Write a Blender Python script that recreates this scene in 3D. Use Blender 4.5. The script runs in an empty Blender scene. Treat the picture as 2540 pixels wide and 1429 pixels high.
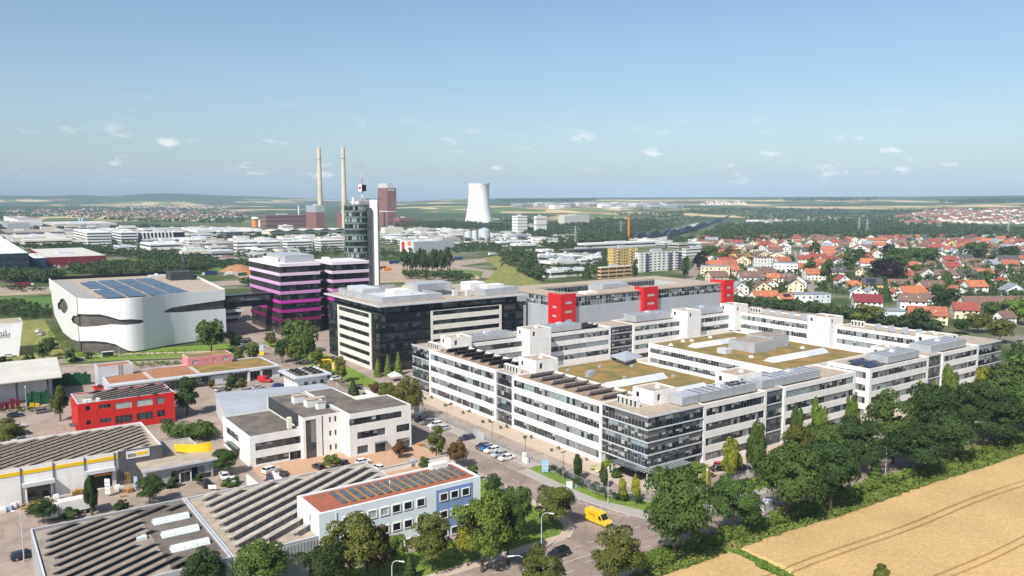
import bpy, math, random
from mathutils import Vector, Matrix
random.seed(7)
R = math.radians
# ------------------------------------------------------------------ camera
# world axes follow the street grid of the place: +X and +Y are the two facade directions, the drone hovers at (0,0,67)
F = 1990.0; CX = 1270.0; CY = 714.5; HZ = 497.0; CAMH = 67.0          # photo pixels (2540 wide)
TH = math.atan((CY - HZ) / F); AZ = math.atan2(1420, 2002)
FX, FY = math.sin(AZ), math.cos(AZ); RX, RY = math.cos(AZ), -math.sin(AZ)
SC = bpy.context.scene; COL = SC.collection
cam = bpy.data.objects.new('camera', bpy.data.cameras.new('camera')); COL.objects.link(cam)
cam.location = (0, 0, CAMH); cam.rotation_euler = (R(90) - TH, 0, -AZ)
cam.data.sensor_width = 36; cam.data.lens = 36 * F / 2540; cam.data.clip_start = 1; cam.data.clip_end = 90000
SC.camera = cam
# ------------------------------------------------------------------ light
SUN_AZ = AZ + R(180 + 29); SUN_EL = R(46)             # compass-like angle clockwise from +Y towards the sun
w = bpy.data.worlds.new('World'); SC.world = w; w.use_nodes = True
nt = w.node_tree; nt.nodes.clear()
def N(t, typ, **k):
    n = t.nodes.new(typ)
    for a, v in k.items():
        if a.startswith('i_'): n.inputs[a[2:].replace('_', ' ')].default_value = v
        else: setattr(n, a, v)
    return n
def L(t, a, b): t.links.new(a, b)
sky = N(nt, 'ShaderNodeTexSky', sky_type='NISHITA', sun_disc=False, sun_elevation=SUN_EL, sun_rotation=SUN_AZ,
        altitude=200, air_density=1.0, dust_density=1.7, ozone_density=2.2)
bg = N(nt, 'ShaderNodeBackground', i_Strength=0.105); outw = N(nt, 'ShaderNodeOutputWorld')
# fair-weather clouds low in the sky
geo = N(nt, 'ShaderNodeNewGeometry'); sep = N(nt, 'ShaderNodeSeparateXYZ')
tc = N(nt, 'ShaderNodeTexCoord'); L(nt, tc.outputs['Generated'], sep.inputs[0])
mp = N(nt, 'ShaderNodeMapping'); mp.inputs['Scale'].default_value = (22, 22, 58); mp.inputs['Location'].default_value = (3.1, 7.7, .65)
L(nt, tc.outputs['Generated'], mp.inputs[0])
nz = N(nt, 'ShaderNodeTexNoise', i_Scale=1.0, i_Detail=6.0, i_Roughness=.55); L(nt, mp.outputs[0], nz.inputs['Vector'])
rmp = N(nt, 'ShaderNodeValToRGB'); rmp.color_ramp.elements[0].position = .60; rmp.color_ramp.elements[1].position = .70
L(nt, nz.outputs[0], rmp.inputs[0])
elv = N(nt, 'ShaderNodeValToRGB'); e = elv.color_ramp.elements
e[0].position = 0.012; e[0].color = (0, 0, 0, 1); e[1].position = .03; e[1].color = (1, 1, 1, 1)
for p, v in ((.062, .9), (.085, .25), (.13, 0)):
    q = elv.color_ramp.elements.new(p); q.color = (v, v, v, 1)
L(nt, sep.outputs[2], elv.inputs[0])
mul = N(nt, 'ShaderNodeMath', operation='MULTIPLY'); L(nt, rmp.outputs[0], mul.inputs[0]); L(nt, elv.outputs[0], mul.inputs[1])
mul2 = N(nt, 'ShaderNodeMath', operation='MULTIPLY'); L(nt, mul.outputs[0], mul2.inputs[0]); mul2.inputs[1].default_value = .9
mx = N(nt, 'ShaderNodeMixRGB'); L(nt, mul2.outputs[0], mx.inputs[0]); L(nt, sky.outputs[0], mx.inputs[1]); mx.inputs[2].default_value = (8.2, 7.6, 7.5, 1)
tint = N(nt, 'ShaderNodeMixRGB', blend_type='MULTIPLY'); tint.inputs[0].default_value = 1; tint.inputs[2].default_value = (.99, 1.03, 1.02, 1)
L(nt, mx.outputs[0], tint.inputs[1]); L(nt, tint.outputs[0], bg.inputs[0]); L(nt, bg.outputs[0], outw.inputs[0])
sun = bpy.data.objects.new('sun', bpy.data.lights.new('sun', 'SUN')); COL.objects.link(sun)
sun.data.energy = 5.0; sun.data.angle = R(.5); sun.data.color = (1, .95, .87)
sdir = Vector((math.sin(SUN_AZ) * math.cos(SUN_EL), math.cos(SUN_AZ) * math.cos(SUN_EL), math.sin(SUN_EL)))
sun.rotation_euler = sdir.to_track_quat('Z', 'Y').to_euler(); sun.location = sdir * 500
vs = SC.view_settings; vs.view_transform = 'Standard'; vs.look = 'None'; vs.exposure = 0.38; vs.gamma = 1; vs.use_curve_mapping = False
SC.cycles.max_bounces = 5; SC.cycles.diffuse_bounces = 2; SC.cycles.glossy_bounces = 2; SC.cycles.transmission_bounces = 2
SC.cycles.transparent_max_bounces = 4; SC.cycles.volume_bounces = 0; SC.cycles.use_denoising = True
SC.cycles.caustics_reflective = False; SC.cycles.caustics_refractive = False
# ------------------------------------------------------------------ photo pixel <-> ground
def ray(px, py):
    a = (px - CX) / F; b = -(py - CY) / F
    up = b * math.cos(TH) - math.sin(TH); fo = math.cos(TH) + b * math.sin(TH)
    return FX * fo + RX * a, FY * fo + RY * a, up
def G(px, py, z=0.0):
    d = ray(px, py); t = (z - CAMH) / d[2]
    return d[0] * t, d[1] * t
def PX(x, y, z=0.0):
    f = x * FX + y * FY; r = x * RX + y * RY; u = z - CAMH
    fo = f * math.cos(TH) - u * math.sin(TH); up = f * math.sin(TH) + u * math.cos(TH)
    return CX + F * r / fo, CY - F * up / fo
def HG(bx, by, ty):
    x, y = G(bx, by); lo, hi = 0.0, 500.0
    for _ in range(40):
        m = (lo + hi) / 2
        if PX(x, y, m)[1] > ty: lo = m
        else: hi = m
    return lo
def at_dist(px, d):                       # ground point under photo column px at forward distance d
    a = (px - CX) / F; return FX * d + RX * a * d, FY * d + RY * a * d
# ------------------------------------------------------------------ materials
MT = {}
def mat(name, col, rough=.8, var=.12, scale=.6, metal=0.0, col2=None, bump=0.0, bscale=3.0, spec=.3, coat=0.0, objrand=0.0, detail=4.0, trans=0.0, streak=0.0, patch=0.0, blotch=0.0, joint=None):
    if name in MT: return MT[name]
    m = bpy.data.materials.new(name); m.use_nodes = True; t = m.node_tree; b = t.nodes['Principled BSDF']
    b.inputs['Roughness'].default_value = rough; b.inputs['Metallic'].default_value = metal
    b.inputs['Specular IOR Level'].default_value = spec; b.inputs['Coat Weight'].default_value = coat
    c = tuple(col) + (1,); c2 = tuple(col2) + (1,) if col2 else tuple(max(0, v * (1 - var * 2)) for v in col) + (1,)
    g = N(t, 'ShaderNodeNewGeometry')
    n = N(t, 'ShaderNodeTexNoise', i_Scale=scale, i_Detail=detail, i_Roughness=.6); L(t, g.outputs['Position'], n.inputs['Vector'])
    r = N(t, 'ShaderNodeValToRGB'); r.color_ramp.elements[0].position = .36; r.color_ramp.elements[1].position = .64
    r.color_ramp.elements[0].color = c2; r.color_ramp.elements[1].color = c
    L(t, n.outputs[0], r.inputs[0]); src = r.outputs[0]
    if objrand:
        o = N(t, 'ShaderNodeObjectInfo'); h = N(t, 'ShaderNodeHueSaturation')
        m1 = N(t, 'ShaderNodeMapRange'); m1.inputs[3].default_value = 1 - objrand; m1.inputs[4].default_value = 1 + objrand
        m2 = N(t, 'ShaderNodeMapRange'); m2.inputs[3].default_value = .5 - objrand * .07; m2.inputs[4].default_value = .5 + objrand * .07
        fr = N(t, 'ShaderNodeMath', operation='FRACT'); mu = N(t, 'ShaderNodeMath', operation='MULTIPLY'); mu.inputs[1].default_value = 7.13
        L(t, o.outputs['Random'], mu.inputs[0]); L(t, mu.outputs[0], fr.inputs[0])
        L(t, o.outputs['Random'], m1.inputs[0]); L(t, fr.outputs[0], m2.inputs[0])
        L(t, m1.outputs[0], h.inputs['Value']); L(t, m2.outputs[0], h.inputs['Hue']); L(t, src, h.inputs['Color']); src = h.outputs[0]
    L(t, src, b.inputs['Base Color'])
    if bump:
        n2 = N(t, 'ShaderNodeTexNoise', i_Scale=bscale, i_Detail=3.0); L(t, g.outputs['Position'], n2.inputs['Vector'])
        bp = N(t, 'ShaderNodeBump', i_Strength=bump, i_Distance=.3); L(t, n2.outputs[0], bp.inputs['Height']); L(t, bp.outputs[0], b.inputs['Normal'])
    if trans:
        tr = N(t, 'ShaderNodeBsdfTranslucent'); L(t, src, tr.inputs[0]); ms = N(t, 'ShaderNodeMixShader'); ms.inputs[0].default_value = trans
        L(t, b.outputs[0], ms.inputs[1]); L(t, tr.outputs[0], ms.inputs[2]); L(t, ms.outputs[0], t.nodes['Material Output'].inputs[0])
    if streak or patch:
        mp_ = N(t, 'ShaderNodeMapping'); mp_.inputs['Scale'].default_value = (1.1, 1.1, .07) if streak else (.16, .16, .16); L(t, g.outputs['Position'], mp_.inputs[0])
        n3 = N(t, 'ShaderNodeTexNoise', i_Scale=1.0, i_Detail=5.0, i_Roughness=.65); L(t, mp_.outputs[0], n3.inputs['Vector'])
        r3 = N(t, 'ShaderNodeValToRGB'); r3.color_ramp.elements[0].position = .3; r3.color_ramp.elements[1].position = .55; k_ = 1 - (streak or patch); r3.color_ramp.elements[0].color = (k_, k_ * .985, k_ * .96, 1); r3.color_ramp.elements[1].color = (1, 1, 1, 1)
        L(t, n3.outputs[0], r3.inputs[0]); x_ = N(t, 'ShaderNodeMixRGB', blend_type='MULTIPLY'); x_.inputs[0].default_value = 1; L(t, src, x_.inputs[1]); L(t, r3.outputs[0], x_.inputs[2]); src = x_.outputs[0]
        vo_ = N(t, 'ShaderNodeTexVoronoi', feature='DISTANCE_TO_EDGE', i_Scale=.16); L(t, g.outputs['Position'], vo_.inputs['Vector'])
        if patch:
            r4 = N(t, 'ShaderNodeValToRGB'); r4.color_ramp.elements[0].position = .004; r4.color_ramp.elements[1].position = .018; r4.color_ramp.elements[0].color = (.66, .64, .62, 1); r4.color_ramp.elements[1].color = (1, 1, 1, 1); L(t, vo_.outputs['Distance'], r4.inputs[0])
            v2 = N(t, 'ShaderNodeTexVoronoi', i_Scale=.11, distance='CHEBYCHEV'); L(t, g.outputs['Position'], v2.inputs['Vector']); s5 = N(t, 'ShaderNodeSeparateColor'); L(t, v2.outputs['Color'], s5.inputs[0])
            r5 = N(t, 'ShaderNodeValToRGB'); r5.color_ramp.interpolation = 'CONSTANT'; r5.color_ramp.elements[0].color = (.86, .86, .87, 1); r5.color_ramp.elements[1].position = .22; r5.color_ramp.elements[1].color = (1, 1, 1, 1); L(t, s5.outputs[0], r5.inputs[0])
            for q_ in (r4, r5): x2 = N(t, 'ShaderNodeMixRGB', blend_type='MULTIPLY'); x2.inputs[0].default_value = .8; L(t, src, x2.inputs[1]); L(t, q_.outputs[0], x2.inputs[2]); src = x2.outputs[0]
    if blotch:
        n6 = N(t, 'ShaderNodeTexNoise', i_Scale=.055, i_Detail=4.0); L(t, g.outputs['Position'], n6.inputs['Vector']); r6 = N(t, 'ShaderNodeValToRGB'); r6.color_ramp.elements[0].position = .35; r6.color_ramp.elements[1].position = .62
        r6.color_ramp.elements[0].color = (1 - blotch, 1 - blotch * .95, 1 - blotch * 1.1, 1); r6.color_ramp.elements[1].color = (1, 1, 1, 1); L(t, n6.outputs[0], r6.inputs[0]); x6 = N(t, 'ShaderNodeMixRGB', blend_type='MULTIPLY'); x6.inputs[0].default_value = 1; L(t, src, x6.inputs[1]); L(t, r6.outputs[0], x6.inputs[2]); src = x6.outputs[0]
    if joint:
        s7 = N(t, 'ShaderNodeSeparateXYZ'); L(t, g.outputs['Position'], s7.inputs[0]); a7 = N(t, 'ShaderNodeMath', operation='ADD'); L(t, s7.outputs[0], a7.inputs[0]); L(t, s7.outputs[1], a7.inputs[1]); c7 = N(t, 'ShaderNodeCombineXYZ'); L(t, a7.outputs[0], c7.inputs[0]); L(t, s7.outputs[2], c7.inputs[1])
        b7 = N(t, 'ShaderNodeTexBrick', offset=0.0, i_Scale=1.0); b7.inputs['Mortar Size'].default_value = .035; b7.inputs['Mortar Smooth'].default_value = .3; b7.inputs['Brick Width'].default_value = joint[0]; b7.inputs['Row Height'].default_value = joint[1]; b7.inputs['Color1'].default_value = (1, 1, 1, 1); b7.inputs['Color2'].default_value = (.965, .965, .965, 1); b7.inputs['Mortar'].default_value = (joint[2],) * 3 + (1,)
        L(t, c7.outputs[0], b7.inputs['Vector']); x7 = N(t, 'ShaderNodeMixRGB', blend_type='MULTIPLY'); x7.inputs[0].default_value = 1; L(t, src, x7.inputs[1]); L(t, b7.outputs[0], x7.inputs[2]); src = x7.outputs[0]
    L(t, src, b.inputs['Base Color'])
    MT[name] = m; return m
mat('white', (.80, .78, .75), .7, .04, .25, streak=.08, joint=(2.4, 1.925, .84)); mat('whitecool', (.78, .79, .80), .6, .04, .3, streak=.06); mat('cream', (.72, .66, .55), .8, .05, .3)
mat('gravel', (.42, .34, .26), .95, .18, .5, col2=(.30, .25, .20)); mat('gravel2', (.33, .275, .225), .95, .18, .4, col2=(.22, .185, .16))
mat('bitumen', (.175, .145, .12), .95, .2, .25, col2=(.10, .086, .075)); mat('gravelbrown', (.33, .235, .165), .95, .18, .5, col2=(.24, .175, .125)); mat('sedum', (.30, .18, .06), .95, .3, .16, col2=(.135, .125, .04), bump=.4, bscale=2, detail=8.0)
mat('sedumred', (.34, .10, .062), .95, .2, .6, col2=(.25, .09, .048), bump=.3, bscale=3); mat('sedumbrown', (.38, .17, .085), .95, .2, .6, col2=(.27, .13, .07))
mat('metal', (.50, .52, .55), .45, .08, .4, metal=.35); mat('metallight', (.62, .64, .67), .5, .06, .3, metal=.2); mat('metaldark', (.12, .125, .14), .5, .1, .5, metal=.3)
mat('mull', (.42, .43, .44), .5, .05, 1); mat('mulldark', (.10, .105, .115), .5, .05, 1)
mat('glass', (.018, .022, .028), .06, .2, .8, spec=.8); mat('glassblue', (.035, .055, .085), .08, .3, .5, spec=.9); mat('glassgrey', (.075, .08, .085), .15, .3, .5, spec=.7)
mat('glassgreen', (.035, .065, .06), .1, .3, .3, spec=.9); mat('blind', (.24, .235, .24), .6, .15, 1); mat('blindlight', (.46, .47, .46), .6, .15, 1); mat('curtain', (.30, .37, .38), .5, .2, 1.5)
mat('black', (.010, .011, .015), .3, .2, .5, spec=.35); mat('charcoal', (.05, .053, .06), .6, .1, .5); mat('brownglass', (.085, .07, .06), .3, .25, 1.2, spec=.5)
mat('red', (.58, .022, .018), .6, .06, .4, streak=.16); mat('redtower', (.60, .016, .02), .6, .08, .4); mat('pinkwall', (.62, .24, .25), .8, .06, .5)
mat('asphalt', (.305, .238, .20), .92, .12, .15, col2=(.25, .194, .163), bump=.05, bscale=6, patch=.16); mat('asphaltold', (.36, .283, .232), .92, .12, .12, col2=(.29, .23, .19), patch=.2)
mat('paving', (.47, .375, .29), .9, .1, .6, col2=(.41, .33, .26)); mat('pavingred', (.47, .29, .18), .9, .1, .8, col2=(.40, .25, .165)); mat('pavinggrey', (.36, .33, .30), .9, .08, .7)
mat('concrete', (.46, .43, .39), .9, .1, .4); mat('kerb', (.45, .42, .38), .9, .1, .8); mat('marking', (.62, .58, .54), .8, .15, 1.5)
mat('grass', (.165, .235, .03), .95, .3, .5, col2=(.10, .165, .022), bump=.4, bscale=4); mat('grassdry', (.25, .225, .07), .95, .3, .25, col2=(.12, .145, .035), bump=.4, bscale=3)
mat('soil', (.40, .30, .21), .95, .2, .05, col2=(.29, .225, .165))
mat('pv', (.022, .032, .06), .12, .2, .6, spec=.8); mat('pvdark', (.02, .02, .026), .25, .2, .7, spec=.6)
mat('yellow', (.80, .50, .015), .6, .04, .6); mat('darkred', (.20, .022, .03), .6, .1, .3); mat('brick', (.24, .115, .10), .85, .12, .2, col2=(.19, .09, .08))
mat('skylight', (.62, .68, .66), .35, .05, .5, spec=.5); mat('wood', (.60, .35, .12), .85, .2, 1.2); mat('bark', (.11, .085, .06), .95, .2, 2); mat('barklight', (.30, .25, .20), .95, .2, 2)
mat('rubber', (.012, .012, .013), .8, .1, 2); mat('chrome', (.6, .6, .62), .25, .05, 1, metal=.9); mat('lamp', (.75, .74, .70), .3, .03, 2, spec=.6); mat('tail', (.35, .01, .01), .3, .05, 2)
mat('green_crate', (.022, .13, .05), .6, .3, .9, col2=(.012, .06, .03)); mat('red_crate', (.22, .022, .035), .6, .3, 1.2, col2=(.10, .015, .03))
mat('wheat', (.60, .41, .185), .95, .1, 2.2, col2=(.45, .295, .125), bump=.5, bscale=9, detail=6.0, blotch=.16)
# ------------------------------------------------------------------ mesh builder
OFF = {}
class MB:
    def __init__(s): s.v = []; s.f = []; s.m = []
    def add(s, vs, fs, mi=0):
        b = len(s.v); s.v += vs; s.f += [tuple(b + i for i in f) for f in fs]; s.m += [mi] * len(fs); return s
    def box(s, x0, x1, y0, y1, z0, z1, mi=0):
        return s.add([(x0, y0, z0), (x1, y0, z0), (x1, y1, z0), (x0, y1, z0), (x0, y0, z1), (x1, y0, z1), (x1, y1, z1), (x0, y1, z1)],
                     [(0, 3, 2, 1), (4, 5, 6, 7), (0, 1, 5, 4), (1, 2, 6, 5), (2, 3, 7, 6), (3, 0, 4, 7)], mi)
    def prism(s, pts, z0, z1, mi=0, top=None, bottom=True):
        n = len(pts); b = [(p[0], p[1], z0) for p in pts]; t = [(p[0], p[1], z1) for p in pts]
        s.add(b + t, [(i, (i + 1) % n, n + (i + 1) % n, n + i) for i in range(n)], mi)
        s.add(t, [tuple(range(n))], mi if top is None else top)
        if bottom: s.add(b, [tuple(reversed(range(n)))], mi)
        return s
    def sheet(s, pts, z, mi=0): return s.add([(p[0], p[1], z) for p in pts], [tuple(range(len(pts)))], mi)
    def cyl(s, x, y, z0, z1, r0, r1=None, n=10, mi=0, cap=True):
        r1 = r0 if r1 is None else r1
        a = [(x + r0 * math.cos(2 * math.pi * i / n), y + r0 * math.sin(2 * math.pi * i / n), z0) for i in range(n)]
        b = [(x + r1 * math.cos(2 * math.pi * i / n), y + r1 * math.sin(2 * math.pi * i / n), z1) for i in range(n)]
        s.add(a + b, [(i, (i + 1) % n, n + (i + 1) % n, n + i) for i in range(n)], mi)
        if cap: s.add(b, [tuple(range(n))], mi)
        return s
    def tube(s, pts, r, n=6, mi=0):
        rr = r if isinstance(r, (list, tuple)) else [r] * len(pts); ring = []; vs = []
        for i, p in enumerate(pts):
            d = (Vector(pts[min(i + 1, len(pts) - 1)]) - Vector(pts[max(i - 1, 0)])).normalized()
            u = d.cross(Vector((.3, .2, 1)) if abs(d.z) < .95 else Vector((1, 0, 0))).normalized(); v = d.cross(u)
            for k in range(n):
                a = 2 * math.pi * k / n; q = Vector(p) + u * (rr[i] * math.cos(a)) + v * (rr[i] * math.sin(a)); vs.append(tuple(q))
        fs = [(i * n + k, i * n + (k + 1) % n, (i + 1) * n + (k + 1) % n, (i + 1) * n + k) for i in range(len(pts) - 1) for k in range(n)]
        fs += [tuple(reversed(range(n))), tuple(range((len(pts) - 1) * n, len(pts) * n))]
        return s.add(vs, fs, mi)
    def quad(s, a, b, c, d, mi=0): return s.add([tuple(a), tuple(b), tuple(c), tuple(d)], [(0, 1, 2, 3)], mi)
    def slab(s, a, b, c, d, th, mi=0):           # thin tilted plate a-b-c-d with thickness th
        n = (Vector(b) - Vector(a)).cross(Vector(d) - Vector(a)).normalized() * th
        t = [tuple(Vector(p) + n) for p in (a, b, c, d)]
        return s.add([tuple(a), tuple(b), tuple(c), tuple(d)] + t, [(3, 2, 1, 0), (4, 5, 6, 7), (0, 1, 5, 4), (1, 2, 6, 5), (2, 3, 7, 6), (3, 0, 4, 7)], mi)
    def mesh(s, name, mats, smooth=False, off=(0, 0, 0)):
        me = bpy.data.meshes.new(name)
        me.from_pydata([(v[0] - off[0], v[1] - off[1], v[2] - off[2]) for v in s.v], [], s.f)
        for m in (mats if isinstance(mats, (list, tuple)) else [mats]): me.materials.append(MT[m] if isinstance(m, str) else m)
        if any(s.m): me.polygons.foreach_set('material_index', s.m)
        if smooth: me.polygons.foreach_set('use_smooth', [True] * len(s.f))
        return me
    def build(s, name, mats, parent=None, smooth=False):
        off = OFF.get(parent.name, (0, 0, 0)) if parent else (0, 0, 0)
        o = bpy.data.objects.new(name, s.mesh(name, mats, smooth, off)); COL.objects.link(o)
        if parent: o.parent = parent; OFF[o.name] = off
        return o
def tag(o, label=None, cat=None, group=None, kind=None):
    if label: o['label'] = label
    if cat: o['category'] = cat
    if group: o['group'] = group
    if kind: o['kind'] = kind
    return o
def thing(name, label, cat, loc, group=None, rz=0.0):
    o = bpy.data.objects.new(name, None); COL.objects.link(o); o.location = loc; o.rotation_euler = (0, 0, rz); o.empty_display_size = .5
    OFF[o.name] = tuple(loc); return tag(o, label, cat, group)
def inst(name, me, parent, loc, rz=0.0, scale=None):
    o = bpy.data.objects.new(name, me); COL.objects.link(o); o.parent = parent; f = OFF.get(parent.name, (0, 0, 0)); OFF[o.name] = f
    o.location = (loc[0] - f[0], loc[1] - f[1], loc[2] - f[2]); o.rotation_euler = (0, 0, rz)
    if scale: o.scale = scale
    return o
def copy_tree(o, parent=None):
    c = o.copy(); COL.objects.link(c); c.parent = parent
    for ch in o.children: copy_tree(ch, c)
    return c
CM = {}
def boxmesh(w, d, h, m, name='pane'):           # box standing on z=0, centred on x, back face on y=0 and reaching y=-d
    k = (round(w, 2), round(d, 2), round(h, 2), m, name)
    if k not in CM: CM[k] = MB().box(-w / 2, w / 2, -d, 0, 0, h).mesh(name, m)
    return CM[k]
def blindmesh(w, h, m, fr, bm):              # window pane with a blind let down over its top part
    k = ('bl', round(w, 2), round(h, 2), m, fr, bm)
    if k not in CM: CM[k] = MB().box(-w / 2, w / 2, -.06, 0, 0, h * (1 - fr), 0).box(-w / 2, w / 2, -.075, 0, h * (1 - fr), h, 1).mesh('pane', [m, bm])
    return CM[k]
def inset(pts, d):
    n = len(pts); out = []
    for i in range(n):
        p0, p1, p2 = Vector(pts[i - 1][:2]), Vector(pts[i][:2]), Vector(pts[(i + 1) % n][:2])
        a = (p1 - p0).normalized(); b = (p2 - p1).normalized(); n1 = Vector((-a.y, a.x)); n2 = Vector((-b.y, b.x))
        k = n1 + n2; k = k / max(.2, k.dot(n1)); out.append(tuple(p1 + k * d))
    return out
def rect(x0, x1, y0, y1): return [(x0, y0), (x1, y0), (x1, y1), (x0, y1)]
def wall(mb, p0, p1, z0, z1, holes, mi=0, rev=0, depth=.25):
    d = Vector((p1[0] - p0[0], p1[1] - p0[1])); Ln = d.length; d /= Ln; nrm = Vector((d.y, -d.x))
    ss = sorted({0, Ln} | {min(max(h[0], 0), Ln) for h in holes} | {min(max(h[1], 0), Ln) for h in holes})
    zs = sorted({z0, z1} | {h[2] for h in holes} | {h[3] for h in holes})
    P = lambda s_, z_, k=0: (p0[0] + d.x * s_ - nrm.x * k, p0[1] + d.y * s_ - nrm.y * k, z_)
    for a, b in zip(ss, ss[1:]):
        run = None
        for c, e_ in zip(zs, zs[1:]):
            m_, q = (a + b) / 2, (c + e_) / 2
            if any(h[0] < m_ < h[1] and h[2] < q < h[3] for h in holes):
                if run is not None: mb.quad(P(a, run), P(b, run), P(b, c), P(a, c), mi); run = None
            elif run is None: run = c
        if run is not None: mb.quad(P(a, run), P(b, run), P(b, z1), P(a, z1), mi)
    for h in holes:
        a, b, c, e_ = h[:4]
        mb.quad(P(a, c), P(b, c), P(b, c, depth), P(a, c, depth), rev); mb.quad(P(a, e_, depth), P(b, e_, depth), P(b, e_), P(a, e_), rev)
        mb.quad(P(a, c), P(a, c, depth), P(a, e_, depth), P(a, e_), rev); mb.quad(P(b, c, depth), P(b, c), P(b, e_), P(b, e_, depth), rev)
        mb.quad(P(a, c, depth), P(b, c, depth), P(b, e_, depth), P(a, e_, depth), 2)
    return d, nrm
PANE = {'office': ['glass'] * 4 + ['glassgrey'] * 4 + ['blind'] * 4 + ['curtain'] * 3 + ['glassblue'] * 1,
        'dark': ['glass'] * 5 + ['black'] * 3 + ['glassgrey'], 'blue': ['glassblue'] * 3 + ['glass'] * 2 + ['glassgrey'],
        'plain': ['glass', 'glassgrey', 'glass', 'glassblue'], 'glass': ['glass'] * 6 + ['glassgrey'] * 3 + ['blind'] * 2 + ['curtain']}
def panes(parent, p0, d, nrm, hole, pitch, kind='office', depth=.25, gap=.16, name='window', maxrun=6):
    a, b, c, e_ = hole[:4]; n = max(1, round((b - a) / pitch)); w_ = (b - a) / n; rz = math.atan2(d.y, d.x); k = 0; m = None
    for i in range(n):
        if k <= 0: m = random.choice(PANE[kind]); k = random.choice((1, 1, 2, 3, maxrun))
        k -= 1; mm = m if random.random() < .75 else random.choice(PANE[kind]); s_ = a + (i + .5) * w_; q = depth - .02
        me_ = boxmesh(w_ - gap, .06, e_ - c - .12, mm)
        if mm in ('glass', 'glassgrey', 'black') and e_ - c > 1.2 and random.random() < .45: me_ = blindmesh(w_ - gap, e_ - c - .12, mm, random.choice((.25, .4, .6)), random.choice(('blind', 'blindlight', 'blind')) if kind not in ('black', 'dark', 'fins') else 'charcoal')
        inst(name, me_, parent, (p0[0] + d.x * s_ - nrm.x * q, p0[1] + d.y * s_ - nrm.y * q, c + .06), rz)
def building(name, label, cat, pts, h, wallm='white', roofm='gravel', holes=None, par=.5, parth=.3, group=None, root=None, z0=0.0, mull='mull', rev=None, capm=None, wname='wall', rname='roof', depth=.25):
    """holes: {edge: [(s0,s1,z0,z1,pitch,kind)]}; edge 0 faces -Y, 1 +X, 2 +Y, 3 -X for a rect"""
    if root is None:
        cx = sum(p[0] for p in pts) / len(pts); cy = sum(p[1] for p in pts) / len(pts); root = thing(name, label, cat, (cx, cy, z0), group)
    mb = MB(); n = len(pts); holes = holes or {}
    todo = []
    for i in range(n):
        hs = holes.get(i, [])
        d, nrm = wall(mb, pts[i], pts[(i + 1) % n], z0, h, hs, depth=depth)
        for q in hs:
            if q[4]: todo.append((pts[i], d, nrm, q))
    ins = inset(pts, parth)
    for i in range(n):
        j = (i + 1) % n; a, b, c, e_ = pts[i], pts[j], ins[j], ins[i]
        mb.quad((*a, h), (*b, h), (*c, h), (*e_, h), 1); mb.quad((*e_, h), (*c, h), (*c, h - par), (*e_, h - par), 0)
    W = mb.build(wname, [wallm, capm or wallm, mull], root)
    if roofm: MB().prism(ins, h - par - .25, h - par).build(rname, roofm, root)
    for p0, d, nrm, q in todo: panes(root, p0, d, nrm, q, q[4], q[5], depth=depth, gap=q[6] if len(q) > 6 else .16)
    return root
def part(name, m, parent, *boxes):
    mb = MB()
    for b in boxes: mb.box(*b)
    return mb.build(name, m, parent)
FONT = None
def text_mesh(s_, size, m, th=.04):
    c = bpy.data.curves.new('lettering', 'FONT'); c.body = s_; c.size = size; c.extrude = th; c.align_x = 'CENTER'; c.align_y = 'CENTER'
    o = bpy.data.objects.new('lettering', c); COL.objects.link(o)
    dg = bpy.context.evaluated_depsgraph_get(); me = bpy.data.meshes.new_from_object(o.evaluated_get(dg)); me.materials.clear(); me.materials.append(MT[m])
    bpy.data.objects.remove(o); bpy.data.curves.remove(c); return me
# ------------------------------------------------------------------ terrain
def lerp_tab(tab, x):
    if x <= tab[0][0]: return tab[0][1]
    for (a, b), (c, d) in zip(tab, tab[1:]):
        if x <= c: return b + (d - b) * (x - a) / (c - a)
    return tab[-1][1]
def sst(a, b, x): t = min(1, max(0, (x - a) / (b - a))); return t * t * (3 - 2 * t)
SKYLINE = [(-800, 488), (0, 487), (130, 488), (205, 484.5), (280, 489), (340, 484), (390, 481), (470, 482), (560, 486), (660, 488), (720, 491), (800, 494), (920, 498), (1000, 500), (1090, 495),
           (1180, 493), (1300, 492), (1500, 490.5), (1750, 490), (1950, 489), (2250, 489), (2380, 488), (2540, 487), (3300, 488)]
def terrain_z(d, px):
    left = 1 - sst(820, 1050, px); dr = 9200 * left + 7600 * (1 - left); zr = CAMH + (HZ - lerp_tab(SKYLINE, px)) * dr / F
    zl = 26 * sst(3000, 6500, d) + (zr - 26) * sst(6900, dr, d)
    zrt = 34 * sst(2500, 4400, d) + (zr - 34) * sst(4000, dr, d) ** 1.25
    z = zl * left + zrt * (1 - left)
    und = (math.sin(d * .0021 + px * .004) + math.sin(d * .0047 - px * .009)) * 3.0 * sst(3000, 5500, d) * (1 - sst(dr * .8, dr, d))
    if d > dr: z -= (d - dr) * .004
    return z + und
def tz(x, y):
    d = x * FX + y * FY
    if d < 500: return 0.0
    return terrain_z(math.hypot(x, y), max(-800, min(3300, CX + F * (x * RX + y * RY) / d)))
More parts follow.
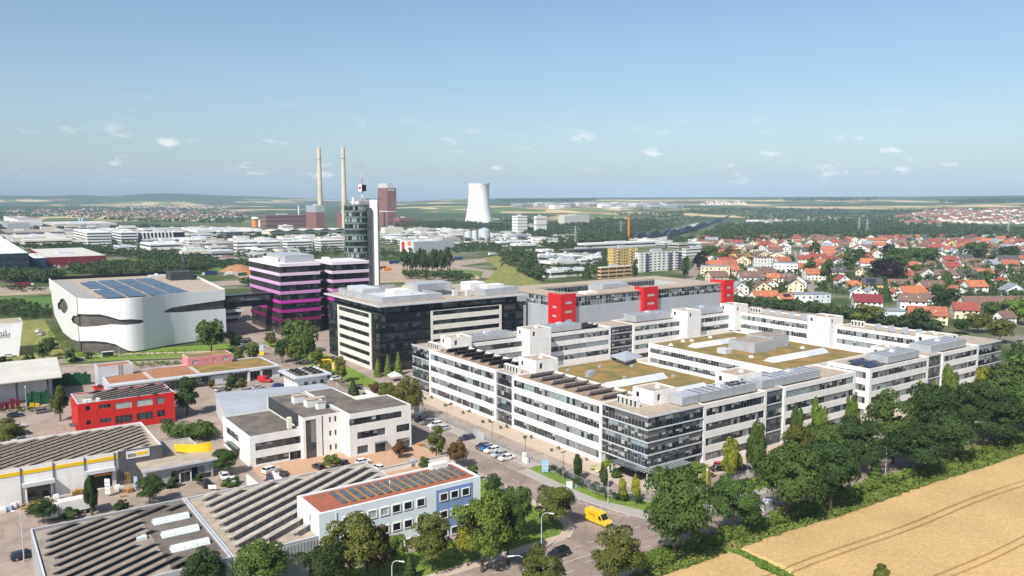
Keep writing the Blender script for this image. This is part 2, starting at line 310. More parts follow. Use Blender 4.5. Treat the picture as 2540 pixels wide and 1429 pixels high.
def mat_terrain():
    m = bpy.data.materials.new('terrain'); m.use_nodes = True; t = m.node_tree; b = t.nodes['Principled BSDF']
    b.inputs['Roughness'].default_value = .95; b.inputs['Specular IOR Level'].default_value = .1
    g = N(t, 'ShaderNodeNewGeometry'); P = g.outputs['Position']
    def noise(s_, det=4.0): n = N(t, 'ShaderNodeTexNoise', i_Scale=s_, i_Detail=det); L(t, P, n.inputs['Vector']); return n.outputs[0]
    def ramp(src, stops, interp='LINEAR'):
        r = N(t, 'ShaderNodeValToRGB'); r.color_ramp.interpolation = interp; e_ = r.color_ramp.elements
        while len(e_) < len(stops): e_.new(.5)
        for q, (p, c) in zip(e_, stops): q.position = p; q.color = (tuple(c) + (1,)) if len(c) == 3 else c
        L(t, src, r.inputs[0]); return r.outputs[0]
    def mixc(f, a, c): x = N(t, 'ShaderNodeMixRGB'); L(t, f, x.inputs[0]); L(t, a, x.inputs[1]); L(t, c, x.inputs[2]); return x.outputs[0]
    mpn = N(t, 'ShaderNodeMapping'); mpn.inputs['Scale'].default_value = (.0062, .0036, .004); mpn.inputs['Rotation'].default_value = (0, 0, .5); L(t, P, mpn.inputs[0])
    vo = N(t, 'ShaderNodeTexVoronoi', i_Scale=1.0, i_Randomness=.9); L(t, mpn.outputs[0], vo.inputs['Vector'])
    sp = N(t, 'ShaderNodeSeparateColor'); L(t, vo.outputs['Color'], sp.inputs[0])
    fields = ramp(sp.outputs[0], [(0, (.46, .33, .17)), (.2, (.15, .18, .05)), (.36, (.52, .38, .21)), (.52, (.09, .14, .04)), (.66, (.38, .27, .14)), (.8, (.13, .18, .05)), (.92, (.28, .19, .11))], 'CONSTANT')
    forest = ramp(noise(.02, 6), [(.35, (.035, .055, .022)), (.65, (.065, .095, .032))])
    fm = ramp(noise(.0011, 5), [(.455, (0, 0, 0)), (.49, (1, 1, 1))])
    sz = N(t, 'ShaderNodeSeparateXYZ'); L(t, P, sz.inputs[0])
    hi = N(t, 'ShaderNodeMapRange'); hi.inputs[1].default_value = 66; hi.inputs[2].default_value = 84; L(t, sz.outputs[2], hi.inputs[0])
    far = mixc(fm, fields, forest); far = mixc(hi.outputs[0], far, forest)
    urban = ramp(noise(.02, 7), [(.34, (.04, .062, .02)), (.5, (.075, .10, .032)), (.6, (.15, .145, .095)), (.72, (.26, .23, .19))])
    ln = N(t, 'ShaderNodeVectorMath', operation='LENGTH'); L(t, P, ln.inputs[0])
    dm = N(t, 'ShaderNodeMapRange'); dm.inputs[1].default_value = 2300; dm.inputs[2].default_value = 3000; L(t, ln.outputs['Value'], dm.inputs[0])
    L(t, mixc(dm.outputs[0], urban, far), b.inputs['Base Color']); MT['terrain'] = m
mat_terrain()
rings = [0, 60, 150, 300, 500, 750, 1000, 1400, 1800, 2200, 2500, 2700, 2900, 3100, 3300, 3600, 3900, 4200, 4500, 4900, 5300, 5700, 6100, 6500, 6900, 7200, 7500, 7800, 8100, 8400, 8700, 9000, 9300, 10000, 12000, 14000]
angs = [a for a in range(-180, -44, 6)] + [-42 + .75 * i for i in range(113)] + [a for a in range(48, 180, 6)]
mb = MB(); na = len(angs)
for r_ in rings:
    for a in angs:
        q = R(a); px = CX + F * math.tan(max(-R(46), min(R(46), q))); z = terrain_z(r_, px) if r_ > 2000 else 0
        if abs(a) > 50: z *= max(0, 1 - (abs(a) - 50) / 60)
        mb.v.append((r_ * math.sin(AZ + q), r_ * math.cos(AZ + q), z))
for i in range(len(rings) - 1):
    for j in range(na):
        k = (j + 1) % na; mb.f.append((i * na + j, i * na + k, (i + 1) * na + k, (i + 1) * na + j)); mb.m.append(0)
tag(mb.build('ground', 'terrain', smooth=True), kind='structure')
def surf(name, m, pts, z): return tag(MB().sheet(pts, z).build(name, m), kind='structure')
def slabs(name, m, pts, h): return tag(MB().prism(pts, 0, h, bottom=False).build(name, m), kind='structure')
# yards, streets
surf('industrial_yard', 'asphaltold', [(-70, 119), (104, 119), (104, 345), (-70, 410)], .02)
surf('office_park_ground', 'asphaltold', [(118, 253), (240, 262), (420, 262), (420, 420), (300, 560), (118, 560)], .02)
surf('grass_field', 'grassdry', [(-120, 378), (40, 372), (44, 520), (-160, 560)], .03)
surf('grass_verge', 'grass', [(38, 378), (103, 371), (108, 380), (44, 397)], .05)
surf('bare_soil_ground', 'soil', [G(560, 672), G(640, 712), G(1010, 700), G(1200, 692), G(1130, 655), G(960, 648), G(700, 655)], .03)
street = surf('street', 'asphalt', [(104.2, 118), (113, 118), (113, 250), (115.5, 275), (120, 335), (117, 362), (104, 362), (105.2, 300), (104.2, 250)], .04)
surf('north_street', 'asphalt', [(-40, 390), (20, 381), (60, 366.5), (95, 350), (104.5, 338), (113, 332), (112, 345), (98, 357), (62, 376), (20, 391), (-40, 400)], .045)
mstreet = surf('main_street', 'asphalt', [(-80, 103.6), (500, 100.2), (500, 110), (135, 111.8), (122, 114.5), (117.2, 117.4), (114.8, 126), (113, 137), (104.3, 137), (104.6, 127), (102.4, 122), (98.3, 118.6), (-80, 118.6)], .06)
surf('parking_strip', 'asphaltold', [(113, 157), (117, 157), (117, 262), (114.2, 262), (113, 245)], .055)
slabs('pavement', 'pavinggrey', [(113.0, 137), (114.8, 126), (117.2, 117.6), (122, 114.7), (135, 112), (330, 110.2), (330, 112.6), (136, 114.4), (124, 117.5), (120.2, 121), (116.5, 130.6), (116.2, 142), (116.3, 157), (120.2, 157), (120.2, 262), (117, 262), (117, 157), (113, 157)], .12)
slabs('grass_verge', 'grass', [(116.5, 130.6), (120.2, 121), (124, 117.5), (136, 114.4), (330, 112.6), (330, 118), (140, 119.5), (126, 122), (121.6, 127), (119, 134), (119, 141), (120.3, 157), (116.3, 157), (116.2, 142)], .13)
slabs('campus_drive', 'asphaltold', [(121, 262), (120.7, 157), (119.4, 141), (119.4, 134), (122, 127.2), (126.4, 122.4), (140, 120), (330, 118.5), (330, 126), (160, 127.2), (140, 125.5), (129.5, 128), (127, 135), (127, 262)], .06)
slabs('campus_forecourt', 'paving', [(127, 262), (127, 135), (129.5, 128), (140, 125.5), (160, 127.2), (330, 126), (330, 262)], .09)
surf('entrance_plaza', 'concrete', [(129, 129), (139, 123.5), (143, 127), (134, 133.5)], .11)
slabs('pavement', 'paving', [(-80, 118.6), (98.3, 118.6), (102.4, 122), (104.6, 127), (104.3, 137), (104.2, 176), (102.6, 176), (102.6, 128), (100.6, 123.4), (97.5, 121), (-80, 121)], .12)
slabs('grass_verge', 'grass', [(-80, 121), (97.5, 121), (100.6, 123.4), (102.6, 128), (102.6, 158), (88.5, 158), (88.5, 131), (-80, 131)], .13)
slabs('paved_forecourt', 'pavingred', [(59.5, 172), (103.5, 172), (103.5, 191), (84, 191), (84, 196.5), (59.5, 197.8)], .08)
surf('roadside_verge', 'grassdry', [(-80, 90), (500, 70), (500, 100.2), (-80, 103.6)], .035)
surf('field_path', 'concrete', [(40, 100.6), (112, 99.8), (112, 101.6), (40, 102.5)], .05)
slabs('grass_verge', 'grass', [(121, 263), (128, 263), (133, 330), (133, 374), (120, 374), (121, 335), (117.5, 285)], .13)
slabs('grass_verge', 'grass', [(46, 372), (104, 351), (108, 362), (104, 371), (44, 380)], .12)
surf('pavement', 'paving', [(40, 381), (64, 377.5), (100, 360), (101, 362.5), (65, 380.5), (40, 384)], .13)
# painted markings
mk = MB()
def line(p, q, w_, z=.075):
    d = Vector((q[0] - p[0], q[1] - p[1])); n_ = Vector((-d.y, d.x)).normalized() * w_ / 2
    mk.sheet([(p[0] - n_.x, p[1] - n_.y), (q[0] - n_.x, q[1] - n_.y), (q[0] + n_.x, q[1] + n_.y), (p[0] + n_.x, p[1] + n_.y)], z)
def marking(name='road_marking', par=None):
    global mk
    o = mk.build(name, 'marking', par or mstreet); mk = MB(); return o
for i in range(14):
    x = 74 + i * 3.2
    if 118 > x: line((x, 114.7), (x + 1.5, 114.7), .15); marking()
for i in range(20): line((128 + i * 8, 107.0 - .01 * i), (131 + i * 8, 107.0 - .01 * i), .14); marking()
line((60, 110.9), (97.5, 110.6), .15); marking(); line((86, 107.3), (90, 107.3), .14); marking(); line((93.6, 108.6), (95.6, 108.6), .14); marking(); line((103, 107.3), (109, 106.8), .14); marking()
zz = [G(1240 + a / 3.674, 1040 + b / 3.674) for a, b in ((660, 715), (665, 745), (722, 745), (727, 770), (790, 770), (793, 795), (855, 793), (858, 818), (922, 812), (927, 838), (992, 838), (1000, 862), (1068, 858), (1085, 880), (1150, 878), (1170, 900), (1192, 882))]
for a, b in zip(zz, zz[1:]): line(a, b, .13)
marking('zigzag_marking'); line(zz[0], zz[-1], .12); marking()
line((113.05, 140), (113.05, 250), .13); marking('edge_line', street)
for i in range(12): line((108.6, 150 + i * 9), (108.6, 153 + i * 9), .12); marking('road_marking', street)
for i in range(10): y = 159 + i * 5.2; line((113.1, y), (116.9, y), .1); marking('bay_line', street)
# kerbs as real stones along the pavements
def kerb(pts, par, name='kerb', h=.14, w_=.18):
    m_ = MB()
    for p, q in zip(pts, pts[1:]):
        d = Vector((q[0] - p[0], q[1] - p[1])); n_ = Vector((-d.y, d.x)).normalized() * w_ / 2
        m_.prism([(p[0] - n_.x, p[1] - n_.y), (q[0] - n_.x, q[1] - n_.y), (q[0] + n_.x, q[1] + n_.y), (p[0] + n_.x, p[1] + n_.y)], 0, h)
    return m_.build(name, 'kerb', par)
kerb([(113.0, 157), (113.0, 137), (114.8, 126), (117.2, 117.6), (122, 114.7), (135, 112), (330, 110.2)], mstreet)
kerb([(-80, 118.6), (98.3, 118.6), (102.4, 122), (104.6, 127), (104.3, 176)], mstreet)
kerb([(117, 157), (117, 262)], street); kerb([(120.5, 262), (120.5, 157), (119.2, 141), (119.2, 134), (121.8, 127.1), (126.2, 122.2), (140, 119.8)], street)
for q in ((1345, 1350), (1550, 1308), (1345, 1125)):
    p = G(*q); MB().cyl(p[0], p[1], .07, .085, .35, n=12).build('manhole_cover', 'metaldark', mstreet)
# ------------------------------------------------------------------ wheat field
def field_edge(x): return 96.2 - max(0, x - 100) * .05
def mk_wheat():
    random.seed(3); mb = MB(); xs = [60 + i * 1.1 for i in range(330)]; rows = 62; nn = len(xs)
    tracks = (85.5, 83.7, 69.3, 67.6, 53, 51.3)
    ys = sorted(set([96.0 - i * .9 for i in range(58)] + [v for t_ in tracks for v in (t_ - .32, t_ + .32, t_ - .3, t_ + .3)]), reverse=True)
    for j, y in enumerate(ys):
        for i, x in enumerate(xs):
            yy = y - max(0, x - 100) * (.05 if y > 88 else .047) + .35 * math.sin(x * .11)
            tr = any(abs(y - t_) < .31 for t_ in tracks)
            z = .72 + random.uniform(-.025, .025)
            if tr: z = .28 + random.uniform(-.04, .04)
            if j == 0: yy += random.uniform(-.35, .3); z *= .85
            strip = abs((x - 119.6) - (yy - 90) * .06) < 1.25
            if strip: z = -.2
            mb.v.append((x + random.uniform(-.2, .2), yy, z))
    for j in range(len(ys) - 1):
        for i in range(nn - 1): mb.f.append((j * nn + i, (j + 1) * nn + i, (j + 1) * nn + i + 1, j * nn + i + 1)); mb.m.append(0)
    b0 = len(mb.v)
    for i in range(nn): v = mb.v[i]; mb.v.append((v[0], v[1] + .05, 0))
    for i in range(nn - 1): mb.f.append((i, i + 1, b0 + i + 1, b0 + i)); mb.m.append(0)
    return tag(mb.build('wheat_field', 'wheat'), 'ripe golden wheat field with paired tractor tracks beside the tree-lined street', 'wheat field', kind='stuff')
mk_wheat()
surf('grass_strip', 'grass', [(121.2, 95.5), (118.6, 95.8), (117.2, 60), (119.8, 60)], .06)
# ------------------------------------------------------------------ white office complex
ROWS = [(1.1, 3.1), (4.95, 6.95), (8.8, 10.8), (12.7, 14.7)]
def bands(L_, s0=.9, s1=.9, pitch=1.2, rows=ROWS, kind='office'): return [(s0, L_ - s1, a, b, pitch, kind) for a, b in rows]
def parapet_units(root, cx, cy, n=4, dy=1.5, along='y'):
    for i in range(n):
        x, y = (cx, cy + i * dy) if along == 'y' else (cx + i * dy, cy)
        u = part('air_conditioner', 'white', root, (x - .55, x + .55, y - .55, y + .55, 15.6, 17.9))
        MB().box(x - .58, x - .55, y - .38, y + .38, 16, 17.6).build('fan_grille', 'glassgreen', u)
def sheds(root, pts, z=15.5, ax='x'):
    for (x, y) in pts:
        mb = MB()
        mb.slab((x - 3.6, y - .15, z + .25), (x + 3.6, y - .15, z + .25), (x + 3.6, y + .95, z + 1.55), (x - 3.6, y + .95, z + 1.55), .12)
        for k in (-3.2, 0, 3.2): mb.box(x + k - .06, x + k + .06, y + .75, y + .85, z, z + 1.3)
        mb.build('solar_collector', 'metal', root)
def sheds_dark(root, pts, z=15.5, m_='pv'):
    for (x, y) in pts:
        mb = MB(); mb.slab((x - 4.3, y + .1, z + .2), (x - 4.3, y + .1 - 1.2, z + 1.5), (x + 4.3, y - 1.1, z + 1.5), (x + 4.3, y + .1, z + .2), .1, 0)
        for k in (-4, 0, 4): mb.box(x + k - .06, x + k + .06, y - 1.0, y - .9, z, z + 1.4, 1)
        mb.box(x - 4.3, x + 4.3, y + .1, y + .3, z, z + .35, 1); mb.build('solar_collector', [m_, 'metaldark'], root)
def stair_tower(root, x0, x1, y0, y1, z0, z1, wins=((3, .0),)):
    hs = {3: [(1.2, 2.4, z1 - 2.4, z1 - 1.0, 1.2, 'dark')], 0: [(1.4, 2.5, z1 - 2.6, z1 - .9, 1.2, 'dark')]}
    building('t', None, None, rect(x0, x1, y0, y1), z1, holes=hs, root=root, z0=z0, par=.3, wname='stair_tower', rname='tower_roof')
    MB().cyl((x0 + x1) / 2 + 1, (y0 + y1) / 2, z1 - .3, z1 + .35, .8, .5, 10).build('roof_dome', 'skylight', root)
def plant(root, x0, x1, y0, y1, z0=15.55, h=2.1, ribs=6):
    p = part('plant_housing', 'metal', root, (x0, x1, y0, y1, z0 + .35, z0 + h))
    for i in range(ribs):
        x = x0 + (i + .5) * (x1 - x0) / ribs; part('roof_duct', 'metaldark', p, (x - .15, x + .15, y0 + .3, y1 - .3, z0 + h, z0 + h + .12))
    part('vent_box', 'metallight', p, ((x0 + x1) / 2 - 1, (x0 + x1) / 2 + 1, (y0 + y1) / 2 - .8, (y0 + y1) / 2 + .8, z0 + h, z0 + h + .8))
    for i in range(int((x1 - x0) / 3)): part('leg', 'metaldark', p, (x0 + i * 3 + .2, x0 + i * 3 + .4, y0 + .1, y0 + .3, z0 - .1, z0 + .35))
    return p
def glass_block(root, pts, edges, z0, z1, pitch=1.25, top=15.95, levels=4, kind='glass'):
    PANE["glassdark"] = ["glass"] * 7 + ["glassgrey"] * 2 + ["glassblue"]; PANE["glassblind"] = ["blind2"] * 5 + ["glassgrey"] * 2 + ["curtain"] * 2 + ["glass"]; mat("blind2", (.125, .125, .135), .5, .1, 1)
    """curtain wall with two pane rows per storey and light floor bands"""
    mb = MB(); mb.prism(inset(pts, .3), z0, z1 - .6, 0); mb.prism(pts, z1 - .55, z1 - .2, 1); fh = (z1 - .55 - z0) / levels
    for k in range(levels): mb.prism(pts, z0 + k * fh, z0 + k * fh + .28, 1)
    mb.build('curtain_wall', ['mull', 'metallight'], root)
    MB().prism(inset(pts, .25), z1 - .2, z1 - .1).build('roof', 'gravel', root)
    n = len(pts)
    for e_ in edges:
        a, b = pts[e_], pts[(e_ + 1) % n]; d = Vector((b[0] - a[0], b[1] - a[1])); Ln = d.length; d /= Ln; nr = Vector((d.y, -d.x))
        for k in range(levels):
            za = z0 + k * fh + .28; zb = z0 + (k + 1) * fh; zm = za + (zb - za) * .56
            panes(root, a, d, nr, (.1, Ln - .1, za, zm), pitch, 'glassdark', depth=.27, gap=.17, name='glass_pane')
            panes(root, a, d, nr, (.1, Ln - .1, zm, zb), pitch, 'glassblind', depth=.27, gap=.13, name='glass_pane', maxrun=9)
OFFICE = 'office building'; GRP = 'blocks of the white office complex'
# left front wing, far block
A1 = building('office_block', 'white four-storey office block at the far left of the complex, beside the black building', OFFICE, rect(134, 148, 197.5, 238.3), 16, roofm='gravelbrown', holes={3: bands(40.8)}, group=GRP)
glass_block(A1, rect(134.2, 148, 238.3, 251), (3,), .3, 16)
stair_tower(A1, 141.4, 149.8, 235.8, 243, 15.4, 19.5); parapet_units(A1, 137, 236.5, 5); sheds_dark(A1, [(141.5, 232 - i * 5.2) for i in range(7)])
part('roof_parapet', 'metallight', A1, (134, 134.35, 238.3, 251, 15.95, 16.15))
A2 = building('office_block', 'white four-storey office block facing the car park, next to the glass corner', OFFICE, rect(134, 148, 149.5, 189), 16, roofm='gravelbrown', holes={3: bands(39.5)}, group=GRP)
glass_block(A2, rect(134.3, 147.5, 189, 197.5), (3,), .1, 16, top=15.9)
stair_tower(A2, 141.5, 149.9, 187.2, 196, 15.4, 19.5); parapet_units(A2, 137, 190, 5); sheds_dark(A2, [(141, 184 - i * 5.2) for i in range(7)], m_='metal')
for s_, q in ((-1, 143.5), (1, 147)): MB().cyl(q, 189.5, 19.2, 22.8, .07, n=6).build('antenna_mast', 'mull', A2)
GC = thing('glass_corner_block', 'dark glass corner block with projecting storeys above the main entrance', OFFICE, (142, 141, 0))
OFF[GC.name] = (142, 141, 0); gp = [(134, 133), (153.6, 133), (153.6, 147), (148, 149.5), (134, 149.5)]
glass_block(GC, gp, (0, 4), 3.1, 16, 1.2)
part('ground_floor', 'charcoal', GC, (136.5, 153, 135.5, 149, 0, 3.15)); panes(GC, (136.5, 135.5), Vector((1, 0)), Vector((0, -1)), (.5, 16, .2, 2.9), 1.6, 'dark', depth=.0)
panes(GC, (136.5, 149), Vector((0, -1)), Vector((-1, 0)), (.5, 13, .2, 2.9), 1.6, 'dark', depth=.0)
mb = MB()
for i in range(15): mb.box(132.2 + i * .95, 132.28 + i * .95, 129.6, 135.4, 3.2, 3.32)
for i in range(12): mb.box(130.6, 134.5, 131 + i * .95, 131.08 + i * .95, 3.36, 3.46)
cn = mb.build('canopy', 'mull', GC); MB().box(132, 146, 129.4, 133.2, 3.12, 3.18).box(130.4, 133.9, 133.2, 143, 3.12, 3.18).build('canopy_glass', 'glassgreen', cn)
for x, y in ((134.4, 133.4), (152.6, 134), (134.5, 148.6), (131.2, 130.2), (145.5, 130), (131, 142)): MB().cyl(x, y, 0, 3.15, .22, n=10).build('column', 'mull', GC)
stair_tower(GC, 142.3, 150.6, 139.6, 147, 15.4, 19.5); parapet_units(GC, 138, 141, 5)
B1 = building('office_block', 'white office block just right of the glass corner, plant housing along its roof', OFFICE, rect(153.6, 178.6, 133, 147), 16, holes={0: bands(25)}, group=GRP)
glass_block(B1, rect(178.6, 186.2, 133.4, 147), (0,), .1, 16); plant(B1, 153.8, 176.5, 135, 140.5, h=2.6, ribs=9)
p = part('vent_box', 'metal', B1, (147.5, 153.5, 134.8, 139, 16.1, 18.2))
for i in range(4):
    for j in range(2): MB().cyl(168 + i * 1.7, 136.8 + j * 2, 18.15, 18.4, .65, n=12).build('fan', 'black', B1)
stair_tower(B1, 174, 184.5, 139.2, 147, 15.4, 19.5)
B2 = building('office_block', 'white street-front office block with a beige flat roof at its right end', OFFICE, rect(186.2, 220.7, 133, 147), 16, holes={0: bands(34.5)}, group=GRP)
plant(B2, 184.5, 205.5, 135, 141, h=2.6, ribs=8); part('vent_box', 'metal', B2, (178.8, 184, 135, 139.5, 16.1, 18.3))
J = building('office_block', 'projecting white office block with blue solar panels on its roof corner', OFFICE, rect(227.6, 262.3, 132.6, 147), 16, holes={0: bands(34.7, 1.3), 3: bands(14.4, .9, 1.3)}, group=GRP)
part('link_wall', 'white', J, (220.9, 227.5, 141, 146.5, 0, 13.2)); plant(J, 240, 259, 134.2, 141.5, h=2.6, ribs=7); stair_tower(J, 252, 261, 142, 147, 15.4, 18.4)
for i in range(3):
    for j in range(2): MB().slab((230 + i * 3, 134.3 + j * 4.2, 15.75), (232.6 + i * 3, 134.3 + j * 4.2, 15.75), (232.6 + i * 3, 137.6 + j * 4.2, 16.7), (230 + i * 3, 137.6 + j * 4.2, 16.7), .08).build('solar_panel', 'pv', J)
K = building('office_block', 'white office block at the right end of the street front, beside the tall trees', OFFICE, rect(272.2, 297.4, 133, 147), 16, holes={0: bands(25.2)}, group=GRP)
glass_block(K, rect(262.4, 272.2, 133.4, 147), (0,), .1, 16); glass_block(K, rect(297.4, 316, 133.4, 147), (0,), .1, 16); plant(K, 268, 292, 135, 142.5, h=2.9, ribs=7); stair_tower(K, 288, 298, 142.5, 151, 15.4, 18.6); parapet_units(K, 302, 143.5, 4)
# rear wing
def rear(lbl, x0, x1, wins=True):
    return building('office_block', lbl, OFFICE, rect(x0, x1, 239.6, 253), 16, holes={0: bands(x1 - x0, rows=ROWS[0:])} if wins else {}, group=GRP)
R1 = rear('white rear office block behind the far left block, long grey plant housing on top', 148, 186)
stair_tower(R1, 174.6, 184.6, 234.8, 243, 8, 19.5); plant(R1, 152, 173, 242.5, 249, h=2.4, ribs=9)
R2 = rear('white rear office block with dark collectors, left of the glazed rear link', 186.2, 219.2); plant(R2, 189, 206, 242.5, 249.5, h=2.6); sheds_dark(R2, [(211 + 0, 250 - i * 3.2) for i in range(3)])
glass_block(R2, rect(219.2, 231.8, 240, 252.5), (0,), 4, 16)
R3 = rear('white rear office block in front of the red-towered car park, grey box plant on top', 231.8, 260.7); plant(R3, 236, 257, 242.5, 250, h=3.2); stair_tower(R3, 259.5, 268, 235.2, 244.5, 4, 19.5)
R4 = rear('short white rear office block beside the far inner corner of the complex', 268.2, 296.4); plant(R4, 271, 291, 242.5, 250, h=2.8); stair_tower(R4, 292, 301, 236.2, 245, 8, 19.5)
# right-hand rear wing facing the courtyard
FR1 = building('office_block', 'long white wing behind the courtyard, far half with four blue collectors', OFFICE, rect(296.5, 312, 199, 239.6), 16, holes={3: bands(40.6)}, group=GRP)
FR2 = building('office_block', 'long white wing behind the courtyard, near half with five blue collectors', OFFICE, rect(296.5, 312, 147.2, 188.8), 16, holes={3: bands(41.6)}, group=GRP)
stair_tower(FR2, 292.5, 302, 188.8, 199, 4, 19.5); parapet_units(FR1, 303, 231, 4); parapet_units(FR2, 304, 181, 4)
for rt, ys in ((FR1, (226, 220, 213.5, 207)), (FR2, (173, 167.5, 162, 156.5, 151.5))):
    for y in ys: MB().slab((300.5, y, 15.6), (303.8, y - .6, 15.6), (303.8, y + .7, 18.0), (300.5, y + 1.3, 18.0), .12).build('solar_collector', 'metal', rt)
# courtyard buildings
C1 = building('courtyard_hall', 'white courtyard building with green sedum roof, grey plant block and two long skylights', OFFICE, rect(221, 271.5, 158, 220), 12, roofm='sedum', holes={3: bands(62, rows=[(1, 2.6), (4.6, 6.4), (8.4, 10.2)])})
def ridge_light(root, x0, x1, y, z, half=2.3, split=.6):
    xm = x0 + (x1 - x0) * split
    for a, b, m_ in ((x0, xm, 'skylight'), (xm, x1, 'metallight')):
        n_ = max(2, int((b - a) / 2.0))
        for i in range(n_):
            p, q = a + (b - a) * i / n_, a + (b - a) * (i + 1) / n_ - .07
            MB().slab((p, y - half, z), (q, y - half, z), (q, y, z + 1.5), (p, y, z + 1.5), .08).slab((q, y + half, z), (p, y + half, z), (p, y, z + 1.5), (q, y, z + 1.5), .08).build('skylight_panel', m_, root)
    MB().add([(x0, y - half, z), (x0, y + half, z), (x0, y, z + 1.5), (x1, y - half, z), (x1, y + half, z), (x1, y, z + 1.5)], [(0, 2, 1), (3, 4, 5)]).build('skylight_gable', 'skylight', root)
ridge_light(C1, 229, 254, 205, 11.55); ridge_light(C1, 230, 262, 171, 11.55)
part('plant_housing', 'metal', C1, (239, 252, 184, 196, 11.5, 15), (252, 262, 186, 198, 11.5, 15.6)); part('plant_roof', 'gravel2', C1, (239.3, 251.7, 184.3, 195.7, 15, 15.1), (252.3, 261.7, 186.3, 197.7, 15.6, 15.7))
part('vent_box', 'metallight', C1, (229, 232.5, 189, 193, 11.5, 13.2))
for x, y in ((226, 213), (240, 215), (252, 216), (232, 180), (262, 180), (236, 216)): MB().cyl(x, y, 11.5, 12.2, 1.0, .55, 12).build('roof_dome', 'skylight', C1)
C2 = building('courtyard_hall', 'low courtyard building with brown sedum roof and slanted white skylights behind the left wing', OFFICE, rect(163, 207, 158, 221), 8, roofm='sedum', holes={})
ridge_light(C2, 170, 196, 188, 7.55, 2.6, .35); ridge_light(C2, 166, 196, 170, 7.55, 2.6, .3)
for x, y in ((176, 203), (178.5, 204.5)): part('vent_box', 'metal', C2, (x - .9, x + .9, y - .9, y + .9, 7.5, 9.1))
for x, y in ((189, 212), (199, 206), (184, 194), (199, 186), (176, 214)): part('vent_box', 'metal', C2, (x - .5, x + .5, y - .5, y + .5, 7.5, 8.3))
PV = thing('courtyard_pavilion', 'grey hipped-roof pavilion between the two courtyard buildings', 'pavilion', (207, 220, 0)); c_ = [(201, 220), (198, 208.6), (210.5, 212.4), (213.2, 224)]
MB().prism(inset(c_, 2), 0, 9).build('wall', 'white', PV)
MB().add([(p[0], p[1], 9) for p in c_] + [(p[0], p[1], 9.2) for p in c_] + [(205.7, 216.2, 11.2)], [(0, 1, 5, 4), (1, 2, 6, 5), (2, 3, 7, 6), (3, 0, 4, 7), (4, 5, 8), (5, 6, 8), (6, 7, 8), (7, 4, 8), (3, 2, 1, 0)]).build('roof', 'metal', PV)
# ------------------------------------------------------------------ near industrial buildings
mat('pvskygrey', (.12, .125, .13), .35, .25, .9, spec=.6); mat('pvback', (.06, .059, .062), .5, .2, .9); mat('pvglare', (.52, .47, .41), .7, .2, .9); mat('lightblue', (.70, .76, .79), .7, .04, .4); mat('blue', (.20, .29, .50), .7, .06, .5)
mat('pale', (.70, .70, .68), .7, .05, .3); mat('siding', (.36, .37, .38), .5, .08, .4)
def panel_mesh(key, ln, wd, tilt, m_, legm='metal', h0=.12):
    if key in CM: return CM[key]
    c_, s_ = math.cos(R(tilt)), math.sin(R(tilt)); mb = MB()
    # row runs along local x; panel faces local +y, its high edge on the -y side
    mb.slab((-ln / 2, wd * c_ / 2, h0), (-ln / 2, -wd * c_ / 2, h0 + wd * s_), (ln / 2, -wd * c_ / 2, h0 + wd * s_), (ln / 2, wd * c_ / 2, h0), .05, 0)
    mb.box(-ln / 2 + .1, -ln / 2 + .16, -wd * c_ / 2, -wd * c_ / 2 + .06, 0, h0 + wd * s_, 1); mb.box(-ln / 2, ln / 2, -.05, .05, 0, .1, 1)
    CM[key] = mb.mesh('solar_panel', [m_, legm]); return CM[key]
def pv_rows(root, x0, x1, y0, y1, z, ang, pitch, me, ln, skip=None, off=0.0):
    a = R(ang); u = Vector((math.cos(a), math.sin(a))); v = Vector((-u.y, u.x)); c_ = Vector(((x0 + x1) / 2, (y0 + y1) / 2)); D = math.hypot(x1 - x0, y1 - y0); n = 0
    k = -D / 2 + off
    while k < D / 2:
        s_ = -D / 2
        while s_ < D / 2:
            p = c_ + v * k + u * s_
            if x0 < p.x - .8 and p.x + .8 < x1 and y0 < p.y - .8 and p.y + .8 < y1 and not (skip and skip(p.x, p.y)):
                inst('solar_panel', me, root, (p.x, p.y, z), a); n += 1
            s_ += ln + .04
        k += pitch
    return n
# dark solar hall in the foreground
H1 = building('flat_roof_hall', 'low grey hall in the foreground with dark solar rows and three white skylights', 'hall', rect(9.8, 36.6, 133.8, 167), 6.9, 'siding', 'bitumen', par=.4, capm='metallight')
pv_rows(H1, 10.8, 36, 134.5, 166.2, 6.5, 29, 2.62, panel_mesh('pl', 1.9, 1.35, 27, 'pvback', 'metaldark'), 1.9, skip=lambda x, y: (27.6 < x and y < 162) and not (x < 30 and y < 141) or (25 < x < 29 and 148 < y < 152))
part('gravel_area', 'gravel2', H1, (10.2, 27.5, 134.4, 166.4, 6.5, 6.53))
for y in (157.6, 150.4, 143.2):
    sk = thing  # three barrel rooflights
    for i in range(3):
        x = 28.9 + i * 2.15; mb = MB()
        for q in range(6):
            a0, a1 = math.pi * q / 6, math.pi * (q + 1) / 6
            mb.quad((x, y - 1.1 * math.cos(a0), 6.6 + .75 * math.sin(a0)), (x + 2.1, y - 1.1 * math.cos(a0), 6.6 + .75 * math.sin(a0)), (x + 2.1, y - 1.1 * math.cos(a1), 6.6 + .75 * math.sin(a1)), (x, y - 1.1 * math.cos(a1), 6.6 + .75 * math.sin(a1)))
        mb.box(x - .02, x + 2.12, y - 1.2, y + 1.2, 6.45, 6.62); mb.build('rooflight', 'skylight', H1)
part('roof_hatch', 'skylight', H1, (24.9, 26.6, 150.6, 152, 6.5, 7.1))
H2 = building('flat_roof_hall', 'beige-roofed hall with pale tilted solar racks, behind the red-roofed office', 'hall', rect(36.8, 76.6, 133.5, 166.8), 6.9, 'siding', 'gravel', par=.4, capm='metallight')
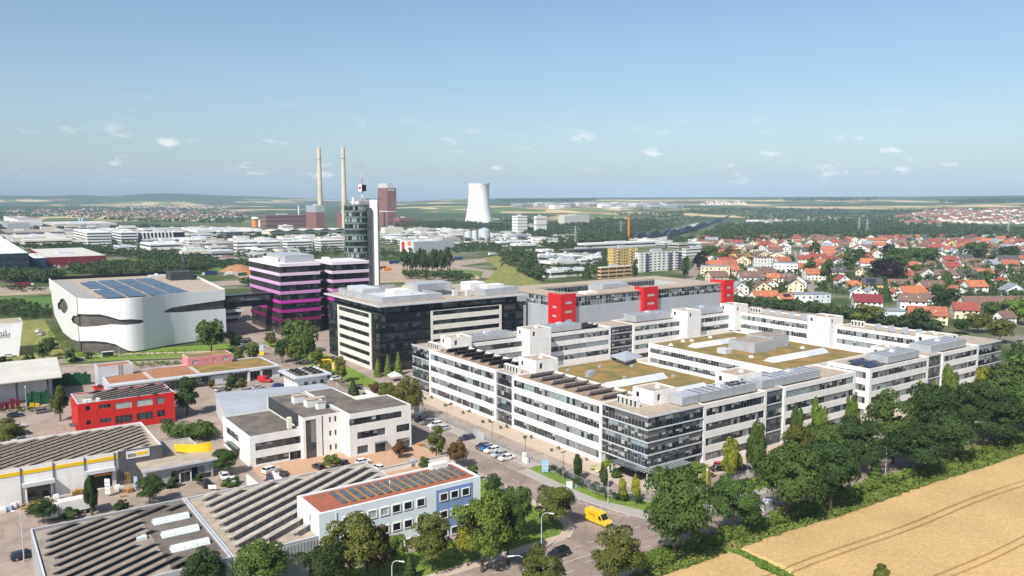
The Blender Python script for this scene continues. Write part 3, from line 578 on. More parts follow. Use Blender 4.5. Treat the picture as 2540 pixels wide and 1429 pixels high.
pv_rows(H2, 38, 76, 136, 166, 6.5, 31, 3.1, panel_mesh('pr', 2.0, 1.75, 13, 'pvglare', 'metal', .75), 2.0, skip=lambda x, y: x > 51.5 and y < 145.5, off=.6)  # beige panel colour stands in for sun and sky glare on the racks
mb = MB()
for i in range(26): mb.box(36.8 + i * .6, 37.2 + i * .6, 133.38, 133.5, .1, 6.4)
mb.build('cladding_rib', 'siding', H2)
# red sedum roof office
RRO = building('red_roof_office', 'pale blue three-storey office with red sedum roof, solar strips and a blue facade panel', 'office building', rect(52, 86.6, 133.2, 144.2), 11, 'lightblue', 'sedumred', par=.25, parth=.55, capm='pale',
    holes={3: [(6.2, 7.0, 8.0, 9.4, .8, 'plain')]})
part('facade_panel', 'blue', RRO, (76.1, 84.5, 133.08, 133.2, .6, 10.2))
fm = MB().box(-.95, .95, -.16, 0, 0, .12).box(-.95, .95, -.16, 0, 1.5, 1.66).box(-.95, -.78, -.16, 0, .12, 1.5).box(.78, .95, -.16, 0, .12, 1.5).mesh('frame', 'white')
gl = {m_: MB().box(-.78, .78, -.05, 0, .12, 1.5).mesh('pane', m_) for m_ in ('glass', 'glassblue', 'blindlight')}
for z in (7.75, 4.15, .35):
    for i, x in enumerate((57.4, 59.9, 62.4, 64.9, 67.4, 69.9, 72.7, 77.8, 80.3, 82.9)):
        yy = 133.08 if x > 76 else 133.2
        w_ = inst('window', fm, RRO, (x, yy, z)); inst('pane', gl['blindlight' if (z > 7 and i in (2, 3)) else ('glassblue' if i < 2 else 'glass')], w_, (x, yy, z))
        OFF[w_.name] = (x, yy, z)
for o in [q for q in RRO.children if q.name.startswith('window')]:
    for ch in o.children: ch.location = (0, 0, 0)
for i in range(15):
    for j in range(5): MB().slab((57.7 + i * 1.86, 136 + j * 1.32, 10.8), (58.75 + i * 1.86, 136 + j * 1.32, 10.95), (58.75 + i * 1.86, 137.26 + j * 1.32, 10.95), (57.7 + i * 1.86, 137.26 + j * 1.32, 10.8), .05).build('solar_panel', 'pvskygrey', RRO)  # panel grey has the reflected sky painted into its colour
mat('pvskygrey', (.12, .125, .13), .35, .25, .9, spec=.6); mat('sedumyellow', (.30, .24, .06), .95, .3, 1.2, col2=(.30, .11, .06))
for i in range(14): MB().box(58.8 + i * 1.86, 59.5 + i * 1.86, 135.9, 142.7, 10.74, 10.77).build('sedum_strip', 'sedumyellow', RRO)
part('roof_hatch', 'white', RRO, (80.5, 84.4, 142.4, 144, 10.7, 11.9)); MB().cyl(69.5, 140, 10.7, 11.6, .12, n=8).build('vent_pipe', 'white', RRO); part('downpipe', 'metallight', RRO, (55.2, 55.35, 133.05, 133.2, 0, 10.6))
# yellow-striped hall with the sign
STO = building('yellow_striped_hall', 'white hall with a yellow stripe, dark gable panel and sloping solar rows', 'hall', rect(-28, 40.2, 203.3, 228), 8.2, 'white', 'gravel', par=.35, capm='metallight',
    holes={0: [(39.8, 44.4, .05, 3.4, 4.6, 'dark'), (52.4, 57, .05, 3.7, 0, 'dark')]}, depth=.5, mull='black')
part('yellow_stripe', 'yellow', STO, (-28, 30.4, 203.2, 203.3, 6.55, 7.35))
part('gable_panel', 'metaldark', STO, (30.4, 40.25, 203.12, 203.3, 0, 8.25)); part('side_panel', 'metaldark', STO, (40.2, 40.3, 203.2, 228, 0, 8.2))
for x in (-3, 4.5, 10.7, 17, 23.3, 29.6): part('pilaster', 'metaldark', STO, (x, x + .18, 203.05, 203.22, 0, 8.2))
part('door_canopy', 'metallight', STO, (10.9, 17.2, 201.8, 203.2, 3.9, 4.7)); part('door_canopy', 'metallight', STO, (23.3, 29.6, 201.8, 203.2, 4.2, 5.0))
part('gate_frame', 'metallight', STO, (23.3, 24.2, 202.9, 203.25, 0, 4.2), (29, 29.8, 202.9, 203.25, 0, 4.2))
mb = MB()
for i, (m_, c_) in enumerate((('black', 0), ('redtower', 1), ('yellow', 2))): mb.box(25.2, 28.8, 203.0, 203.05, 3.9 - i * .22 - .22, 3.9 - i * .22, i)
mb.build('flag_banner', ['black', 'redtower', 'yellow'], STO)
pv_rows(STO, -27, 39.4, 204, 227.4, 7.85, 36, 2.25, panel_mesh('ps', 1.9, 1.05, 24, 'pvback', 'metaldark'), 1.9, skip=lambda x, y: x < 2)
sb = part('sign_board', 'white', STO, (32.2, 37.3, 203.0, 203.12, 6.1, 7.9)); part('sign_stripe', 'yellow', sb, (34.4, 36.9, 202.96, 203.0, 6.65, 7.35))
t_ = inst('lettering', text_mesh('sto', 1.5, 'black', .03), sb, (33.35, 202.96, 7.0)); t_.rotation_euler = (R(90), 0, 0)
for x in (-18, -10): part('roof_patch', 'gravel2', STO, (x, x + 3, 212, 216, 7.85, 7.9))
EN = building('entrance_pavilion', 'low flat-roofed entrance pavilion with a curved yellow sun shield', 'pavilion', [(35.6, 196.6), (50.2, 196.6), (50.2, 219), (40.4, 219), (40.4, 203.1), (35.6, 203.1)], 4.4, 'metal', 'gravel', par=.3, capm='metallight',
    holes={0: [(5, 14.2, .1, 3.3, 1.5, 'plain')]})
MB().prism([(34.2, 195.8), (51, 195.8), (51.4, 200), (51, 204), (34.2, 203)], 4.42, 4.85).build('roof_canopy', 'gravel', EN)
part('canopy_edge', 'metallight', EN, (34.1, 51.2, 195.6, 195.8, 4.35, 4.9)); part('door_frame', 'white', EN, (42.4, 42.6, 196.4, 196.62, 0, 2.7), (44.9, 45.1, 196.4, 196.62, 0, 2.7), (42.4, 45.1, 196.4, 196.62, 2.55, 2.7))
mb = MB(); n_ = 12
for i in range(n_):
    def yc(t): return (44.2 + 7.2 * t, 208.5 - 6.5 * t + 1.6 * (2 * t - 1) ** 2 - 1.6)
    a, b = yc(i / n_), yc((i + 1) / n_); za, zb = 6.3 + 1.0 * (i / n_), 6.3 + 1.0 * ((i + 1) / n_)
    mb.slab((*a, 4.5), (*b, 4.5), (*b, zb), (*a, za), .15)
mb.build('sun_shield', 'yellow', EN)
# red building
RB = building('red_building', 'bright red two-storey building with black roof strips on a grey flat roof', 'office building', rect(28.4, 54.5, 254.3, 269.6), 9.2, 'red', 'gravel2', par=.35, capm='metallight', parth=.45,
    holes={0: [(2.0, 3.2, 6.9, 8.3, 1.2, 'dark'), (5.5, 8.6, 6.9, 8.1, 1.0, 'plain'), (9.6, 14.3, 6.1, 8.0, 4.7, 'blindw'), (15.4, 20.0, 6.0, 8.0, 4.6, 'blindw'), (21, 23.3, 6.0, 8.0, 2.3, 'greyw'),
               (2.0, 3.2, 2.7, 4.1, 1.2, 'dark'), (5.5, 8.6, 2.7, 4.0, 1.0, 'plain'), (9.6, 14.2, 1.8, 4.1, 1.15, 'dark'), (15.3, 19.9, 1.9, 4.1, 1.15, 'dark'), (21, 23.3, 2.1, 4.1, 1.15, 'dark')],
           3: [(3, 4.4, 6.8, 8.0, 1.4, 'plain'), (8, 9.6, 6.8, 8.0, 1.6, 'plain'), (3, 4.4, 2.8, 4.0, 1.4, 'plain')]}) if PANE.update(blindw=['blindlight'], greyw=['blind']) is None else None
pv_rows(RB, 32.5, 54.6, 254.0, 269.8, 8.85, 27, 2.35, panel_mesh('pb', 1.9, 1.5, 10, 'pvdark', 'metaldark', .3), 1.9, skip=lambda x, y: x < 34.5 and y < 258)
for x in (30, 31.2, 33.4): part('air_conditioner', 'white', RB, (x, x + .95, 255.2, 256.1, 8.85, 9.9))
part('entrance_canopy', 'glassgrey', RB, (26.4, 28.4, 255.5, 259, 2.6, 2.75)); part('ground_door', 'glassgrey', RB, (50, 53.5, 254.2, 254.3, .1, 1.2))
# white office with the stepped flat roofs
WO = building('stepped_white_office', 'white office with stepped dark flat roofs and slate-grey windows beside the parked cars', 'office building', rect(59.6, 73, 197.7, 221.2), 8.1, 'white', 'bitumen', par=.35, capm='metallight',
    holes={0: [(1.4, 13.2, 4.15, 6.1, 1.45, 'slate', .08), (1.4, 10.0, .55, 2.3, 1.45, 'slate', .08), (10.2, 13.2, .05, 2.3, 1.0, 'dark', .08)], 3: [(3.0, 14, 4.15, 6.1, 1.4, 'slate', .08), (3.0, 14, .6, 2.3, 1.4, 'slate', .08)]}) if PANE.update(slate=['glassgrey', 'glassgrey', 'metaldark', 'glass']) is None else None
building('t', None, None, [(73, 196.3), (83.4, 196.3), (83.4, 224), (73, 224)], 11.2, 'white', 'bitumen', root=WO, par=.25, capm='charcoal', wname='stair_block', rname='stair_roof',
    holes={0: [(.7, 3.6, .05, 10.3, 1.45, 'slate', .08), (5.1, 5.5, .1, 10.8, .4, 'dark')] + [(a, a + .6, z, z + 1.5, .6, 'dark') for a in (7.1, 8.6) for z in (8.7, 5.0, 1.2)], 3: [(9, 23, 8.5, 10.8, 1.8, 'dark')]})
building('t', None, None, [(83.4, 190.6), (101.4, 190.6), (101.4, 204.5), (92, 204.5), (92, 222), (83.4, 222)], 11.7, 'white', 'bitumen', root=WO, par=.25, capm='metallight', wname='east_block', rname='east_roof',
    holes={0: [(.0, 15.2, 8.55, 10.3, 1.25, 'slate', .08), (2.1, 10.2, 4.6, 6.5, 1.15, 'slate', .08), (13.5, 17.5, 4.5, 6.5, 1.0, 'slate', .08), (2.0, 5.1, .6, 2.7, 1.0, 'slate', .08), (7.1, 10.1, .05, 2.65, 1.0, 'dark', .08), (13.4, 17.6, .1, 2.6, 1.05, 'slate', .08)], 3: []})
part('roof_terrace', 'cream', WO, (92.1, 99, 204.6, 212, 0, 10.6), (92.1, 92.4, 204.6, 214, 10.6, 11.6), (98.7, 99, 204.6, 214, 10.6, 11.6)); part('slate_screen', 'charcoal', WO, (72.7, 73, 199.5, 222.5, 8.1, 11.3))
part('chimney', 'cream', WO, (70.2, 71.2, 199.5, 200.6, 7.8, 10.8))
for i, (x, y, s_) in enumerate(((78, 213, 1.5), (79.5, 207, 1.7), (80.5, 203, 1.1))): u = part('roof_unit', 'pale', WO, (x - s_, x + s_, y - s_ * .8, y + s_ * .8, 11, 12.5 + .3 * s_)); part('unit_lid', 'gravel', u, (x - s_ - .15, x + s_ + .15, y - s_ * .8 - .1, y + s_ * .8 + .1, 12.5 + .3 * s_, 12.65 + .3 * s_))
part('unit_frame', 'mull', WO, *[(x, x + .12, y, y + .12, 11, 14) for x in (80, 82) for y in (203, 205)], (80, 82.1, 203, 205.1, 13.9, 14))
part('entrance_canopy', 'glassgreen', WO, (90.3, 93.8, 189.4, 190.6, 2.75, 2.85)); part('side_canopy', 'glassgreen', WO, (57.6, 59.6, 206, 214, 2.9, 3.0))
RW = thing('ramp_wall', 'white garage ramp wall with dark opening beside the parked white cars', 'wall', (57, 178, 0)); MB().box(55, 61.5, 176.4, 176.8, 0, 2.6).box(55, 55.4, 176.8, 186, 0, 2.6).box(61.2, 61.5, 176.8, 186, 0, 2.2).build('wall', 'white', RW); part('opening', 'black', RW, (56.4, 60.4, 176.32, 176.42, 0, 2.0))
LW = thing('low_wall', 'low white retaining wall in front of the paved forecourt', 'wall', (94, 175.5, 0)); MB().box(84, 104, 174.8, 175.3, 0, 1.3).build('wall', 'white', LW); MB().box(83.9, 104.1, 174.7, 175.4, 1.3, 1.42).build('coping', 'concrete', LW)
# grey metal hall and white cube
GH = thing('metal_roof_hall', 'long hall with a smooth pale grey pitched metal roof behind the white office', 'hall', (82, 243, 0))
MB().prism([(63.5, 231), (98.5, 229.6), (99.4, 251.5), (67.5, 257.6)], 0, 5.6).build('wall', 'metallight', GH)
MB().add([(63, 230, 5.7), (99.2, 229, 5.7), (100.2, 251.3, 6.3), (67.2, 258, 6.3), (65.3, 243.5, 6.9), (99.8, 240.5, 6.9), (63, 230, 5.5), (99.2, 229, 5.5), (100.2, 251.3, 6.1), (67.2, 258, 6.1)],
         [(0, 1, 5, 4), (4, 5, 2, 3), (6, 7, 1, 0), (8, 9, 3, 2), (9, 6, 0, 4), (9, 4, 3), (7, 8, 2), (7, 2, 5), (7, 5, 1)]).build('roof', mat('paleroof', (.36, .39, .43), .75, .07, .15, spec=.15, streak=.1), GH)
for i in range(6): part('window', 'glass', GH, (66 + i * 5, 69.5 + i * 5, 229.4 + .0, 230.2, 4.1, 4.9))
WC = building('white_cube_house', 'small white cube building with wide flat eaves and dark roof panels', 'building', rect(91.9, 102.4, 251.6, 263.8), 8.9, 'white', None, par=.2, holes={0: [(2.4, 3.8, 6.0, 7.5, 1.4, 'plain'), (5.2, 6.7, 6.0, 7.5, 1.5, 'plain'), (8.0, 9.3, 6.0, 7.5, 1.3, 'plain')], 3: [(2, 2.8, 6, 7.4, .8, 'plain'), (5, 5.8, 6, 7.4, .8, 'plain'), (8, 8.8, 6, 7.4, .8, 'plain')]})
part('eaves', 'metallight', WC, (90.4, 103.6, 250.2, 265.3, 8.95, 9.4)); part('roof', 'bitumen', WC, (92.3, 101.9, 252, 263.6, 9.4, 9.45)); part('roof_rail', 'metallight', WC, (96.8, 97.1, 252, 263.6, 9.4, 9.7))
for x in (93.2, 95, 98, 100):
    for y in (253.2, 256.2, 259.2, 262): MB().slab((x, y + .8, 9.5), (x, y - .4, 10.1), (x + 1.5, y - .4, 10.1), (x + 1.5, y + .8, 9.5), .06).build('solar_panel', 'pvback', WC)
# long low showroom
SR = building('long_showroom', 'long low building with flat brown and green planted roofs and dark shop windows', 'showroom', [(42.8, 298.3), (101.6, 296.4), (101.2, 317), (64, 319), (43, 312)], 4.7, 'metallight', 'sedumbrown', par=.3, parth=.7, capm='metallight',
    holes={0: [(2, 9, .3, 3.3, 1.5, 'dark'), (10.5, 24.5, .3, 3.3, 1.5, 'plain'), (42, 56, .3, 3.4, 1.4, 'dark')]})
MB().prism([(73, 298.4), (100.6, 297.6), (100.2, 316), (73, 318)], 4.35, 4.46).build('green_roof', 'sedum', SR)
for x in (57, 73): part('roof_divider', 'concrete', SR, (x - .6, x + .6, 298.6, 312.5, 4.4, 4.75))
part('fascia', 'metallight', SR, (42.5, 102.3, 295.2, 295.5, 4.2, 4.75)); MB().prism([(42.5, 295.5), (102.3, 295.5), (101.8, 296.4), (42.8, 298.3)], 4.4, 4.6).build('roof_overhang', 'metallight', SR)
bp = part('sign_panel', 'charcoal', SR, (68.6, 75.4, 296.4, 296.9, .2, 3.9))
mb = MB()
for q in range(20):
    a0, a1 = 2 * math.pi * q / 20, 2 * math.pi * (q + 1) / 20; r0, r1 = .62, .75
    mb.add([(72 + 1.25 * r0 * math.cos(a0), 296.36, 2.9 + r0 * math.sin(a0)), (72 + 1.25 * r1 * math.cos(a0), 296.36, 2.9 + r1 * math.sin(a0)), (72 + 1.25 * r1 * math.cos(a1), 296.36, 2.9 + r1 * math.sin(a1)), (72 + 1.25 * r0 * math.cos(a1), 296.36, 2.9 + r0 * math.sin(a1))], [(0, 1, 2, 3)])
mb.build('emblem', 'pale', bp)
for s_, sz, z in (('bud', .75, 2.9), ('BRANDHERD', .62, 1.6)): t_ = inst('lettering', text_mesh(s_, sz, 'pale', .02), bp, (72, 296.34, z)); t_.rotation_euler = (R(90), 0, 0)
part('shop_panel', 'metallight', SR, (76.2, 83.6, 296.0, 296.8, .3, 3.6)); part('entrance_portal', 'metallight', SR, (89.4, 90, 295, 296.8, 0, 4.2), (94, 94.6, 295, 296.8, 0, 4.2), (89.4, 94.6, 295, 296.8, 3.8, 4.3))
building('t', None, None, rect(72.6, 89, 313.6, 322.5), 7.9, 'pinkwall', 'sedum', root=SR, par=.25, capm='cream', wname='pink_block', rname='pink_roof', holes={0: [(1.5, 3.6, 5.2, 6.6, 2.1, 'blindw'), (6, 6.8, 5.6, 6.6, .8, 'blindw'), (9.2, 10.2, 4.8, 6.8, 1, 'blindw'), (12.8, 15.3, 5.2, 6.8, 2.5, 'blindw')]})
building('t', None, None, rect(42, 53.4, 313.2, 321), 8.1, 'metallight', 'sedumbrown', root=SR, par=.4, capm='metallight', wname='grey_block', rname='block_roof', holes={3: [(5, 6.3, 1, 3.4, 1.3, 'dark')]}); part('ladder', 'metal', SR, (48.6, 48.7, 312.9, 313.1, 4.5, 9), (49.4, 49.5, 312.9, 313.1, 4.5, 9))
# warehouse with the light roof, left edge
WH = thing('light_roof_warehouse', 'open-sided warehouse with a sloping off-white roof at the left edge', 'warehouse', (0, 320, 0))
MB().slab((-60, 304.2, 7.6), (29.9, 304.2, 7.6), (32, 338.5, 8.6), (-60, 338.5, 8.6), .35).build('roof', mat('offwhite', (.56, .53, .475), .7, .07, .12), WH)
MB().box(-58, 27.5, 311, 337, 0, 7.5).build('wall', 'whitecool', WH); part('lower_wall', 'charcoal', WH, (-58, 27.5, 310.8, 311, 6.3, 7.6)); part('gable_wall', 'charcoal', WH, (27.5, 27.7, 310, 337, 0, 7.7))
for x in (-20, -8, 4, 16.5, 25.4): part('column', 'charcoal', WH, (x, x + .6, 304.8, 305.4, 0, 7.6), (x + .1, x + .5, 305.4, 311, 7, 7.5))
# leaning white hall at the left edge
LH = thing('lettered_hall', 'pale grey hall with leaning front wall and dark lettering at the left edge', 'hall', (0, 425, 0))
MB().add([(-40, 403, 0), (23.8, 402.2, 0), (24.4, 425, 0), (-40, 425, 0), (-40, 405.5, 14), (26.2, 406.2, 14), (26.6, 424, 14), (-40, 424, 14)], [(4, 5, 6, 7), (0, 1, 5, 4), (1, 2, 6, 5), (2, 3, 7, 6), (3, 0, 4, 7)]).build('wall', 'pale', LH); MB().box(-40, 26, 407, 423.5, 14, 14.1).build('roof', 'gravel', LH)
t_ = inst('lettering', text_mesh('arrend', 3.4, 'charcoal', .05), LH, (15.5, 404.2, 10.3)); t_.rotation_euler = (R(78), 0, R(.5))
# ------------------------------------------------------------------ black office block
BK = thing('black_office_block', 'black glass office block with cream facade bands and an overhanging roof', 'office building', (170, 305, 0))
PANE['black'] = ['black'] * 4 + ['glass'] * 4 + ['glassgrey']
mb = MB().box(136.2, 204.8, 280.2, 331, 0, 22.6, 0).box(138.4, 203, 282.4, 329, 22.6, 26, 0)
for k in range(6): mb.box(136, 205, 280, 331.2, k * 3.85 + 3.5, k * 3.85 + 3.68, 1)
mb.build('wall', ['black', 'charcoal'], BK); part('roof_slab', 'metallight', BK, (134.8, 206.2, 278.6, 332.6, 26, 26.6)); part('roof', 'gravel', BK, (135.5, 205.5, 279.4, 331.8, 26.6, 26.66))
for k in range(6):
    z0_ = k * 3.85 + .25 if k else .4
    for a, b in ((0, 10.6), (43.5, 50.6)): panes(BK, (136.2, 331), Vector((0, -1)), Vector((-1, 0)), (a + .2, b - .2, z0_ + .3, k * 3.85 + 3.4), 1.6, 'black', depth=0, gap=.12)
    for a, b in ((0, 22), (58, 68.6)): panes(BK, (136.2, 280.2), Vector((1, 0)), Vector((0, -1)), (a + .2, b - .2, z0_ + .3, k * 3.85 + 3.4), 1.9, 'black', depth=0, gap=.12)
panes(BK, (138.4, 282.4), Vector((1, 0)), Vector((0, -1)), (.3, 64, 23, 25.8), 1.9, 'black', depth=0, gap=.12); panes(BK, (138.4, 329), Vector((0, -1)), Vector((-1, 0)), (.3, 46, 23, 25.8), 1.9, 'black', depth=0, gap=.12)
mb = MB(); hs = [(1.3, 31.2, k * 3.85 + 1.3, k * 3.85 + 3.1) for k in range(6)]
d, nr = wall(mb, (135.8, 320.6), (135.8, 288), 0, 22.7, hs, depth=.35); mb.box(135.8, 136.2, 288, 288.02, 0, 22.7).box(135.8, 136.2, 320.58, 320.6, 0, 22.7).box(135.8, 136.3, 288, 320.6, 22.7, 22.75)
mb.build('cream_facade', [mat('creamwhite', (.74, .70, .62), .7, .05, .3), 'creamwhite', 'black'], BK)
for h in hs: panes(BK, (135.8, 320.6), d, nr, h, 2.0, 'black', depth=.35, gap=.1)
mb = MB(); hs = [(.9, 33.5, k * 3.85 + 1.5, k * 3.85 + 3.3) for k in range(1, 6)]
d, nr = wall(mb, (158.5, 279.8), (193, 279.8), 4, 22.7, hs, depth=.35); mb.box(158.5, 193, 279.8, 280.2, 22.7, 22.75).box(158.5, 158.52, 279.8, 280.2, 4, 22.7)
mb.build('cream_facade', ['creamwhite', 'creamwhite', 'black'], BK)
for h in hs: panes(BK, (158.5, 279.8), d, nr, h, 2.2, 'black', depth=.35, gap=.1)
part('roof_screen', 'metal', BK, (139, 139.3, 284, 326, 26.7, 29.2), (139, 166, 283.7, 284, 26.7, 29.2), (165.7, 166, 284, 300, 26.7, 29.2), (139, 166, 326, 326.3, 26.7, 29.2))
part('plant_housing', 'metallight', BK, (142, 163, 288, 305, 26.7, 28.6)); part('plant_housing', 'metal', BK, (186, 203.5, 282, 290, 26.7, 29.6)); part('stair_head', 'white', BK, (148, 156, 292, 299, 28.6, 30.6)); part('stair_head', 'white', BK, (190, 198, 300, 308, 26.7, 30.5))
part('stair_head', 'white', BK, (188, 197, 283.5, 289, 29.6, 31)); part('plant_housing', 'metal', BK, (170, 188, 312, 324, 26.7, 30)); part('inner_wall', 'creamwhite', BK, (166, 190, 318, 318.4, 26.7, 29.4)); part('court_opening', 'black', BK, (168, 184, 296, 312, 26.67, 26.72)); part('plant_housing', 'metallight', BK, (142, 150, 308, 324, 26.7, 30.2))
for x, y in ((146, 312), (160, 296), (176, 290), (180, 286)): part('vent_box', 'metallight', BK, (x - 1, x + 1, y - .8, y + .8, 26.7, 29.4))
# ------------------------------------------------------------------ purple banded tower pair
PU = thing('purple_banded_tower', 'office tower pair with window storeys between bands shading from pale pink to purple', 'office building', (158, 408, 0))
pcols = [(.16, .012, .075), (.33, .028, .22), (.46, .05, .34), (.56, .25, .51), (.64, .41, .61), (.70, .55, .68), (.75, .67, .74)]
zt = [8.2, 12.8, 17.4, 22.0, 26.6, 31.2, 35.8]
def banded(x0, x1, y0, y1):
    part('core', 'brownglass', PU, (x0 + .5, x1 - .5, y0 + .5, y1 - .5, 0, 35.4))
    for i, z in enumerate(zt):
        nm = 'purple%d' % i; mat(nm, pcols[i], .5, .04, .4); part('purple_band', nm, PU, (x0, x1, y0, y1, z - 1.5, z))
        zl = (zt[i - 1] if i else 3.2)
        panes(PU, (x0 + .5, y0 + .5), Vector((1, 0)), Vector((0, -1)), (.2, x1 - x0 - 1.2, zl, z - 1.52), 1.55, 'dark', depth=0, gap=.14)
        panes(PU, (x0 + .5, y1 - .5), Vector((0, -1)), Vector((-1, 0)), (.2, y1 - y0 - 1.2, zl, z - 1.52), 3.0 if x0 < 140 else 2.5, 'fins', depth=0, gap=.2)
    part('roof', 'gravel2', PU, (x0 + .4, x1 - .4, y0 + .4, y1 - .4, 35.5, 35.62))
mat('darkfin', (.045, .04, .037), .4, .2, 1.2); PANE['fins'] = ['darkfin'] * 6 + ['black']
banded(134.5, 155.6, 388, 436); banded(160.5, 181, 384.5, 408)
part('link_core', 'black', PU, (155, 161, 394, 432, 0, 34)); part('plant_housing', 'metal', PU, (139, 154, 392, 420, 35.6, 39.5)); part('brown_roof', 'sedumbrown', PU, (163, 178, 388, 406, 35.62, 35.7)); part('stair_head', 'white', PU, (163, 166, 400, 404, 35.6, 37.2))
for i in range(6): part('cooling_unit', 'white', PU, (136, 138.4, 400 + i * 3, 402.2 + i * 3, 35.6, 38))
for z in zt[:6]: part('link_lamp', 'pale', PU, (157, 159.5, 393.8, 394, z - .8, z - .2))
# ------------------------------------------------------------------ white hall with dark drop-shaped openings
def drop_hall():
    root = thing('white_panelled_hall', 'white panelled hall with rounded corner, dark drop-shaped openings and rooftop solar fields', 'hall', (80, 440, 0))
    key = [(46.4, 507), (46.3, 480), (46.3, 440), (46.3, 400), (46.6, 396.5), (48, 393), (51, 389.6), (55, 386.6), (60, 383.6), (65, 382.0), (70, 383.0), (75, 385.6), (82, 389.0), (90, 391.8), (98, 393.6), (106, 395), (110, 395.6), (113.5, 436), (116.7, 474.7), (116, 503)]
    pts = []; s_ = [0]
    for i in range(len(key) - 1):
        a, b = key[i], key[i + 1]; n_ = max(2, int(math.hypot(b[0] - a[0], b[1] - a[1]) / .55))
        p0, p3 = key[max(0, i - 1)], key[min(len(key) - 1, i + 2)]
        for k in range(n_):
            t = k / n_
            cr = lambda q: .5 * ((2 * a[q]) + (b[q] - p0[q]) * t + (2 * p0[q] - 5 * a[q] + 4 * b[q] - p3[q]) * t * t + (3 * a[q] - p0[q] - 3 * b[q] + p3[q]) * t ** 3)
            sharp = i in (0, 1, 2, 15, 16, 17, 18)
            pts.append((a[0] + (b[0] - a[0]) * t, a[1] + (b[1] - a[1]) * t) if sharp else (cr(0), cr(1)))
    pts.append(key[-1])
    for a, b in zip(pts, pts[1:]): s_.append(s_[-1] + math.hypot(b[0] - a[0], b[1] - a[1]))
    def solve(q):                                   # photo pixel (8th crop) on the wall -> (s, z)
        px, py = 100 + q[0] / 4.228, 650 + q[1] / 4.228; best = None
        for i, p in enumerate(pts):
            lo, hi = -5, 40
            for _ in range(22):
                m_ = (lo + hi) / 2
                if PX(*p, m_)[1] > py: lo = m_
                else: hi = m_
            e_ = abs(PX(*p, lo)[0] - px)
            if best is None or e_ < best[0]: best = (e_, s_[i], lo)
        return best[1:]
    T = lambda l: sorted(solve(q) for q in l)
    lo1 = T([(110, 300), (125, 420), (150, 560), (190, 640), (240, 740), (330, 812), (400, 832), (470, 829), (560, 828), (680, 838), (780, 862), (860, 905), (930, 930), (1000, 938), (1150, 930), (1300, 915), (1450, 890), (1560, 868), (1650, 830), (1760, 760), (1930, 700)])
    p1t = T([(325, 600), (345, 562), (375, 565), (395, 545), (420, 545), (620, 548), (720, 572), (840, 605), (950, 600), (1060, 606), (1085, 625)]); p1b = T([(325, 602), (345, 640), (375, 650), (395, 672), (420, 680), (600, 672), (740, 652), (900, 660), (1040, 645), (1085, 626)])
    p2t = T([(1290, 518), (1380, 480), (1580, 465), (1660, 430), (1800, 400), (1935, 393)]); p2b = T([(1291, 522), (1320, 531), (1500, 525), (1650, 500), (1800, 495), (1935, 485)])
    p3t = T([(182, 460), (186, 425), (200, 420), (212, 390), (240, 382), (270, 420), (288, 470)]); p3b = T([(182, 461), (190, 495), (215, 500), (235, 530), (260, 538), (280, 510), (288, 472)])
    f = lambda tab, x: lerp_tab(tab, x)
    white = MB(); ztop = 24.2
    for i in range(len(pts) - 1):
        a, b = pts[i], pts[i + 1]; q0, q1 = s_[i], s_[i + 1]; cuts = []
        zb = (max(.6, f(lo1, q0)), max(.6, f(lo1, q1))) if q0 < lo1[-1][0] + 60 else (2, 2)
        for t_, b_ in ((p1t, p1b), (p2t, p2b), (p3t, p3b)):
            if t_[0][0] <= q0 and q1 <= t_[-1][0] + .3: cuts.append(((f(b_, q0), f(b_, q1)), (f(t_, q0), f(t_, q1))))
        cuts.sort(); lo_ = zb
        for c0, c1 in cuts + [((ztop, ztop), None)]:
            if c0[0] > lo_[0] + .02 or c0[1] > lo_[1] + .02: white.quad((*a, lo_[0]), (*b, lo_[1]), (*b, c0[1]), (*a, c0[0]))
            if c1: lo_ = c1
    for i in range(len(pts) - 1):
        a, b = pts[i], pts[i + 1]; white.quad((*a, ztop), (*b, ztop), (b[0] + .3, b[1] + .5, ztop), (a[0] + .3, a[1] + .5, ztop))
    white.build('panel_skin', 'panelskin', root, smooth=False)
    ins = inset(list(pts) + [(116, 508)], .0); ring = [(p[0] + (.7 if q < len(pts) * .62 else -.5), p[1] + (.8 if 46.2 < p[0] and p[1] < 400 else 0)) for q, p in enumerate(pts)]
    MB().prism(ring, .0, 23.2, 0, top=1).build('inner_wall', [mat('bronze', (.13, .115, .105), .35, .2, .35, spec=.5), 'gravel'], root)
    # roof
    part('roof', 'gravel', root, (50, 110, 400, 500, 23.25, 23.45)); MB().prism([(47.3, 400), (50.5, 392.5), (55, 391), (55, 500), (47.3, 500)], 23.3, 23.55).build('roof_terrace', mat('terr', (.33, .31, .29), .9, .1, .5), root)
    part('rear_screen', 'black', root, (46.5, 116, 507.5, 508, 20, 24.8), (110.5, 117, 474, 508, 23, 24.6)); part('stair_head', 'charcoal', root, (100, 112, 462, 474, 23.4, 28)); part('skylight_box', 'metallight', root, (95, 104, 490, 496, 23.4, 24.3)); MB().cyl(99, 493, 24.3, 25.2, 1.4, .8, 12).build('roof_dome', 'skylight', root)
    for i in range(4):
        for j in range(2):
            x0, y0 = 57.4 + i * 9.4, 394 + j * 45
            fld = MB()
            for r_ in range(7):
                for c_ in range(2):
                    yy = y0 + r_ * 5.9; xx = x0 + c_ * 4.1
                    if (i, r_, c_) in ((0, 2, 0), (2, 3, 0), (0, 6, 0)): continue
                    MB().slab((xx, yy, 23.6), (xx + 4.03, yy, 23.6), (xx + 4.03, yy + 5.8, 23.9), (xx, yy + 5.8, 23.9), .06).build('solar_panel', 'pv', root)
    part('walkway', 'concrete', root, (56, 96, 435.5, 438.8, 23.45, 23.56)); part('plinth', 'charcoal', root, (48, 52, 397, 399, 0, 3))
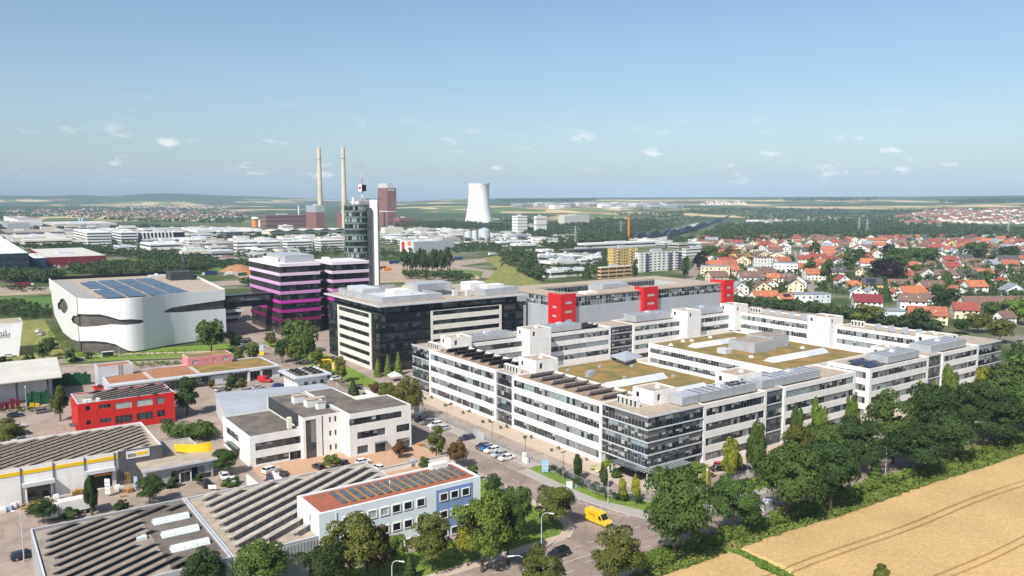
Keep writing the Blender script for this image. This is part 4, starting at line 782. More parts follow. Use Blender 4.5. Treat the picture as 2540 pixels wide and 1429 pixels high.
    MB().box(110, 134.4, 399, 405, 14.5, 20.5).build('sky_bridge', 'black', root); b = part('bridge_window', 'glassgrey', root, (112, 133, 398.9, 399, 17.2, 19.6)); t = inst('lettering', text_mesh('M vescarra', 2.0, 'curtain', .03), b, (123, 398.85, 18.2)); t.rotation_euler = (R(90), 0, 0)
    return root
m = mat('panelskin', (.80, .80, .81), .32, .03, .3, spec=.5); t = m.node_tree; b_ = t.nodes['Principled BSDF']
g_ = N(t, 'ShaderNodeNewGeometry'); sp_ = N(t, 'ShaderNodeSeparateXYZ'); L(t, g_.outputs['Position'], sp_.inputs[0]); ad = N(t, 'ShaderNodeMath', operation='ADD'); L(t, sp_.outputs[0], ad.inputs[0]); L(t, sp_.outputs[1], ad.inputs[1])
cb = N(t, 'ShaderNodeCombineXYZ'); L(t, ad.outputs[0], cb.inputs[0]); L(t, sp_.outputs[2], cb.inputs[1])
br = N(t, 'ShaderNodeTexBrick', offset=0.0, i_Scale=1.0); br.inputs['Mortar Size'].default_value = .05; br.inputs['Brick Width'].default_value = 2.0; br.inputs['Row Height'].default_value = 1.3
br.inputs['Color1'].default_value = (.80, .80, .81, 1); br.inputs['Color2'].default_value = (.76, .765, .78, 1); br.inputs['Mortar'].default_value = (.62, .63, .65, 1); L(t, cb.outputs[0], br.inputs['Vector']); L(t, br.outputs[0], b_.inputs['Base Color'])
DH = drop_hall()
# small white terraced building seen under the bridge
WT = thing('white_terraced_block', 'small white block with stepped balconies under the black sky bridge', 'building', (138, 470, 0))
for i, (x0, x1, z) in enumerate(((118, 132, 3.4), (120, 133, 6.8), (117, 131, 10.2), (121, 132, 13))):
    part('storey', 'white', WT, (x0 + 1, x1, 448, 466, z - 3.4, z - 1)); part('balcony', 'white', WT, (x0, x1 + .5, 445.5, 466, z - 1.1, z + .2)); part('window_band', 'glass', WT, (x0 + 2, x1 - 1, 447.8, 448, z - 2.8, z - 1.2))
# ------------------------------------------------------------------ car park with red corner towers
CP = thing('red_tower_car_park', 'long grey metal-clad car park with three red corner towers and glazed top storey', 'car park', (305, 330, 0))
X0, X1, Y0, Y1, ZT = 244.7, 363, 303.2, 357, 20
part('metal_wall', 'cladding', CP, (X0, X1, Y0, Y1, 0, 14.6)) if mat('cladding', (.50, .53, .57), .4, .05, .12, metal=.3) else None
mb = MB().box(X0 + .4, X1 - .4, Y0 + .4, Y0 + 14, 14.6, ZT - .6).box(X0 + .4, X0 + 14, Y0 + 14, Y1, 14.6, ZT - .6).box(X1 - 14, X1, Y0 + 14, Y1, 14.6, ZT - .6).box(X0 + 14, X1 - 14, Y1 - 14, Y1, 14.6, ZT - .6).box(296, 310, Y0 + 14, Y1 - 14, 14.6, ZT - .6)
mb.build('top_storey', 'mull', CP); part('roof', 'gravel', CP, (X0, X1, Y0, Y0 + 14, ZT - .6, ZT), (X0, X0 + 14, Y0 + 14, Y1, ZT - .6, ZT), (X1 - 14, X1, Y0 + 14, Y1, ZT - .6, ZT), (X0 + 14, X1 - 14, Y1 - 14, Y1, ZT - .6, ZT), (296, 310, Y0 + 14, Y1 - 14, ZT - .6, ZT))
part('deck', 'concrete', CP, (X0 + 14, X1 - 14, Y0 + 14, Y1 - 14, 14.6, 14.7))
for z in (14.8, 17.1): panes(CP, (X0 + .4, Y0 + .4), Vector((1, 0)), Vector((0, -1)), (.5, X1 - X0 - 1.5, z, z + 2.1), 2.0, 'glass', depth=0, gap=.3); panes(CP, (X0 + .4, Y1), Vector((0, -1)), Vector((-1, 0)), (.5, Y1 - Y0 - 1, z, z + 2.1), 2.0, 'glass', depth=0, gap=.3)
panes(CP, (X0 + 14, Y1 - 14.05), Vector((1, 0)), Vector((0, -1)), (.5, X1 - X0 - 28.5, 15, 19.2), 2.4, 'dark', depth=0, gap=.35)
part('roof_screen', 'metal', CP, (285, 303, Y0 + 15, Y0 + 24, 15, 22.5)); part('roof_hatch', 'white', CP, (262, 270, Y0 + 2, Y0 + 8, ZT, ZT + 1))
for x0, x1, y0, y1 in ((242.9, 252.4, 301.4, 311.5), (298.2, 308.8, 301.0, 308), (362, 370.5, 301.4, 311.5)):
    tw = MB().box(x0, x1, y0, y1, 0, ZT + 1.6).build('red_tower', 'redtower', CP); part('tower_roof', 'gravel2', tw, (x0 + .3, x1 - .3, y0 + .3, y1 - .3, ZT + 1.6, ZT + 1.65))
    for z in (3.4, 7.8, 12.2, 16.6): part('slot_window', 'blindlight', tw, (x0 + 3, x1 - 2.8, y0 - .06, y0, z, z + 1.1))
    for z in (5.6, 10, 14.4): part('slot_window', 'blindlight', tw, (x0 - .06, x0, y0 + 3.6, y0 + 6.4, z, z + 1.0))
# low grey decks and curved ramp roof behind the black block
for lbl, x0, x1, y0, y1, z, mm in (('low white roofed building behind the black block, long and thin', 215, 300, 395, 412, 9, 'white'), ('grey ramp building with flat deck behind the black block roof', 215, 243, 330, 352, 17, 'metal')):
    b = thing('low_office', lbl, 'building', ((x0 + x1) / 2, (y0 + y1) / 2, 0)); MB().box(x0, x1, y0, y1, 0, z).build('wall', mm, b); MB().box(x0 + .4, x1 - .4, y0 + .4, y1 - .4, z, z + .1).build('roof', 'gravel2', b)
    for i in range(int((x1 - x0) / 4)): part('window', 'glass', b, (x0 + 1 + i * 4, x0 + 3.8 + i * 4, y0 - .05, y0, z - 3.4, z - 1.4))
# ------------------------------------------------------------------ round glass tower with white slab
TW = thing('round_glass_tower', 'tall round green-glass tower with a white slab and red and white mast', 'tower', (*G(890, 741), 0))
tx, ty = G(889, 741); r_ = 8.6
MB().cyl(tx, ty, 0, 63.5, r_ - .35, n=40).build('core', 'glassgreen', TW)
NF = 16; fh = 63.5 / NF
for k in range(NF + 1): MB().cyl(tx, ty, k * fh - .45, k * fh + .75, r_, n=40).build('floor_ring', mat('ringgreen', (.15, .19, .175), .4, .1, .5), TW) if k < NF else MB().cyl(tx, ty, 63.2, 64.4, r_ - .2, n=40).build('roof_ring', 'ringgreen', TW)
tp = {m_: MB().box(-.58, .58, -.06, 0, 0, 2.3).mesh('glass_pane', m_) for m_ in ('glassgreen', 'glass', 'curtain', 'glassgrey')}
for k in range(5, NF):
    for i in range(26):
        a = -math.pi * .98 + i * math.pi * 1.12 / 26 - AZ; z = k * fh + .95
        if k == 11: continue
        inst('glass_pane', tp[random.choice(('glassgreen', 'glass', 'glass', 'curtain', 'curtain', 'glassgreen'))], TW, (tx + (r_ - .28) * math.cos(a), ty + (r_ - .28) * math.sin(a), z), a + math.pi / 2)
sx, sy = tx + 10.6 * RX + .5 * FX, ty + 10.6 * RY + .5 * FY
def obox(cx, cy, hw, hd, z0, z1, rot=AZ):            # box turned to the view axis
    c_, s2 = math.cos(-rot), math.sin(-rot); return [(cx + u * c_ - v * s2, cy + u * s2 + v * c_) for u, v in ((-hw, -hd), (hw, -hd), (hw, hd), (-hw, hd))]
MB().prism(obox(sx + 1.2 * RX, sy + 1.2 * RY, 2.7, 1.5, 0, 0, AZ + .02), 0, 67.5).build('white_slab', 'white', TW); MB().prism(obox(sx + 3.9 * RX, sy + 3.9 * RY, .55, 2, 0, 0, AZ - .2), 0, 66.5).build('slab_edge', 'metaldark', TW); MB().prism(obox(sx - 2 * RX, sy - 2 * RY, 1.7, 4, 0, 0), 0, 62).build('lift_shaft', 'glassgrey', TW)
part('roof_gantry', 'metaldark', TW, (sx - 5, sx + 6, sy - .4, sy + .4, 67.5, 68.1))
mx_, my_ = tx + 4.2 * RX, ty + 4.2 * RY
for k in range(6):
    MB().cyl(mx_, my_, 64 + k * 4.7, 68.7 + k * 4.7, .55 - k * .07, .5 - k * .07, 6).build('mast', 'mastred' if k in (0, 2, 3) or k == 5 else 'mastwhite', TW) if (mat('mastred', (.62, .12, .09), .6), mat('mastwhite', (.75, .72, .70), .6)) else None
cb2 = obox(mx_, my_, 1.9, 1.9, 0, 0, AZ + .75); MB().prism(cb2, 73, 77.6).build('sign_cube', 'whitecool', TW)
MB().prism(obox(mx_ + 1.32 * RX - 1.5 * FX, my_ + 1.32 * RY - 1.5 * FY, 1.75, .12, 0, 0, AZ - .8), 73.2, 77.4).build('sign_face', 'black', TW); MB().prism(obox(mx_ - 1.4 * RX - 1.45 * FX, my_ - 1.4 * RY - 1.45 * FY, 1.2, .12, 0, 0, AZ + .75), 74.6, 76).build('sign_mark', 'redtower', TW)
MB().cyl(tx - 2 * RX, ty - 2 * RY, 64, 69, 1.3, .9, 10).build('roof_unit', 'white', TW); MB().tube([(tx - 5 * RX, ty - 5 * RY, 66), (tx + 1 * RX, ty + 1 * RY, 65)], .25).build('roof_davit', 'white', TW); MB().cyl(tx + 1 * RX, ty + 1 * RY, 64, 66.5, 1.6, n=10).build('roof_unit', 'pale', TW)
# ------------------------------------------------------------------ vegetation library
import numpy as np
rng = np.random.default_rng(11)
def leafmat(n, c, c2, objrand=.18): return mat(n, c, .75, .3, .9, col2=c2, spec=.12, objrand=objrand, trans=.14, detail=2.0)
leafmat('leaf_green', (0.085, 0.135, 0.03), (0.047, 0.083, 0.019)); leafmat('leaf_dark', (0.055, 0.09, 0.026), (0.032, 0.057, 0.017)); leafmat('leaf_olive', (0.13, 0.14, 0.03), (0.078, 0.09, 0.02))
leafmat('leaf_light', (0.155, 0.21, 0.037), (0.095, 0.145, 0.024)); leafmat('leaf_yellow', (.30, .27, .03), (.12, .15, .022)); leafmat('leaf_purple', (.03, .017, .02), (.018, .011, .014)); leafmat('leaf_red', (.14, .075, .03), (.09, .06, .022))
leafmat('leaf_blue', (.085, .115, .085), (.05, .075, .055)); leafmat('leaf_bright', (.22, .27, .03), (.13, .18, .02)); leafmat('leaf_flower', (.75, .72, .45), (.5, .5, .2)); leafmat('leaf_far', (0.068, 0.1, 0.033), (0.04, 0.064, 0.022), .0); leafmat('leaf_grass', (.16, .20, .04), (.08, .12, .02), .1)
def quads_mesh(name, V, m_):
    n = len(V); me = bpy.data.meshes.new(name); me.vertices.add(n); me.vertices.foreach_set('co', np.asarray(V, dtype=np.float32).ravel())
    q = n // 4; me.loops.add(n); me.loops.foreach_set('vertex_index', np.arange(n, dtype=np.int32)); me.polygons.add(q); me.polygons.foreach_set('loop_start', np.arange(0, n, 4, dtype=np.int32))
    me.update(calc_edges=True)
    me.materials.append(MT[m_]); return me
def leaf_quads(pos, nrm, size):
    n = len(pos); nrm = nrm / np.maximum(1e-6, np.linalg.norm(nrm, axis=1))[:, None]
    t = rng.normal(size=(n, 3)); u = np.cross(nrm, t); u /= np.maximum(1e-6, np.linalg.norm(u, axis=1))[:, None]; v = np.cross(nrm, u)
    s_ = np.asarray(size).reshape(-1, 1) * rng.uniform(.6, 1.3, (n, 1)); u = u * s_; v = v * s_ * rng.uniform(.6, 1, (n, 1))
    return np.stack([pos - u - v, pos + u - v * .6, pos + u * .7 + v, pos - u * .8 + v * .8], 1).reshape(-1, 3)
PROF = {'round': (.60, .44, .40, 1.0), 'oval': (.57, .36, .43, 1.0), 'column': (.53, .47, .47, 1.0), 'bush': (.45, .5, .52, 1.0), 'spread': (.62, .5, .36, 1.0)}
def crown(shape, m_, n, leaf, seed=0):
    k = ('crown', shape, m_, n, seed)
    if k in CM: return CM[k]
    P = []; Nn = []; r2 = np.random.default_rng(seed * 17 + n)
    if shape == 'cone':
        z = r2.beta(1.1, 1.6, n); a = r2.uniform(0, 2 * np.pi, n); lay = .82 + .18 * np.sin(z * 42); r = (1 - z) ** .85 * .5 * lay * r2.uniform(.72, 1.0, n) + .012
        P = np.stack([r * np.cos(a), r * np.sin(a), .05 + .95 * z], 1); Nn = np.stack([np.cos(a), np.sin(a), np.full(n, .5)], 1) + r2.normal(size=(n, 3)) * .35
    else:
        cz, rx, rz, _ = PROF[shape]; nc = {'round': 40, 'oval': 36, 'column': 40, 'bush': 18, 'spread': 48}[shape]
        if n < 500: nc = nc // 2
        d = r2.normal(size=(nc, 3)); d /= np.linalg.norm(d, axis=1)[:, None]; rad = r2.uniform(.3, .98, (nc, 1)) ** .7
        C = d * rad * np.array([rx, rx, rz]) + np.array([0, 0, cz]); C[:, 2] = np.maximum(C[:, 2], cz - rz * .75)
        cr = r2.uniform(.085, .21, nc) * (rx / .44) ** .6
        w_ = cr ** 2 / (cr ** 2).sum(); idx = r2.choice(nc, n, p=w_); e_ = r2.normal(size=(n, 3)); e_ /= np.linalg.norm(e_, axis=1)[:, None]; e_[:, 2] = np.where(e_[:, 2] < -.3, -e_[:, 2], e_[:, 2])
        sc = cr[idx][:, None] * r2.uniform(.75, 1.08, (n, 1)); zst = .8 if shape != 'column' else 1.3
        P = C[idx] + e_ * sc * np.array([1, 1, zst]); Nn = e_ + (C[idx] - np.array([0, 0, cz])) * 1.2 + r2.normal(size=(n, 3)) * .45
    CM[k] = quads_mesh('crown', leaf_quads(P, Nn, np.full(n, leaf)), m_); return CM[k]
def trunk(shape, seed=0, m_='bark'):
    k = ('trunk', shape, seed, m_)
    if k in CM: return CM[k]
    r2 = random.Random(seed); mb = MB(); top = .62 if shape != 'cone' else .9; w_ = .022 if shape != 'column' else .03
    mb.tube([(0, 0, -.01), (.008, 0, .2), (0, .01, .4), (.01, 0, top)], [w_ * 1.25, w_, w_ * .8, w_ * .35], 7)
    if shape not in ('cone', 'bush'):
        for i in range(6):
            a = i * 1.05 + r2.random(); z = .26 + .05 * i; q = .3 if shape != 'column' else .2
            mb.tube([(0, 0, z), (q * .5 * math.cos(a), q * .5 * math.sin(a), z + .14), (q * math.cos(a), q * math.sin(a), z + .3)], [w_ * .55, w_ * .4, w_ * .15], 5)
    CM[k] = mb.mesh('trunk', m_); return CM[k]
LOD = {'near': (9500, .0165), 'mid': (1700, .034), 'far': (420, .055)}
TREES = []
def tree(name, x, y, h, wd, shape='round', leaf='leaf_green', lod='near', label=None, cat='tree', group=None, z=0.0):
    root = thing(name, label, cat, (x, y, z), group, rz=random.uniform(0, 6.28)); n, ls = LOD[lod]
    if shape in ('column', 'cone'): ls *= 1.5
    sd = random.randint(0, 4); wdt = {'round': .88, 'oval': .74, 'column': .95, 'cone': 1.0, 'bush': 1.05, 'spread': 1.0}[shape]
    for nm, me in (('crown', crown(shape, leaf, n, ls if shape != 'bush' else ls * 1.5, sd)), ('trunk', trunk(shape, sd, 'bark'))):
        o = bpy.data.objects.new(nm, me); COL.objects.link(o); o.parent = root; o.scale = (wd / wdt if nm == 'crown' else h * .9, wd / wdt if nm == 'crown' else h * .9, h)
    TREES.append(root); return root
def tree_px(name, bx, by, ty, wpx, shape, leaf, lod, label, cat='tree', group=None):
    x, y = G(bx, by); d = x * FX + y * FY; return tree(name, x, y, HG(bx, by, ty), wpx * d / F, shape, leaf, lod, label, cat, group)
def GT(px, py):
    p = G(px, py) if py > HZ + 8 else (9e9, 9e9)
    if math.hypot(*p) < 2300: return p[0], p[1], 0.0
    r_ = ray(px, py); hl = math.hypot(r_[0], r_[1]); d = 300.0; st = 25.0
    while d < 14000:
        t = d / hl; x, y, z = r_[0] * t, r_[1] * t, CAMH + r_[2] * t; g_ = tz(x, y)
        if z <= g_: return x, y, g_
        d += st if d < 3000 else 60.0
    return r_[0] / hl * 7500, r_[1] / hl * 7500, tz(r_[0] / hl * 7500, r_[1] / hl * 7500)
def inpoly(x, y, poly):
    c = False; j = len(poly) - 1
    for i in range(len(poly)):
        if (poly[i][1] > y) != (poly[j][1] > y) and x < (poly[j][0] - poly[i][0]) * (y - poly[i][1]) / (poly[j][1] - poly[i][1]) + poly[i][0]: c = not c
        j = i
    return c
def wood(name, label, polys, count, hgt, nq=46, leaf='leaf_far', lmul=1.0, squash=1.0):
    """one mass of trees (stuff); polygons in photo pixels mark the ground it stands on"""
    Ps = []; rr = random.Random(len(name) * 7 + count); area = [abs(sum(a[0] * b[1] - b[0] * a[1] for a, b in zip(p, p[1:] + p[:1]))) for p in polys]; tot = sum(area); V = []
    for poly, ar in zip(polys, area):
        x0, x1 = min(p[0] for p in poly), max(p[0] for p in poly); y0, y1 = min(p[1] for p in poly), max(p[1] for p in poly); k = 0; want = max(3, int(count * ar / tot)); guard = 0
        while k < want and guard < want * 30:
            guard += 1; px, py = rr.uniform(x0, x1), rr.uniform(y0, y1)
            if not inpoly(px, py, poly): continue
            k += 1; x, y, z = GT(px, py); Ps.append((x, y, z, hgt * rr.uniform(.6, 1.25)))
    A = np.array(Ps); n = len(A); lump = 5
    d = rng.normal(size=(n, lump, 3)); d /= np.linalg.norm(d, axis=2)[..., None]; C = A[:, None, :3] + d * A[:, None, 3:4] * np.array([.28, .28, .2]) + np.stack([np.zeros(n), np.zeros(n), A[:, 3] * .58], 1)[:, None, :]
    per = nq // lump; e_ = rng.normal(size=(n, lump, per, 3)); e_ /= np.linalg.norm(e_, axis=3)[..., None]; e_[..., 2] = np.where(e_[..., 2] < -.4, -e_[..., 2], e_[..., 2])
    P = C[:, :, None, :] + e_ * (A[:, 3] * .27)[:, None, None, None] * np.array([1, 1, .95 * squash]); S = np.broadcast_to((A[:, 3] * .085 * lmul)[:, None, None], P.shape[:3])
    o = bpy.data.objects.new(name, quads_mesh(name, leaf_quads(P.reshape(-1, 3), (e_ + rng.normal(size=e_.shape) * .3).reshape(-1, 3), S.reshape(-1)), leaf)); COL.objects.link(o)
    return tag(o, label, 'woodland', kind='stuff')
wood('roadside_wood', 'dense dark green belt of shrubs and trees behind the red hall', [[(20, 609), (180, 616), (330, 634), (480, 640), (545, 655), (520, 664), (430, 655), (300, 640), (150, 624), (20, 618)], [(270, 664), (330, 662), (480, 664), (530, 672), (420, 688), (250, 686), (170, 680), (180, 674)], [(0, 686), (40, 684), (120, 684), (160, 690), (125, 704), (0, 702)]], 1500, 7.5, 60)
wood('meadow_scrub', 'low scrub and bushes on the meadow beside the white panelled hall', [[(0, 752), (60, 750), (128, 770), (134, 792), (60, 790), (0, 785)], [(0, 718), (60, 712), (120, 722), (60, 728)]], 260, 3.0, 60)
wood('far_wood', 'far hazy tree belts between the distant villages and factories at left', [[(0, 517), (200, 512), (420, 516), (560, 522), (620, 534), (600, 556), (450, 556), (300, 552), (250, 545), (120, 540), (0, 548)], [(0, 556), (110, 566), (290, 568), (380, 562), (460, 570), (460, 576), (300, 574), (100, 574), (0, 574)], [(450, 580), (700, 590), (860, 592), (860, 598), (650, 596), (480, 590)]], 2600, 9, 40, lmul=1.3)
wood('power_station_wood', 'tree belt along the foot of the brick power station and cooling tower', [[(960, 553), (1050, 556), (1150, 556), (1290, 566), (1250, 574), (1090, 570), (960, 562)], [(1230, 548), (1290, 546), (1340, 552), (1290, 562)]], 700, 11, 40, lmul=1.3)
wood('river_wood', 'broad dark river woodland behind the yellow and white apartment blocks', [[(1290, 590), (1340, 566), (1400, 552), (1500, 546), (1620, 545), (1640, 556), (1610, 578), (1565, 594), (1545, 602), (1460, 612), (1380, 606)], [(1500, 535), (1690, 530), (1700, 540), (1650, 546)], [(1760, 592), (1800, 572), (1830, 580), (1790, 604)]], 2400, 10, 40, lmul=1.3)
wood('valley_wood', 'wide band of hazy woodland beyond the red-roofed town at right', [[(1800, 578), (1850, 560), (2000, 552), (2200, 550), (2350, 560), (2540, 572), (2540, 600), (2300, 597), (2100, 598), (1900, 598), (1800, 606), (1770, 596)], [(1820, 540), (2080, 530), (2330, 545), (2300, 556), (1900, 552)], [(1700, 524), (1900, 520), (2100, 522), (2100, 528), (1900, 530), (1720, 532)], [(2150, 528), (2350, 520), (2360, 526), (2180, 535)]], 4800, 10, 36, lmul=1.35)
wood('ridge_wood', 'long dark forest strips along the distant ridge at right', [[(1940, 499.5), (2080, 498), (2200, 499), (2110, 502), (1950, 502)], [(2395, 498.5), (2540, 497.8), (2540, 502.5), (2400, 502)], [(1230, 499), (1480, 498.5), (1480, 502), (1240, 503)], [(2330, 505), (2490, 504.5), (2490, 507), (2330, 507)]], 900, 22, 25)
wood('embankment_wood', 'rounded dark trees covering the grassy motorway embankment', [[(1236, 640), (1290, 624), (1320, 650), (1342, 690), (1330, 702), (1290, 690), (1250, 668)], [(1330, 612), (1400, 598), (1430, 620), (1380, 625)]], 320, 8.5, 90)
wood('town_green', 'mixed garden trees and hedges filling the gaps between the red-roofed houses', [[(1740, 612), (1900, 596), (2060, 598), (2300, 596), (2540, 598), (2540, 800), (2440, 790), (2300, 762), (2150, 745), (2060, 725), (2050, 690), (1995, 620), (1955, 622), (1990, 690), (1930, 735), (1830, 735), (1740, 690)]], 1500, 5.2, 60, lmul=1.15)
wood('back_hedge', 'long hedge of shrubs behind the right-hand office wing', [[(1815, 752), (1900, 756), (2060, 776), (2200, 800), (2330, 815), (2330, 824), (2190, 812), (2050, 786), (1900, 766), (1815, 760)]], 300, 5.5, 90)
wood('roadside_undergrowth', 'wild undergrowth and shrubs between the street trees and the wheat field', [[(1560, 1405), (1690, 1362), (1850, 1310), (2100, 1222), (2330, 1148), (2540, 1085), (2540, 1098), (2330, 1168), (2120, 1238), (1900, 1316), (1720, 1375), (1600, 1425)]], 420, 1.9, 120, 'leaf_light', .8)
wood('scattered_wood', 'scattered street trees and shrubs between the industrial buildings in the middle distance', [[(0, 570), (200, 575), (460, 582), (640, 590), (850, 598), (850, 640), (620, 650), (470, 640), (300, 628), (0, 606)], [(945, 575), (1150, 575), (1290, 585), (1420, 605), (1500, 640), (1340, 650), (1150, 622), (950, 612)], [(1340, 640), (1520, 660), (1480, 690), (1350, 690)]], 1900, 7.0, 46)
wood('interchange_wood', 'green belts of bushes along the motorway interchange and building site', [[(470, 650), (560, 655), (620, 655), (620, 664), (540, 668), (470, 664)], [(945, 628), (1000, 632), (1000, 642), (945, 640)], [(1100, 612), (1240, 610), (1240, 624), (1130, 632)], [(1000, 682), (1120, 686), (1200, 700), (1130, 700), (1000, 692)], [(620, 700), (650, 704), (630, 716), (600, 712)]], 420, 6, 60)
wood('tall_town_trees', 'tall dark garden trees rising between the red-roofed houses', [[(1830, 600), (2060, 602), (2300, 600), (2540, 602), (2540, 760), (2440, 740), (2300, 735), (2150, 720), (2075, 700), (2060, 640), (1990, 612), (1900, 640), (1830, 640)]], 130, 9.5, 80, 'leaf_green', .9)
wood('barrier_wood', 'patchy trees in the fields around the wavy noise barrier', [[(1640, 550), (1740, 540), (1760, 545), (1680, 566), (1620, 582)], [(1740, 590), (1790, 558), (1830, 556), (1800, 580), (1760, 604)], [(1660, 602), (1740, 592), (1750, 606), (1690, 616)]], 380, 9, 40)
# ------------------------------------------------------------------ middle and far buildings
def solve_len(cx, cy, dx, dy, px):
    lo, hi = 0.0, 900.0; f0 = PX(cx, cy)[0]
    for _ in range(40):
        m_ = (lo + hi) / 2; p = PX(cx + dx * m_, cy + dy * m_)[0]
        if abs(p - f0) < abs(px - f0): lo = m_
        else: hi = m_
    return lo
def far_block(name, label, px0, c, px1, base, top, wallm='white', roofm='gravel2', storeys=3, band='glass', cat='building', left=None, right=None, frac=.5, bandm=None, seg=1, group=None):
    """grid-aligned block: near corner under photo column c, faces reaching columns px0 (left) and px1 (right)"""
    x, y = G(c, base); h = HG(c, base, top); ly = left or solve_len(x, y, 0, 1, px0); lx = right or solve_len(x, y, 1, 0, px1)
    r_ = thing(name, label, cat, (x + lx / 2, y + ly / 2, 0), group)
    MB().box(x, x + lx, y, y + ly, 0, h).build('wall', wallm, r_); MB().box(x + .4, x + lx - .4, y + .4, y + ly - .4, h, h + .3).build('roof', roofm, r_)
    fh = h / max(1, storeys)
    for k in range(storeys):
        z0_ = k * fh + fh * (1 - frac) * .55; z1_ = z0_ + fh * frac
        for s2 in range(seg):
            a, b = s2 / seg, (s2 + 1) / seg; g_ = .06 / seg if seg > 1 else .02
            if lx > 4: part('window_band', band, r_, (x + lx * (a + g_), x + lx * (b - g_), y - .12, y, z0_, z1_))
            if ly > 4: part('window_band', band, r_, (x - .12, x, y + ly * (a + g_), y + ly * (b - g_), z0_, z1_))
    part('roof_unit', 'metallight', r_, (x + lx * .3, x + lx * .55, y + ly * .3, y + ly * .5, h + .3, h + .3 + min(3, h * .2)))
    return r_, x, y, lx, ly, h
FB = far_block
FB('striped_office', 'white office with five bold dark blue window stripes, far left', 183, 217, 277, 612, 577, 'white', 'pale', 5, 'glassblue', frac=.42)
FB('striped_office', 'white office with blue stripes and rounded look right of the five-striped one', 279, 300, 342, 605, 577, 'white', 'pale', 4, 'glassblue', frac=.45)
r_, x, y, lx, ly, h = FB('slanted_frame_office', 'white office with slanted white piers and dark end block', 344, 352, 459, 603, 578, 'black', 'pale', 0)
for i in range(9): x_ = x + lx * (.03 + i * .085); MB().add([(x_, y - .6, 0), (x_ + lx * .035, y - .6, 0), (x_ + lx * .01, y - .6, h), (x_ - lx * .025, y - .6, h), (x_, y, 0), (x_ + lx * .035, y, 0), (x_ + lx * .01, y, h), (x_ - lx * .025, y, h)], [(0, 1, 2, 3), (0, 3, 7, 4), (1, 5, 6, 2), (3, 2, 6, 7)]).build('slanted_pier', 'white', r_)
FB('dark_grid_office', 'dark grey office with a light grid facade at the far left', 0, 19, 111, 600, 578, 'metaldark', 'gravel2', 4, 'glassgrey', seg=6)
FB('long_low_factory', 'long low cream factory in front of the striped offices', 20, 60, 181, 617, 597, 'cream', 'offwhite', 2, 'glass', frac=.3); FB('factory_hall', 'pale box-shaped hall with a grey lower front, far left', 10, 46, 107, 570, 545, 'pale', 'gravel2', 0)
FB('factory_hall', 'low grey hall beside the pale box hall, far left', 0, 20, 76, 574, 555, 'metal', 'gravel2', 0); FB('factory_hall', 'very long off-white hall roof behind the blue chimneys', 108, 135, 290, 571, 556, 'offwhite', 'offwhite', 1, 'glassgrey', frac=.2)
for lbl, px, b0, t0 in (('taller light blue factory chimney pair behind the long hall', 202, 566, 541), ('short light blue chimney pair at the far left hall', 37, 556, 540)):
    x, y = G(px, b0); ch = thing('blue_chimney', lbl, 'chimney', (x, y, 0)); hh = HG(px, b0, t0)
    for k in (-3.4, 3.4): MB().cyl(x + k * RX, y + k * RY, 0, hh, 2.6, 2.2, 12).build('stack', mat('skyblue', (.30, .50, .66), .6), ch)
FB('white_office', 'white two-storey office with ribbon windows left of the mobile mast', 348, 372, 451, 629, 606, 'white', 'pale', 2, 'glassgrey', frac=.35); FB('white_office', 'small white commercial block in front of the striped offices', 281, 296, 340, 628, 612, 'whitecool', 'metal', 2, 'glassgrey', frac=.35)
FB('white_office', 'white office block left of the curved grey office', 461, 470, 500, 622, 595, 'white', 'pale', 4, 'glassgrey', frac=.3, seg=3); FB('curved_grey_office', 'grey brick office with a curved front and dark end', 478, 496, 580, 632, 605, 'concrete', 'gravel', 5, 'metaldark', frac=.3)
FB('banded_office', 'white banded office, first of the row right of the curved grey office', 580, 588, 640, 633, 600, 'white', 'pale', 4, 'glassgrey', frac=.4); FB('banded_office', 'white banded office, second of the row behind the purple tower', 633, 645, 697, 630, 600, 'white', 'pale', 4, 'glassgrey', frac=.4)
FB('banded_office', 'white banded office, third of the row behind the purple tower', 701, 712, 776, 627, 599, 'white', 'pale', 4, 'glassblue', frac=.4); FB('banded_office', 'white banded office next to the round glass tower', 780, 795, 852, 622, 596, 'white', 'pale', 4, 'glassblue', frac=.4)
FB('low_white_office', 'low white office with square windows in front of the banded row', 600, 640, 662, 638, 619, 'white', 'pale', 2, 'glass', frac=.35, seg=3); FB('red_roof_shed', 'long shed with a faded red roof left of the purple tower', 498, 520, 592, 654, 641, 'offwhite', 'brick', 1, 'glassgrey', frac=.3)
FB('dark_wedge_office', 'dark glass office with slanted wedge ends, far centre left', 552, 562, 604, 598, 576, 'metaldark', 'metal', 4, 'glassblue', frac=.5); FB('grey_hall', 'wide pale grey hall with flat roof left of the wavy-roofed hall', 455, 490, 650, 590, 571, 'pale', 'offwhite', 1, 'glassgrey', frac=.25)
r_, x, y, lx, ly, h = FB('wavy_roof_hall', 'long hall with a gently waving cream roof and dark openings', 650, 668, 862, 592, 575, 'cream', 'offwhite', 0)
for i in range(4): part('loading_gate', 'black', r_, (x + lx * (.28 + i * .18), x + lx * (.28 + i * .18 + .1), y - .4, y, .5, h * .75))
mb = MB(); n_ = 48
for i in range(n_):
    f0 = lambda t: h + .4 + 2.6 * abs(math.sin(t * math.pi * 5)) ** 1.5
    a, b = i / n_, (i + 1) / n_; mb.slab((x + lx * a, y - 4, f0(a)), (x + lx * b, y - 4, f0(b)), (x + lx * b, y + ly, f0(b)), (x + lx * a, y + ly, f0(a)), .5)
mb.build('wavy_roof', 'offwhite', r_)
RH = FB('dark_red_hall', 'long dark red hall with a broad white flat roof and parked cars in front', 20, 115, 264, 661, 639, 'darkred', 'offwhite', 0, left=170)[0]
